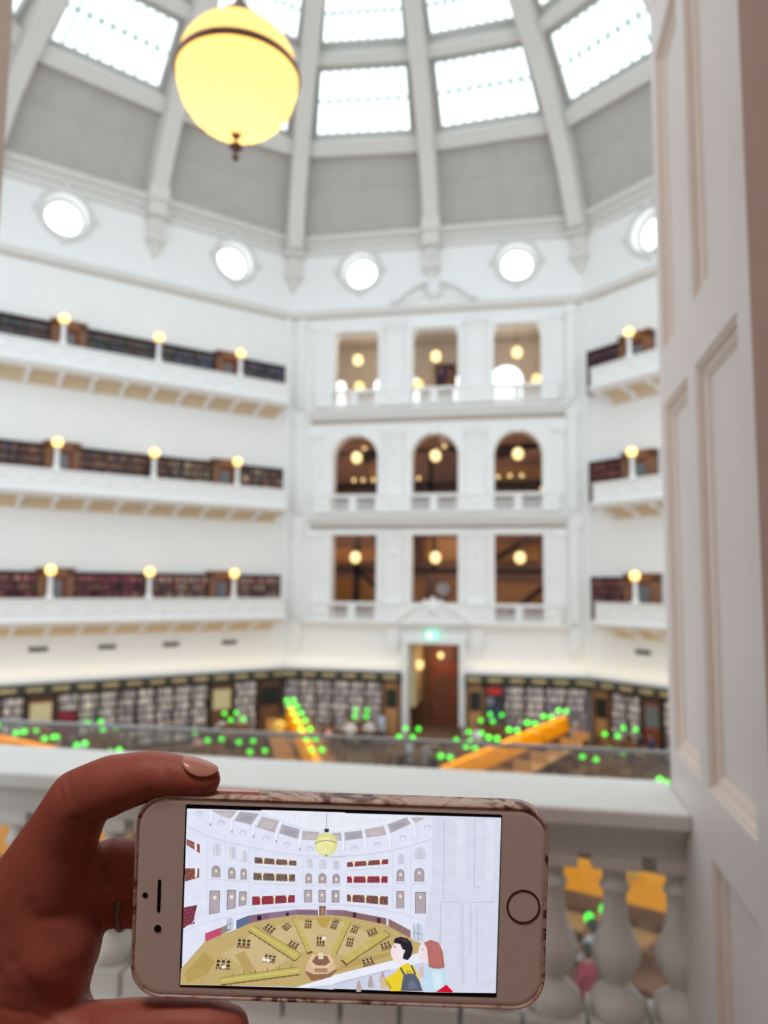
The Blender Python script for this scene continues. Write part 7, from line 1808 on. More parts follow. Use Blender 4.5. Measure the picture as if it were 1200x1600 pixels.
70 56 52;-37.07,-20.85 -35.96,-20.89 -36.02,-21.86 -37.13,-21.82
70 56 52;-37.14,-22.13 -36.03,-22.17 -36.09,-23.14 -37.2,-23.1
120 80 60;-40.59,-23.13 -40.64,-24.06 -40.41,-24.08 -40.36,-23.15
110 84 50;-40.13,-20.13 -40.15,-20.59 -39.97,-20.6 -39.94,-20.14
120 80 60;-39.33,-23.18 -39.38,-24.1 -39.15,-24.12 -39.1,-23.19
110 84 50;-38.86,-20.17 -38.89,-20.63 -38.71,-20.64 -38.68,-20.18
120 80 60;-38.07,-23.22 -38.12,-24.15 -37.89,-24.16 -37.84,-23.23
110 84 50;-37.6,-20.21 -37.63,-20.68 -37.45,-20.69 -37.42,-20.22
120 80 60;-36.81,-23.26 -36.86,-24.19 -36.63,-24.2 -36.58,-23.28
110 84 50;-36.34,-20.25 -36.37,-20.72 -36.18,-20.73 -36.16,-20.27
150 112 76;-24.18,-8.34 -21.3,-10.25 -22.78,-11.85 -25.66,-9.94
206 184 124;-23.9,-8.04 -21.01,-9.94 -22.32,-11.35 -25.21,-9.45
70 56 52;-23.81,-8.23 -23.18,-8.65 -23.67,-9.18 -24.31,-8.77
70 56 52;-24.47,-8.93 -23.83,-9.35 -24.33,-9.89 -24.96,-9.47
70 56 52;-22.85,-8.86 -22.22,-9.28 -22.71,-9.82 -23.35,-9.4
70 56 52;-23.51,-9.57 -22.87,-9.99 -23.37,-10.53 -24,-10.11
70 56 52;-21.89,-9.5 -21.25,-9.92 -21.75,-10.46 -22.39,-10.04
70 56 52;-22.54,-10.21 -21.91,-10.63 -22.41,-11.16 -23.04,-10.74
120 80 60;-25.08,-9.51 -25.76,-10.25 -25.59,-10.4 -24.91,-9.67
110 84 50;-23.19,-7.89 -23.53,-8.26 -23.4,-8.38 -23.05,-8.02
120 80 60;-24.35,-9.99 -25.04,-10.73 -24.87,-10.88 -24.18,-10.15
110 84 50;-22.47,-8.37 -22.81,-8.74 -22.67,-8.86 -22.33,-8.49
120 80 60;-23.63,-10.47 -24.32,-11.2 -24.15,-11.36 -23.46,-10.62
110 84 50;-21.75,-8.85 -22.09,-9.21 -21.95,-9.34 -21.61,-8.97
120 80 60;-22.91,-10.94 -23.59,-11.68 -23.42,-11.83 -22.74,-11.1
110 84 50;-21.03,-9.32 -21.37,-9.69 -21.23,-9.81 -20.89,-9.45
150 112 76;-17.99,-7.93 -16.21,-9.38 -17.62,-10.62 -19.4,-9.17
206 184 124;-17.67,-7.65 -15.89,-9.1 -17.11,-10.17 -18.89,-8.72
70 56 52;-17.65,-7.8 -17.25,-8.12 -17.72,-8.52 -18.11,-8.2
70 56 52;-18.25,-8.33 -17.86,-8.65 -18.32,-9.06 -18.71,-8.74
70 56 52;-17.05,-8.28 -16.66,-8.6 -17.12,-9.01 -17.51,-8.69
70 56 52;-17.66,-8.82 -17.27,-9.13 -17.73,-9.54 -18.12,-9.22
70 56 52;-16.46,-8.76 -16.07,-9.08 -16.53,-9.49 -16.92,-9.17
70 56 52;-17.06,-9.3 -16.67,-9.62 -17.13,-10.02 -17.53,-9.7
120 80 60;-18.83,-8.74 -19.6,-9.42 -19.45,-9.59 -18.68,-8.92
110 84 50;-17.02,-7.51 -17.4,-7.85 -17.28,-7.99 -16.9,-7.65
120 80 60;-18.39,-9.11 -19.15,-9.78 -19,-9.95 -18.23,-9.28
110 84 50;-16.57,-7.88 -16.96,-8.21 -16.84,-8.35 -16.45,-8.01
120 80 60;-17.94,-9.47 -18.71,-10.14 -18.55,-10.31 -17.79,-9.64
110 84 50;-16.13,-8.24 -16.51,-8.58 -16.39,-8.71 -16.01,-8.38
120 80 60;-17.49,-9.83 -18.26,-10.5 -18.11,-10.68 -17.34,-10
110 84 50;-15.68,-8.6 -16.07,-8.94 -15.94,-9.07 -15.56,-8.74
150 112 76;-24.75,-18.66 -20.77,-19.2 -21.2,-21.34 -25.18,-20.8
206 184 124;-24.68,-18.28 -20.7,-18.82 -21.08,-20.73 -25.06,-20.19
70 56 52;-24.47,-18.42 -23.6,-18.54 -23.74,-19.27 -24.62,-19.15
70 56 52;-24.67,-19.38 -23.79,-19.5 -23.94,-20.22 -24.81,-20.11
70 56 52;-23.15,-18.6 -22.27,-18.72 -22.42,-19.45 -23.29,-19.33
70 56 52;-23.34,-19.56 -22.46,-19.68 -22.61,-20.41 -23.49,-20.29
70 56 52;-21.82,-18.79 -20.95,-18.91 -21.09,-19.63 -21.97,-19.51
70 56 52;-22.01,-19.74 -21.14,-19.86 -21.28,-20.59 -22.16,-20.47
120 80 60;-24.88,-20.21 -25.06,-21.12 -24.83,-21.17 -24.65,-20.25
110 84 50;-24.11,-17.88 -24.2,-18.34 -24.02,-18.37 -23.92,-17.91
120 80 60;-23.88,-20.34 -24.06,-21.26 -23.84,-21.31 -23.65,-20.39
110 84 50;-23.11,-18.01 -23.2,-18.47 -23.02,-18.51 -22.93,-18.05
120 80 60;-22.88,-20.48 -23.07,-21.4 -22.84,-21.44 -22.66,-20.52
110 84 50;-22.11,-18.15 -22.21,-18.61 -22.03,-18.65 -21.93,-18.19
120 80 60;-21.89,-20.61 -22.07,-21.53 -21.85,-21.58 -21.67,-20.66
110 84 50;-21.12,-18.29 -21.21,-18.74 -21.03,-18.78 -20.94,-18.32
150 112 76;-16.46,-13.77 -13.35,-15.08 -14.3,-16.68 -17.41,-15.37
206 184 124;-16.25,-13.42 -13.14,-14.73 -13.97,-16.12 -17.08,-14.81
70 56 52;-16.12,-13.58 -15.44,-13.87 -15.75,-14.4 -16.44,-14.11
70 56 52;-16.54,-14.28 -15.85,-14.57 -16.17,-15.09 -16.85,-14.81
70 56 52;-15.09,-14.02 -14.4,-14.31 -14.72,-14.83 -15.4,-14.55
70 56 52;-15.5,-14.71 -14.82,-15 -15.13,-15.53 -15.82,-15.24
70 56 52;-14.05,-14.46 -13.36,-14.74 -13.68,-15.27 -14.36,-14.98
70 56 52;-14.46,-15.15 -13.78,-15.44 -14.1,-15.97 -14.78,-15.68
120 80 60;-16.94,-14.85 -17.44,-15.69 -17.25,-15.8 -16.75,-14.97
110 84 50;-15.6,-13.16 -15.85,-13.58 -15.69,-13.67 -15.44,-13.26
120 80 60;-16.17,-15.18 -16.67,-16.02 -16.47,-16.13 -15.97,-15.3
110 84 50;-14.82,-13.49 -15.07,-13.91 -14.91,-14 -14.66,-13.58
120 80 60;-15.39,-15.51 -15.89,-16.34 -15.69,-16.46 -15.19,-15.63
110 84 50;-14.04,-13.82 -14.29,-14.23 -14.14,-14.33 -13.89,-13.91
120 80 60;-14.61,-15.84 -15.11,-16.67 -14.91,-16.79 -14.41,-15.95
110 84 50;-13.27,-14.14 -13.52,-14.56 -13.36,-14.65 -13.11,-14.24
150 112 76;-11.67,-6.95 -9.29,-7.08 -9.48,-9.4 -11.87,-9.28
206 184 124;-11.64,-6.57 -9.26,-6.69 -9.43,-8.78 -11.82,-8.66
70 56 52;-11.52,-6.7 -10.99,-6.73 -11.06,-7.52 -11.58,-7.5
70 56 52;-11.6,-7.75 -11.08,-7.77 -11.15,-8.57 -11.67,-8.54
70 56 52;-10.72,-6.74 -10.2,-6.77 -10.27,-7.56 -10.79,-7.54
70 56 52;-10.81,-7.79 -10.29,-7.81 -10.35,-8.61 -10.88,-8.58
70 56 52;-9.93,-6.78 -9.4,-6.81 -9.47,-7.6 -10,-7.58
70 56 52;-10.02,-7.83 -9.49,-7.86 -9.56,-8.65 -10.08,-8.62
120 80 60;-11.75,-8.66 -11.83,-9.59 -11.6,-9.61 -11.52,-8.68
110 84 50;-11.24,-6.12 -11.28,-6.58 -11.1,-6.6 -11.06,-6.13
120 80 60;-11.16,-8.69 -11.23,-9.62 -11,-9.64 -10.93,-8.71
110 84 50;-10.65,-6.15 -10.68,-6.61 -10.5,-6.63 -10.46,-6.16
120 80 60;-10.56,-8.72 -10.64,-9.65 -10.41,-9.67 -10.33,-8.74
110 84 50;-10.05,-6.18 -10.09,-6.64 -9.91,-6.66 -9.87,-6.19
120 80 60;-9.96,-8.75 -10.04,-9.68 -9.81,-9.7 -9.74,-8.77
110 84 50;-9.45,-6.21 -9.49,-6.67 -9.31,-6.69 -9.27,-6.22
150 112 76;-2.38,-6.34 -0.21,-6.93 -1.16,-9.38 -3.34,-8.78
206 184 124;-2.24,-5.97 -0.06,-6.56 -0.93,-8.78 -3.11,-8.19
70 56 52;-2.17,-6.14 -1.69,-6.27 -2.02,-7.11 -2.5,-6.98
70 56 52;-2.6,-7.25 -2.12,-7.38 -2.45,-8.22 -2.93,-8.09
70 56 52;-1.44,-6.33 -0.96,-6.47 -1.29,-7.31 -1.77,-7.18
70 56 52;-1.88,-7.44 -1.4,-7.58 -1.73,-8.42 -2.21,-8.29
70 56 52;-0.72,-6.53 -0.24,-6.66 -0.57,-7.51 -1.05,-7.38
70 56 52;-1.15,-7.64 -0.67,-7.77 -1,-8.62 -1.48,-8.49
120 80 60;-3.05,-8.19 -3.4,-9.08 -3.19,-9.16 -2.84,-8.28
110 84 50;-1.73,-5.61 -1.9,-6.05 -1.73,-6.12 -1.55,-5.67
120 80 60;-2.51,-8.34 -2.86,-9.23 -2.64,-9.31 -2.29,-8.42
110 84 50;-1.18,-5.76 -1.36,-6.2 -1.18,-6.27 -1.01,-5.82
120 80 60;-1.96,-8.49 -2.31,-9.38 -2.1,-9.46 -1.75,-8.57
110 84 50;-0.64,-5.9 -0.81,-6.35 -0.64,-6.42 -0.47,-5.97
120 80 60;-1.42,-8.64 -1.77,-9.53 -1.55,-9.61 -1.21,-8.72
110 84 50;-0.09,-6.05 -0.27,-6.5 -0.09,-6.56 0.08,-6.12
150 112 76;-7.75,-12.44 -4.91,-12.35 -4.81,-15.06 -7.66,-15.15
206 184 124;-7.76,-12.05 -4.92,-11.96 -4.83,-14.44 -7.68,-14.53
70 56 52;-7.6,-12.2 -6.97,-12.18 -6.94,-13.12 -7.57,-13.14
70 56 52;-7.55,-13.44 -6.93,-13.42 -6.9,-14.36 -7.52,-14.38
70 56 52;-6.65,-12.17 -6.02,-12.14 -5.99,-13.09 -6.62,-13.11
70 56 52;-6.61,-13.41 -5.98,-13.38 -5.95,-14.33 -6.57,-14.35
70 56 52;-5.7,-12.13 -5.08,-12.11 -5.04,-13.06 -5.67,-13.08
70 56 52;-5.66,-13.37 -5.03,-13.35 -5,-14.3 -5.63,-14.32
120 80 60;-7.58,-14.53 -7.55,-15.46 -7.32,-15.45 -7.35,-14.52
110 84 50;-7.38,-11.57 -7.37,-12.04 -7.18,-12.03 -7.2,-11.57
120 80 60;-6.87,-14.51 -6.84,-15.44 -6.61,-15.43 -6.64,-14.5
110 84 50;-6.67,-11.55 -6.66,-12.02 -6.47,-12.01 -6.49,-11.54
120 80 60;-6.16,-14.48 -6.13,-15.41 -5.9,-15.41 -5.93,-14.48
110 84 50;-5.96,-11.53 -5.95,-11.99 -5.76,-11.99 -5.78,-11.52
120 80 60;-5.45,-14.46 -5.41,-15.39 -5.19,-15.38 -5.22,-14.45
110 84 50;-5.25,-11.5 -5.23,-11.97 -5.05,-11.96 -5.07,-11.5
150 112 76;-2.65,-6.89 -0.63,-7.35 -1.29,-9.37 -3.31,-8.92
206 184 124;-2.52,-6.5 -0.5,-6.96 -1.09,-8.75 -3.11,-8.29
70 56 52;-2.44,-6.63 -2,-6.73 -2.22,-7.41 -2.66,-7.31
70 56 52;-2.74,-7.53 -2.29,-7.63 -2.51,-8.31 -2.96,-8.21
70 56 52;-1.77,-6.78 -1.32,-6.88 -1.55,-7.57 -1.99,-7.47
70 56 52;-2.06,-7.68 -1.62,-7.78 -1.84,-8.46 -2.28,-8.36
70 56 52;-1.09,-6.94 -0.65,-7.04 -0.87,-7.72 -1.32,-7.62
70 56 52;-1.39,-7.83 -0.94,-7.93 -1.17,-8.62 -1.61,-8.51
120 80 60;-3.07,-8.29 -3.38,-9.22 -3.15,-9.3 -2.84,-8.36
110 84 50;-2.03,-6.1 -2.18,-6.56 -2,-6.62 -1.85,-6.16
120 80 60;-2.56,-8.4 -2.87,-9.34 -2.64,-9.41 -2.34,-8.48
110 84 50;-1.53,-6.21 -1.68,-6.68 -1.5,-6.74 -1.34,-6.27
120 80 60;-2.06,-8.52 -2.37,-9.45 -2.14,-9.53 -1.83,-8.59
110 84 50;-1.02,-6.33 -1.17,-6.79 -0.99,-6.85 -0.84,-6.38
120 80 60;-1.55,-8.63 -1.86,-9.57 -1.63,-9.64 -1.33,-8.71
110 84 50;-0.51,-6.44 -0.67,-6.91 -0.49,-6.97 -0.33,-6.5
150 112 76;4.16,-8.11 6.38,-8.82 5.51,-10.7 3.29,-9.99
206 184 124;4.33,-7.73 6.55,-8.44 5.79,-10.1 3.57,-9.39
70 56 52;4.41,-7.87 4.9,-8.02 4.61,-8.66 4.12,-8.5
70 56 52;4.03,-8.7 4.52,-8.85 4.23,-9.49 3.74,-9.33
70 56 52;5.15,-8.1 5.64,-8.26 5.35,-8.89 4.86,-8.74
70 56 52;4.77,-8.94 5.26,-9.09 4.97,-9.72 4.48,-9.57
70 56 52;5.89,-8.34 6.38,-8.5 6.09,-9.13 5.6,-8.97
70 56 52;5.51,-9.17 6,-9.33 5.71,-9.96 5.22,-9.8
120 80 60;3.63,-9.39 3.21,-10.3 3.43,-10.4 3.84,-9.49
110 84 50;4.89,-7.37 4.68,-7.83 4.85,-7.91 5.06,-7.45
120 80 60;4.18,-9.57 3.77,-10.48 3.98,-10.57 4.4,-9.67
110 84 50;5.44,-7.55 5.23,-8 5.41,-8.08 5.62,-7.63
120 80 60;4.74,-9.75 4.32,-10.65 4.54,-10.75 4.95,-9.85
110 84 50;6,-7.73 5.79,-8.18 5.96,-8.26 6.17,-7.81
120 80 60;5.29,-9.93 4.88,-10.83 5.09,-10.93 5.51,-10.02
110 84 50;6.55,-7.91 6.34,-8.36 6.52,-8.44 6.73,-7.99
150 112 76;2.5,-12.26 4.85,-12.58 4.35,-15.05 2,-14.73
206 184 124;2.59,-11.86 4.93,-12.19 4.48,-14.41 2.13,-14.09
70 56 52;2.69,-12.02 3.21,-12.09 3.03,-12.93 2.52,-12.86
70 56 52;2.46,-13.13 2.98,-13.2 2.81,-14.05 2.29,-13.98
70 56 52;3.47,-12.12 3.99,-12.19 3.82,-13.04 3.3,-12.97
70 56 52;3.25,-13.24 3.76,-13.31 3.59,-14.15 3.07,-14.08
70 56 52;4.26,-12.23 4.77,-12.3 4.6,-13.15 4.08,-13.08
70 56 52;4.03,-13.34 4.54,-13.42 4.37,-14.26 3.85,-14.19
120 80 60;2.19,-14.09 1.99,-15.05 2.23,-15.09 2.42,-14.14
110 84 50;3.05,-11.43 2.95,-11.91 3.14,-11.95 3.24,-11.47
120 80 60;2.78,-14.17 2.58,-15.13 2.81,-15.17 3.01,-14.22
110 84 50;3.64,-11.51 3.54,-11.99 3.72,-12.03 3.82,-11.55
120 80 60;3.36,-14.25 3.17,-15.21 3.4,-15.25 3.6,-14.3
110 84 50;4.22,-11.59 4.12,-12.07 4.31,-12.11 4.41,-11.63
120 80 60;3.95,-14.33 3.75,-15.29 3.99,-15.33 4.18,-14.38
110 84 50;4.81,-11.67 4.71,-12.15 4.9,-12.19 5,-11.71
150 112 76;8.81,-10.02 12.02,-8.75 12.84,-10.28 9.64,-11.55
206 184 124;8.61,-9.66 11.82,-8.39 12.53,-9.7 9.32,-10.97
70 56 52;8.83,-9.66 9.54,-9.38 9.81,-9.88 9.1,-10.16
70 56 52;9.19,-10.32 9.9,-10.04 10.16,-10.54 9.46,-10.82
70 56 52;9.9,-9.24 10.61,-8.96 10.88,-9.46 10.17,-9.74
70 56 52;10.26,-9.9 10.96,-9.62 11.23,-10.12 10.53,-10.4
70 56 52;10.97,-8.82 11.68,-8.54 11.95,-9.04 11.24,-9.32
70 56 52;11.33,-9.47 12.03,-9.2 12.3,-9.69 11.6,-9.97
120 80 60;9.46,-10.93 9.93,-11.81 10.14,-11.69 9.67,-10.82
110 84 50;8.79,-9.07 9.03,-9.5 9.19,-9.41 8.96,-8.98
120 80 60;10.26,-10.61 10.73,-11.49 10.94,-11.38 10.47,-10.5
110 84 50;9.59,-8.75 9.83,-9.19 10,-9.1 9.76,-8.66
120 80 60;11.06,-10.3 11.53,-11.17 11.74,-11.06 11.27,-10.18
110 84 50;10.39,-8.43 10.63,-8.87 10.8,-8.78 10.56,-8.34
120 80 60;11.86,-9.98 12.34,-10.85 12.54,-10.74 12.07,-9.87
110 84 50;11.2,-8.11 11.43,-8.55 11.6,-8.46 11.36,-8.02
150 112 76;13.38,-14.24 16.74,-13.07 17.54,-14.79 14.18,-15.95
206 184 124;13.2,-13.86 16.56,-12.7 17.26,-14.19 13.9,-15.35
70 56 52;13.43,-13.89 14.17,-13.63 14.44,-14.2 13.7,-14.45
70 56 52;13.78,-14.63 14.52,-14.38 14.79,-14.94 14.05,-15.2
70 56 52;14.55,-13.5 15.29,-13.24 15.56,-13.81 14.82,-14.06
70 56 52;14.9,-14.24 15.64,-13.99 15.91,-14.55 15.17,-14.81
70 56 52;15.68,-13.11 16.42,-12.86 16.68,-13.42 15.94,-13.68
70 56 52;16.03,-13.86 16.77,-13.6 17.03,-14.17 16.29,-14.42
120 80 60;14.04,-15.32 14.46,-16.21 14.68,-16.11 14.26,-15.21
110 84 50;13.42,-13.28 13.63,-13.72 13.8,-13.64 13.59,-13.2
120 80 60;14.89,-15.02 15.3,-15.92 15.52,-15.82 15.1,-14.92
110 84 50;14.26,-12.99 14.47,-13.43 14.65,-13.35 14.44,-12.91
120 80 60;15.73,-14.73 16.15,-15.63 16.36,-15.53 15.94,-14.63
110 84 50;15.1,-12.7 15.31,-13.14 15.49,-13.06 15.28,-12.62
120 80 60;16.57,-14.44 16.99,-15.34 17.2,-15.24 16.78,-14.34
110 84 50;15.95,-12.41 16.16,-12.85 16.33,-12.77 16.12,-12.32
150 112 76;7.47,-19.63 11.26,-18.5 12.02,-20.39 8.24,-21.52
206 184 124;7.32,-19.25 11.11,-18.12 11.78,-19.79 7.99,-20.91
70 56 52;7.58,-19.28 8.41,-19.04 8.66,-19.67 7.83,-19.92
70 56 52;7.91,-20.12 8.74,-19.87 9,-20.5 8.17,-20.75
70 56 52;8.84,-18.91 9.67,-18.66 9.93,-19.29 9.09,-19.54
70 56 52;9.17,-19.74 10.01,-19.49 10.26,-20.13 9.43,-20.37
70 56 52;10.1,-18.53 10.93,-18.29 11.19,-18.92 10.35,-19.17
70 56 52;10.43,-19.37 11.27,-19.12 11.52,-19.75 10.69,-20
120 80 60;8.17,-20.87 8.53,-21.78 8.75,-21.69 8.39,-20.79
110 84 50;7.6,-18.66 7.79,-19.12 7.96,-19.05 7.78,-18.59
120 80 60;9.11,-20.59 9.48,-21.5 9.7,-21.41 9.33,-20.5
110 84 50;8.55,-18.38 8.73,-18.84 8.91,-18.77 8.73,-18.31
120 80 60;10.06,-20.31 10.43,-21.22 10.65,-21.13 10.28,-20.22
110 84 50;9.5,-18.1 9.68,-18.55 9.86,-18.48 9.67,-18.03
120 80 60;11,-20.03 11.37,-20.94 11.59,-20.85 11.23,-19.94
110 84 50;10.44,-17.82 10.62,-18.27 10.8,-18.2 10.62,-17.75
120 84 60;-28.87,-9.38 -12.46,-18.29 -14.58,-20.55 -30.42,-11.04
196 182 100;-28.89,-8.97 -12.47,-17.88 -14.59,-20.14 -30.43,-10.63
226 216 150;-29.71,-9.88 -13.58,-19.09 -13.49,-18.93 -29.61,-9.72
120 100 50;-28.93,-9.05 -12.52,-17.96 -12.43,-17.8 -28.84,-8.89
120 78 58;-29.96,-11.2 -29.26,-11.27 -29.61,-11.92
120 78 58;-28.37,-12.16 -27.68,-12.23 -28.02,-12.88
120 78 58;-26.78,-13.11 -26.09,-13.18 -26.44,-13.83
120 78 58;-25.2,-14.06 -24.51,-14.13 -24.85,-14.78
120 78 58;-23.61,-15.01 -22.92,-15.08 -23.27,-15.73
120 78 58;-22.03,-15.96 -21.34,-16.03 -21.68,-16.68
120 78 58;-20.45,-16.92 -19.76,-16.98 -20.1,-17.63
120 78 58;-18.86,-17.87 -18.17,-17.93 -18.52,-18.58
120 78 58;-17.28,-18.82 -16.59,-18.88 -16.94,-19.53
120 78 58;-15.7,-19.77 -15.01,-19.83 -15.35,-20.48
120 84 60;-16,-6.67 -14.81,-6.4 -8.92,-17.08 -10.55,-17.77
196 182 100;-16.01,-6.26 -14.83,-5.99 -8.93,-16.67 -10.56,-17.36
226 216 150;-13.26,-11.9 -11.85,-11.42 -11.91,-11.25 -13.32,-11.73
120 100 50;-15.99,-6.35 -14.81,-6.08 -14.85,-5.9 -16.04,-6.17
120 78 58;-10.8,-17.43 -10.11,-17.49 -10.45,-18.14
120 78 58;-10.64,-17.36 -9.95,-17.42 -10.29,-18.07
120 78 58;-10.47,-17.29 -9.78,-17.36 -10.13,-18.01
120 78 58;-10.31,-17.22 -9.62,-17.29 -9.96,-17.94
120 78 58;-10.15,-17.15 -9.46,-17.22 -9.8,-17.87
120 78 58;-9.98,-17.08 -9.29,-17.15 -9.64,-17.8
120 78 58;-9.82,-17.01 -9.13,-17.08 -9.48,-17.73
120 78 58;-9.66,-16.94 -8.97,-17.01 -9.31,-17.66
120 78 58;-9.5,-16.87 -8.81,-16.94 -9.15,-17.59
120 78 58;-9.33,-16.8 -8.64,-16.87 -8.99,-17.52
120 84 60;-39.2,-27.07 -13.45,-22.56 -12.68,-24.85 -38.66,-29.19
196 182 100;-39.22,-26.66 -13.47,-22.15 -12.7,-24.45 -38.67,-28.78
226 216 150;-38.93,-27.81 -13.06,-23.39 -13.1,-23.21 -38.96,-27.63
120 100 50;-39.2,-26.75 -13.45,-22.24 -13.48,-22.06 -39.24,-26.57
120 78 58;-37.91,-28.7 -37.22,-28.77 -37.56,-29.42
120 78 58;-35.74,-28.34 -35.05,-28.41 -35.39,-29.05
120 78 58;-33.58,-27.98 -32.89,-28.04 -33.23,-28.69
120 78 58;-31.41,-27.62 -30.72,-27.68 -31.07,-28.33
120 78 58;-29.25,-27.26 -28.56,-27.32 -28.9,-27.97
120 78 58;-27.08,-26.89 -26.39,-26.96 -26.74,-27.61
120 78 58;-24.92,-26.53 -24.23,-26.6 -24.57,-27.25
120 78 58;-22.75,-26.17 -22.06,-26.24 -22.41,-26.89
120 78 58;-20.59,-25.81 -19.9,-25.88 -20.24,-26.53
120 78 58;-18.42,-25.45 -17.73,-25.52 -18.08,-26.17
120 78 58;-16.26,-25.09 -15.57,-25.16 -15.91,-25.8
120 78 58;-14.1,-24.73 -13.4,-24.79 -13.75,-25.44
196 182 100;1.96,-5.98 3.62,-7.06 -0.99,-17.55 -0.56,-17.48 -2.95,-17.1
130 104 60;3.49,-7.01 -1.12,-17.5 -0.86,-17.61 3.74,-7.12
130 104 60;-0.97,-17.69 -0.53,-17.61 -0.58,-17.34 -1.01,-17.42
120 84 60;14.38,-9.6 16.8,-10.94 2.6,-21.08 0.89,-19.53
196 182 100;14.37,-9.17 16.79,-10.51 2.59,-20.65 0.87,-19.1
226 216 150;7.56,-14.22 9.63,-15.66 9.74,-15.51 7.67,-14.06
120 100 50;14.32,-9.26 16.74,-10.6 16.84,-10.43 14.41,-9.09
120 78 58;0.63,-19.28 1.34,-19.35 0.99,-20.03
120 78 58;0.8,-19.44 1.52,-19.51 1.16,-20.18
120 78 58;0.97,-19.59 1.69,-19.66 1.33,-20.34
120 78 58;1.14,-19.75 1.86,-19.82 1.5,-20.49
120 78 58;1.31,-19.9 2.03,-19.97 1.67,-20.65
120 78 58;1.49,-20.06 2.2,-20.13 1.84,-20.8
120 78 58;1.66,-20.21 2.37,-20.28 2.02,-20.96
120 78 58;1.83,-20.37 2.55,-20.44 2.19,-21.11
120 78 58;2,-20.52 2.72,-20.59 2.36,-21.27
120 78 58;2.17,-20.68 2.89,-20.75 2.53,-21.42
90 74 50;-35.25,-24.85 -35.2,-26.21 -35.01,-26.21 -35.07,-24.85
90 74 50;-31.38,-24.17 -31.32,-25.53 -31.14,-25.53 -31.19,-24.17
90 74 50;-27.5,-23.49 -27.45,-24.86 -27.27,-24.85 -27.32,-23.49
90 74 50;-23.63,-22.81 -23.58,-24.18 -23.39,-24.17 -23.44,-22.8
90 74 50;-19.75,-22.13 -19.7,-23.5 -19.52,-23.49 -19.57,-22.12
90 74 50;-15.88,-21.45 -15.83,-22.82 -15.64,-22.81 -15.69,-21.44
240 238 236;-37.39,-23 -37.57,-23.46 -38.05,-23.66 -38.55,-23.49 -38.77,-23.05 -38.58,-22.59 -38.1,-22.39 -37.61,-22.56
240 238 236;-24,-20.09 -24.19,-20.55 -24.67,-20.75 -25.16,-20.58 -25.38,-20.14 -25.2,-19.68 -24.72,-19.48 -24.22,-19.65
240 238 236;-22.71,-20.32 -22.9,-20.78 -23.37,-20.98 -23.87,-20.81 -24.09,-20.37 -23.9,-19.91 -23.42,-19.71 -22.93,-19.88
240 238 236;-4.53,-12.5 -4.72,-12.96 -5.2,-13.16 -5.69,-12.99 -5.91,-12.55 -5.72,-12.09 -5.24,-11.89 -4.75,-12.06
150 108 80;-10.09,-20.44 -11.12,-23.66 -8.95,-26.68 -3.03,-25.67 -0.47,-22.85 -1.84,-20.16
218 186 150;-10.1,-20.08 -1.85,-19.8 -0.76,-22.4 -3.54,-24.14 -8.11,-24.47 -11.13,-23.39
226 198 160;-8.71,-17.89 -3.07,-17.7 -1.61,-20.07 -3.6,-22.27 -8.09,-22.42 -10.28,-20.27
140 100 84;-7.64,-18.31 -3.97,-18.19 -2.85,-20.2 -4.32,-21.39 -7.3,-21.49 -8.94,-20.31
234 214 184;-6.9,-17.24 -5.25,-17.18 -5.17,-19.37 -6.82,-19.42
176 134 106;-7.95,-22.42 -3.69,-22.28 -3.65,-23.64 -7.91,-23.78
216 220 236;29.49,28.64 52.28,29.04 52.25,-28.65 28.76,-29.11 27.34,-12.91 30.09,7.46
200 205 222;33.12,28.13 33.77,1.39 34.2,1.4 33.55,28.14
200 205 222;43.41,28.47 43.76,6 44.19,6.01 43.84,28.48
200 205 222;45.86,6.28 44.2,6.13 44.23,5.71 45.9,5.86
223 227 241;37.66,27.81 38.11,7.73 40.97,7.81 40.53,27.89
223 227 241;47.23,28.12 47.55,8.05 50.41,8.11 50.1,28.19
196 200 218;33.15,0.5 39.82,0.72 39.81,1.06 33.14,0.84
196 200 218;32.98,0.67 33.22,-16.5 33.56,-16.49 33.31,0.67
196 200 218;43.17,0.65 50.78,1.18 50.76,1.52 43.15,0.98
196 200 218;42.99,0.81 43.2,-16.16 43.53,-16.16 43.32,0.81
208 212 228;39.46,-0.18 40.62,-25.71 41.86,-25.64 40.7,-0.11
206 210 226;44.8,0.01 45.72,-26.47 46.29,-26.44 45.37,0.03
236 239 250;-14.36,-29 -2.14,-24.95 -1.8,-24.53 18,-18.9 26.48,-16.16 28.41,-17.13 28.48,-19.5 18.09,-21.74 1.14,-27.03 -1.65,-29.01
208 212 232;-11.16,-28.89 -1.64,-29.24 1.14,-27.03 28.47,-19.02 32.55,-28.98
190 196 220;-1.24,-27.11 17.14,-21.77 17.15,-22.33 -1.22,-27.67
184 166 166;6.43,-25.91 7.19,-25.88 7.85,-28.69 7.59,-29.64 6.17,-29.69 5.95,-28.75
184 166 166;10.27,-24.36 11.04,-24.33 11.69,-27.14 11.44,-28.09 10.02,-28.14 9.8,-27.21
184 166 166;14.17,-22.81 14.93,-22.79 15.59,-25.6 15.34,-26.55 13.91,-26.6 13.69,-25.66
196 224 240;28.49,-19.97 31.32,-19.16 35.18,-21.16 36.31,-27.73 35.86,-28.68 28.75,-28.73 27.19,-24.26
212 234 246;30.94,-22.25 33.78,-22.15 34.89,-27.77 31.57,-27.89
240 224 228;30.57,-15.88 30.44,-17.19 29.99,-18.31 29.31,-19.07 28.48,-19.35 27.63,-19.12 26.9,-18.41 26.4,-17.32 26.19,-16.03 26.32,-14.72 26.76,-13.6 27.45,-12.83 28.28,-12.55 29.13,-12.78 29.86,-13.49 30.36,-14.58
222 190 186;26.64,-21.45 27.78,-19.99 28.43,-24.22 26.91,-24.27
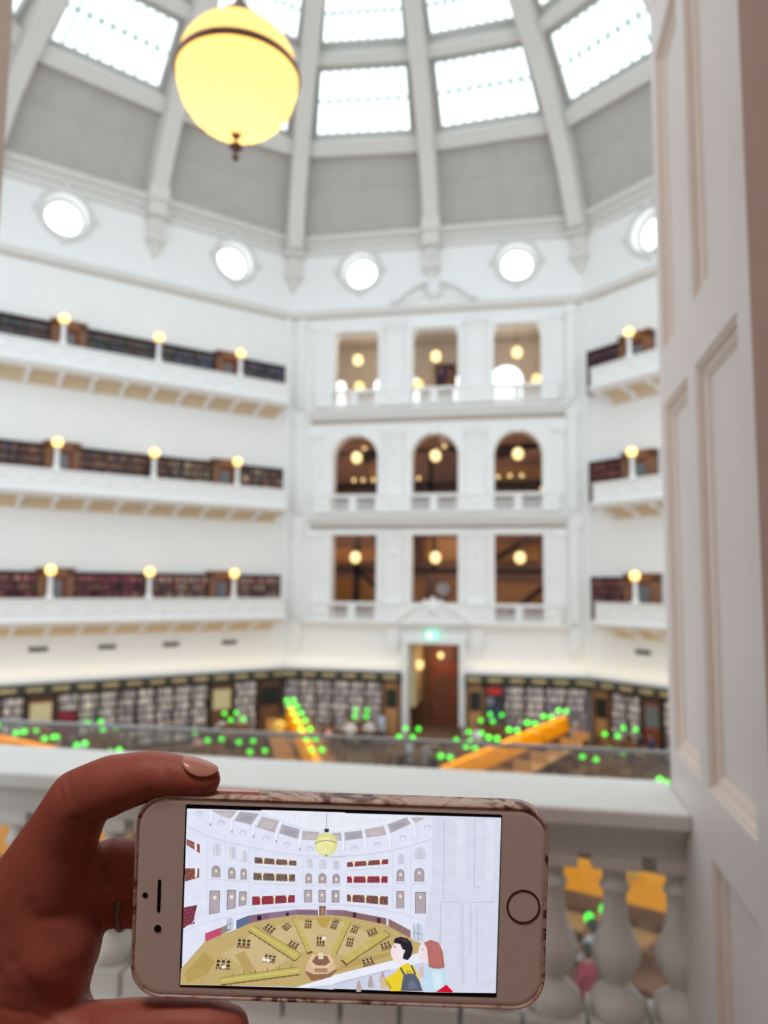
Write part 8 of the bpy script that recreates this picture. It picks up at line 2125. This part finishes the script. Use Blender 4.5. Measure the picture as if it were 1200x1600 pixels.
186 112 106;27.91,-12.8 30.16,-11.77 32.8,-12.63 34.31,-15.52 35.07,-20.69 33.28,-21.22 32.31,-20.31 31.38,-21.15 29.85,-20.77 29.38,-17.57 29.06,-14.75
160 86 84;29.78,-13.3 30.17,-20.39 30.27,-20.38 29.87,-13.3
160 86 84;30.35,-13.47 30.88,-20.36 30.98,-20.35 30.45,-13.47
160 86 84;30.93,-13.65 31.6,-20.34 31.69,-20.33 31.02,-13.64
160 86 84;31.51,-13.82 32.31,-20.32 32.4,-20.3 31.6,-13.81
160 86 84;32.08,-13.99 33.02,-20.29 33.11,-20.28 32.18,-13.97
160 86 84;32.66,-14.16 33.73,-20.27 33.83,-20.25 32.75,-14.14
160 86 84;33.23,-14.33 34.44,-20.25 34.54,-20.23 33.33,-14.31
206 140 130;30.15,-13.1 30.82,-19.89 30.92,-19.88 30.25,-13.09
206 140 130;30.82,-13.08 31.53,-19.87 31.63,-19.86 30.91,-13.07
206 140 130;31.48,-13.06 32.25,-19.85 32.34,-19.83 31.58,-13.05
206 140 130;32.15,-13.04 32.96,-19.82 33.05,-19.81 32.24,-13.03
206 140 130;32.82,-13.02 33.67,-19.8 33.77,-19.79 32.91,-13
212 20 50;32.31,-28.9 35.8,-26.33 37.99,-28.37 37.86,-28.8
232 228 170;30.39,-21.36 34.8,-25.93 34.88,-25.85 30.48,-21.28
70 60 80;27.78,-15.07 27.69,-15.32 27.5,-15.33 27.4,-15.09 27.49,-14.84 27.68,-14.83
236 210 50;20.43,-20.71 22.78,-19.59 25.2,-21.02 26.72,-24.28 27.8,-28.72 17.36,-29.07 15.26,-25.61 15.62,-24.89 18.01,-26.84 18.65,-24.55 19.07,-22.65
206 170 40;17.36,-28.93 15.26,-25.7 15.62,-25.03 17.89,-27.64
214 190 160;13.9,-24.71 14.94,-24.44 16.63,-28.39 14.02,-28.48
244 228 232;21.63,-16.18 21.52,-17.25 21.16,-18.2 20.57,-18.92 19.84,-19.31 19.04,-19.34 18.29,-19 17.66,-18.32 17.24,-17.39 17.06,-16.33 17.17,-15.26 17.54,-14.31 18.12,-13.59 18.86,-13.19 19.65,-13.17 20.41,-13.51 21.04,-14.19 21.46,-15.12
244 228 232;18.92,-17.93 21.79,-18.3 22.08,-20.09 20.43,-20.48
244 222 222;21.91,-16.03 21.76,-16.57 21.36,-16.8 20.95,-16.6 20.77,-16.07 20.92,-15.53 21.32,-15.29 21.73,-15.5
40 36 48;17.82,-12.99 18.35,-11.7 20.14,-11.11 22.3,-11.56 23.77,-12.79 24.35,-14.9 23.9,-17.29 22.75,-18.74 21.12,-18.32 21.27,-16.9 21.94,-15.46 20.98,-15.25 20.12,-13.53 18.78,-13.29
66 62 78;19.21,-11.76 21.83,-11.86 23.31,-13.52 22.58,-13.07 20.18,-12.2
30 28 36;18.58,-14.44 18.47,-14.73 18.23,-14.73 18.1,-14.45 18.21,-14.16 18.45,-14.15
92 98 118;21.48,-23.89 22.88,-22.99 25.26,-23.15 26.75,-25.22 28.08,-28.71 20.77,-28.82
112 118 140;22.98,-26.29 24.84,-25.05 26.64,-28.05 23.51,-28.39
80 86 106;20.16,-21.34 21.56,-23.89 22.15,-23.57 20.74,-21.02
80 86 106;23.73,-20.48 25.25,-23.5 25.76,-23.25 24.24,-20.23
80 86 106;22.49,-23.05 22.94,-22.18 22.77,-22.1 22.32,-22.96
80 86 106;22.84,-22.24 23.7,-22.35 23.73,-22.16 22.87,-22.05
80 86 106;23.63,-22.29 23.98,-23.08 24.16,-23.01 23.8,-22.22
76 82 100;22,-25.42 26.27,-25.04 26.26,-24.96 22,-25.34
76 82 100;22.22,-26.35 26.53,-25.97 26.53,-25.9 22.21,-26.28
76 82 100;22.44,-27.29 26.8,-26.91 26.79,-26.83 22.43,-27.21
76 82 100;22.66,-28.22 27.06,-27.84 27.06,-27.76 22.65,-28.15
90 90 100;-5.75,28.72 -5.58,23.63 -5.42,23.64 -5.59,28.72
60 62 70;-6.47,23.6 -5.86,23.49 -5.51,23.87 -5.17,23.51 -4.62,23.66 -4.86,22.41 -6.06,22.37
226 222 150;-1.82,18.54 -1.88,17.67 -2.13,16.85 -2.55,16.1 -3.12,15.47 -3.81,14.98 -4.59,14.67 -5.42,14.55 -6.25,14.62 -7.05,14.88 -7.77,15.31 -8.39,15.91 -8.86,16.63 -9.16,17.43 -9.29,18.29 -9.22,19.16 -8.97,19.99 -8.56,20.73 -7.98,21.37 -7.29,21.85 -6.51,22.17 -5.68,22.29 -4.85,22.22 -4.05,21.96 -3.32,21.52 -2.71,20.93 -2.24,20.21 -1.94,19.4
238 235 170;-2.96,18.18 -3.03,17.43 -3.3,16.74 -3.75,16.13 -4.35,15.66 -5.05,15.35 -5.81,15.22 -6.58,15.3 -7.3,15.56 -7.92,15.99 -8.41,16.57 -8.73,17.25 -8.86,17.98 -8.78,18.73 -8.51,19.43 -8.07,20.03 -7.47,20.51 -6.77,20.82 -6.01,20.94 -5.24,20.87 -4.52,20.6 -3.89,20.17 -3.4,19.59 -3.08,18.91
54 52 46;-9.26,18.23 -8.64,18.89 -8.78,19.02 -9.4,18.35
54 52 46;-8.68,18.87 -7.31,19.38 -7.37,19.55 -8.74,19.04
54 52 46;-7.33,19.37 -5.49,19.62 -5.52,19.8 -7.35,19.56
54 52 46;-5.51,19.62 -3.66,19.49 -3.65,19.68 -5.5,19.8
54 52 46;-3.68,19.5 -2.51,19.17 -2.46,19.34 -3.63,19.67
54 52 46;-2.54,19.18 -1.97,18.74 -1.86,18.88 -2.43,19.33
56 56 60;-5.46,15.19 -5.42,13.95 -5.28,13.95 -5.32,15.19
56 56 60;-5.88,14.62 -4.87,14.66 -4.87,14.84 -5.89,14.81"""
def picture():
    L_ = []
    for ln in DRAW.strip().split('\n'):
        c, p = ln.split(';'); L_.append((lin([int(v) / 255 for v in c.split(' ')]), [tuple(float(v) / 1000 for v in q.split(',')) for q in p.split(' ')]))
    lay = []; bx = []
    for c, p in L_:
        xs = [q[0] for q in p]; ys_ = [q[1] for q in p]; bb = (min(xs), max(xs), min(ys_), max(ys_)); l = 0
        for o_, q in zip(lay, bx):
            if o_ >= l and bb[0] < q[1] and bb[1] > q[0] and bb[2] < q[3] and bb[3] > q[2]: l = o_ + 1
        lay.append(l); bx.append(bb)
    mx_ = max(lay); vs = []; fs = []; cs_ = []
    bm = bmesh.new(); lay_c = bm.loops.layers.float_color.new('Col')
    for (c, p), l in zip(L_, lay):
        a = sum(p[i][0] * p[(i + 1) % len(p)][1] - p[(i + 1) % len(p)][0] * p[i][1] for i in range(len(p)))
        if a < 0: p = p[::-1]
        try: f = bm.faces.new([bm.verts.new((x, y, .00013 + l * 4e-6)) for x, y in p])
        except ValueError: continue
        for lp in f.loops: lp[lay_c] = (*c, 1)
    bmesh.ops.triangulate(bm, faces=[f for f in bm.faces if len(f.verts) > 4])
    me = bpy.data.meshes.new('screen_picture'); bm.to_mesh(me); bm.free(); me.materials.append(M['screen_paint'])
    o = bpy.data.objects.new('screen_picture', me); COL.objects.link(o); o.parent = ph; print('picture layers', mx_)
    o['label'] = 'lit watercolour picture of the reading room with two children at the balustrade'
m = bpy.data.materials.new('screen_paint'); m.use_nodes = True; n = m.node_tree.nodes; L = m.node_tree.links
bs = n['Principled BSDF']; bs.inputs['Base Color'].default_value = (.01, .01, .01, 1); bs.inputs['Roughness'].default_value = .2; bs.inputs['Specular IOR Level'].default_value = .2
at = n.new('ShaderNodeAttribute'); at.attribute_name = 'Col'; tc = n.new('ShaderNodeTexCoord'); nz = n.new('ShaderNodeTexNoise'); nz.inputs['Scale'].default_value = 260; nz.inputs['Detail'].default_value = 4
mp = n.new('ShaderNodeMapRange'); mp.inputs[3].default_value = .90; mp.inputs[4].default_value = 1.08; vm = n.new('ShaderNodeVectorMath'); vm.operation = 'SCALE'
L.new(tc.outputs['Object'], nz.inputs['Vector']); L.new(nz.outputs[0], mp.inputs[0]); L.new(at.outputs['Color'], vm.inputs[0]); L.new(mp.outputs[0], vm.inputs['Scale']); L.new(vm.outputs[0], bs.inputs['Emission Color']); bs.inputs['Emission Strength'].default_value = .66; M['screen_paint'] = m
picture()

# ---------------------------------------------------------------- the hand
hb = MB()
def chain(pts):     # (point, radius) pairs joined into one tapering limb with round ends
    P = [Vector(p) for p, r in pts]; rad = [r for p, r in pts]; Q = []; W_ = []
    for i in range(len(P) - 1):
        for k in range(4): t_ = k / 4; Q.append(P[i].lerp(P[i + 1], t_)); W_.append(rad[i] + (rad[i + 1] - rad[i]) * t_)
    Q.append(P[-1]); W_.append(rad[-1]); hb.tube(Q, W_, 20)
    hb.sphere(P[0], rad[0], 16, 10); hb.sphere(P[-1], rad[-1], 16, 10)
    for p, r in zip(P, rad): hb.sphere(p, r * .995, 16, 10)
chain([((-0.1676, 0.2471, 1.3931), 0.0140), ((-0.1619, 0.2465, 1.4101), 0.0129), ((-0.1527, 0.2426, 1.4248), 0.0111), ((-0.1395, 0.2404, 1.4313), 0.0101), ((-0.1255, 0.2406, 1.4352), 0.0083), ((-0.1144, 0.2416, 1.4354), 0.0067), ((-0.1063, 0.2422, 1.4344), 0.0054)])   # index
chain([((-0.1751, 0.2553, 1.3794), 0.0140), ((-0.1624, 0.2587, 1.3892), 0.0118), ((-0.1486, 0.2586, 1.3964), 0.0107), ((-0.1332, 0.2603, 1.3976), 0.0098), ((-0.1195, 0.2630, 1.3966), 0.0088)])   # middle
chain([((-0.1765, 0.2583, 1.3668), 0.0141), ((-0.1649, 0.2633, 1.3792), 0.0100), ((-0.1537, 0.2662, 1.3818), 0.0091), ((-0.1349, 0.2699, 1.3810), 0.0086)])   # ring
chain([((-0.1995, 0.2533, 1.3736), 0.0223), ((-0.1781, 0.2503, 1.3823), 0.0179), ((-0.1703, 0.2528, 1.3721), 0.0202), ((-0.1738, 0.2534, 1.3595), 0.0193)])   # palm
chain([((-0.1995, 0.2535, 1.3713), 0.0223), ((-0.1913, 0.2541, 1.3607), 0.0268), ((-0.1833, 0.2556, 1.3411), 0.0243), ((-0.2031, 0.2559, 1.3211), 0.0303)])   # palm
chain([((-0.1619, 0.2465, 1.4101), 0.0129), ((-0.1698, 0.2470, 1.3897), 0.0140), ((-0.1673, 0.2503, 1.3724), 0.0182)])   # palm4
chain([((-0.1625, 0.2464, 1.4096), 0.0129), ((-0.1731, 0.2471, 1.3934), 0.0141), ((-0.1853, 0.2479, 1.3827), 0.0165), ((-0.1974, 0.2479, 1.3695), 0.0207)])   # palm5
chain([((-0.1738, 0.2534, 1.3595), 0.0193), ((-0.1725, 0.2511, 1.3447), 0.0181), ((-0.1556, 0.2483, 1.3429), 0.0128)])   # palm
chain([((-0.1703, 0.2515, 1.3447), 0.0177), ((-0.1523, 0.2490, 1.3427), 0.0119), ((-0.1349, 0.2476, 1.3481), 0.0102), ((-0.1190, 0.2482, 1.3518), 0.0086), ((-0.1058, 0.2496, 1.3523), 0.0082), ((-0.0990, 0.2510, 1.3517), 0.0071)])   # thumb

hand = hb.build('person', 'skin')
bake(hand, [('REMESH', dict(mode='VOXEL', voxel_size=.0011)), ('SMOOTH', dict(iterations=14, factor=.5))])
hand.data.materials.clear(); hand.data.materials.append(M['skin'])
CREASES = [(0.0006, 0.0013, [(-0.1499, 0.2404, 1.4222), (-0.1477, 0.2409, 1.4209), (-0.1434, 0.2419, 1.4194), (-0.1395, 0.2426, 1.4192)]), (0.0006, 0.001, [(-0.1456, 0.2413, 1.4209), (-0.1465, 0.2417, 1.4148), (-0.1457, 0.2426, 1.4082), (-0.1464, 0.2432, 1.4005), (-0.1454, 0.2439, 1.3955)]), (0.0006, 0.0026, [(-0.1649, 0.2405, 1.3927), (-0.1621, 0.2419, 1.3840), (-0.1572, 0.2435, 1.3770), (-0.1547, 0.2446, 1.3709)]), (0.0008, 0.0024, [(-0.1698, 0.2414, 1.3751), (-0.1651, 0.2429, 1.3686), (-0.1580, 0.2449, 1.3621), (-0.1505, 0.2468, 1.3573), (-0.1462, 0.2480, 1.3539)]), (0.0003, 0.0016, [(-0.1578, 0.2425, 1.3862), (-0.1513, 0.2440, 1.3841), (-0.1459, 0.2449, 1.3850), (-0.1420, 0.2457, 1.3837)]), (0.0007, 0.001, [(-0.1454, 0.2439, 1.3955), (-0.1404, 0.2451, 1.3934), (-0.1339, 0.2466, 1.3904)]), (0.0004, 0.0008, [(-0.1211, 0.2438, 1.4422), (-0.1198, 0.2442, 1.4405), (-0.1190, 0.2445, 1.4385)]), (0.0004, 0.0008, [(-0.1228, 0.2434, 1.4424), (-0.1218, 0.2438, 1.4407), (-0.1211, 0.2441, 1.4389)]), (0.0003, 0.0008, [(-0.1247, 0.2440, 1.4336), (-0.1234, 0.2445, 1.4308), (-0.1230, 0.2449, 1.4277)]), (0.0004, 0.0009, [(-0.1537, 0.2384, 1.4340), (-0.1515, 0.2391, 1.4318), (-0.1502, 0.2396, 1.4288)]), (0.0004, 0.0009, [(-0.1563, 0.2382, 1.4313), (-0.1541, 0.2388, 1.4294), (-0.1526, 0.2394, 1.4266)]), (0.0005, 0.001, [(-0.1743, 0.2421, 1.3597), (-0.1656, 0.2439, 1.3576), (-0.1549, 0.2466, 1.3511)])]
for v in hand.data.vertices:      # skin folds pressed into the surface
    if v.normal.dot(FW) > .2: continue
    for dep_, wid, pl in CREASES:
        best = 1
        for a, c in zip(pl[:-1], pl[1:]):
            a = Vector(a); c = Vector(c); e = (c - a) - FW * (c - a).dot(FW); q = v.co - a; q = q - FW * q.dot(FW)
            t_ = min(max(q.dot(e) / e.length_squared, 0), 1); best = min(best, (q - e * t_).length)
        if best < wid * 3: v.co = v.co - v.normal * dep_ * math.exp(-(best / wid) ** 2)
hand.data.update()
tag(hand, 'bare left hand of a person gripping the left end of the phone', 'person')
nb = MB(); nb.smooth = True; nb.sphere((0, 0, 0), 1, 20, 12)
ax = (Vector((-0.1010, 0.2409, 1.4371)) - Vector((-0.1140, 0.2380, 1.4415))).normalized(); nn_ = (UP * .96 - FW * .26); nn_ = (nn_ - ax * nn_.dot(ax)).normalized(); sd = nn_.cross(ax)
nb.v = [tuple(ax * x * .0064 + sd * y * .0045 + nn_ * (z * .0008 - .0014 * y * y - .0004)) for x, y, z in nb.v]
nl = nb.build('fingernail', 'nail', None, (-0.1071, 0.2395, 1.4403)); nl.parent = hand; nl['label'] = 'pale pink fingernail'
rg = MB(); rg.smooth = True; rc = Vector((-0.1476, 0.2674, 1.3816)); ra_ = (Vector((-0.1443, 0.2680, 1.3814)) - Vector((-0.1537, 0.2662, 1.3818))).normalized(); rx = ra_.cross(UP).normalized(); ry = ra_.cross(rx)
rg.add([rc + (rx * math.cos(a * PI / 12) + ry * math.sin(a * PI / 12)) * (.0094 + .0008 * math.cos(c_ * PI / 3)) + ra_ * .0011 * math.sin(c_ * PI / 3) for a in range(24) for c_ in range(6)], [(a * 6 + c_, a * 6 + (c_ + 1) % 6, ((a + 1) % 24) * 6 + (c_ + 1) % 6, ((a + 1) % 24) * 6 + c_) for a in range(24) for c_ in range(6)])
rg = rg.build('finger_ring', 'steel', hand, fix=True); rg['label'] = 'thin silver ring'

# added warm fill in the passage behind the camera, for hand and phone
area('passage_ceiling_lamp', (-.3, -.7, 3.4), (0, 0, 0), .6, .6, 13, (1, .82, .74))
for o in list(S.objects):
    if o.type == 'MESH' and o.name.startswith(('trim_', 'wall_', 'floor', 'ceiling')) and not o.parent: o['kind'] = 'structure'
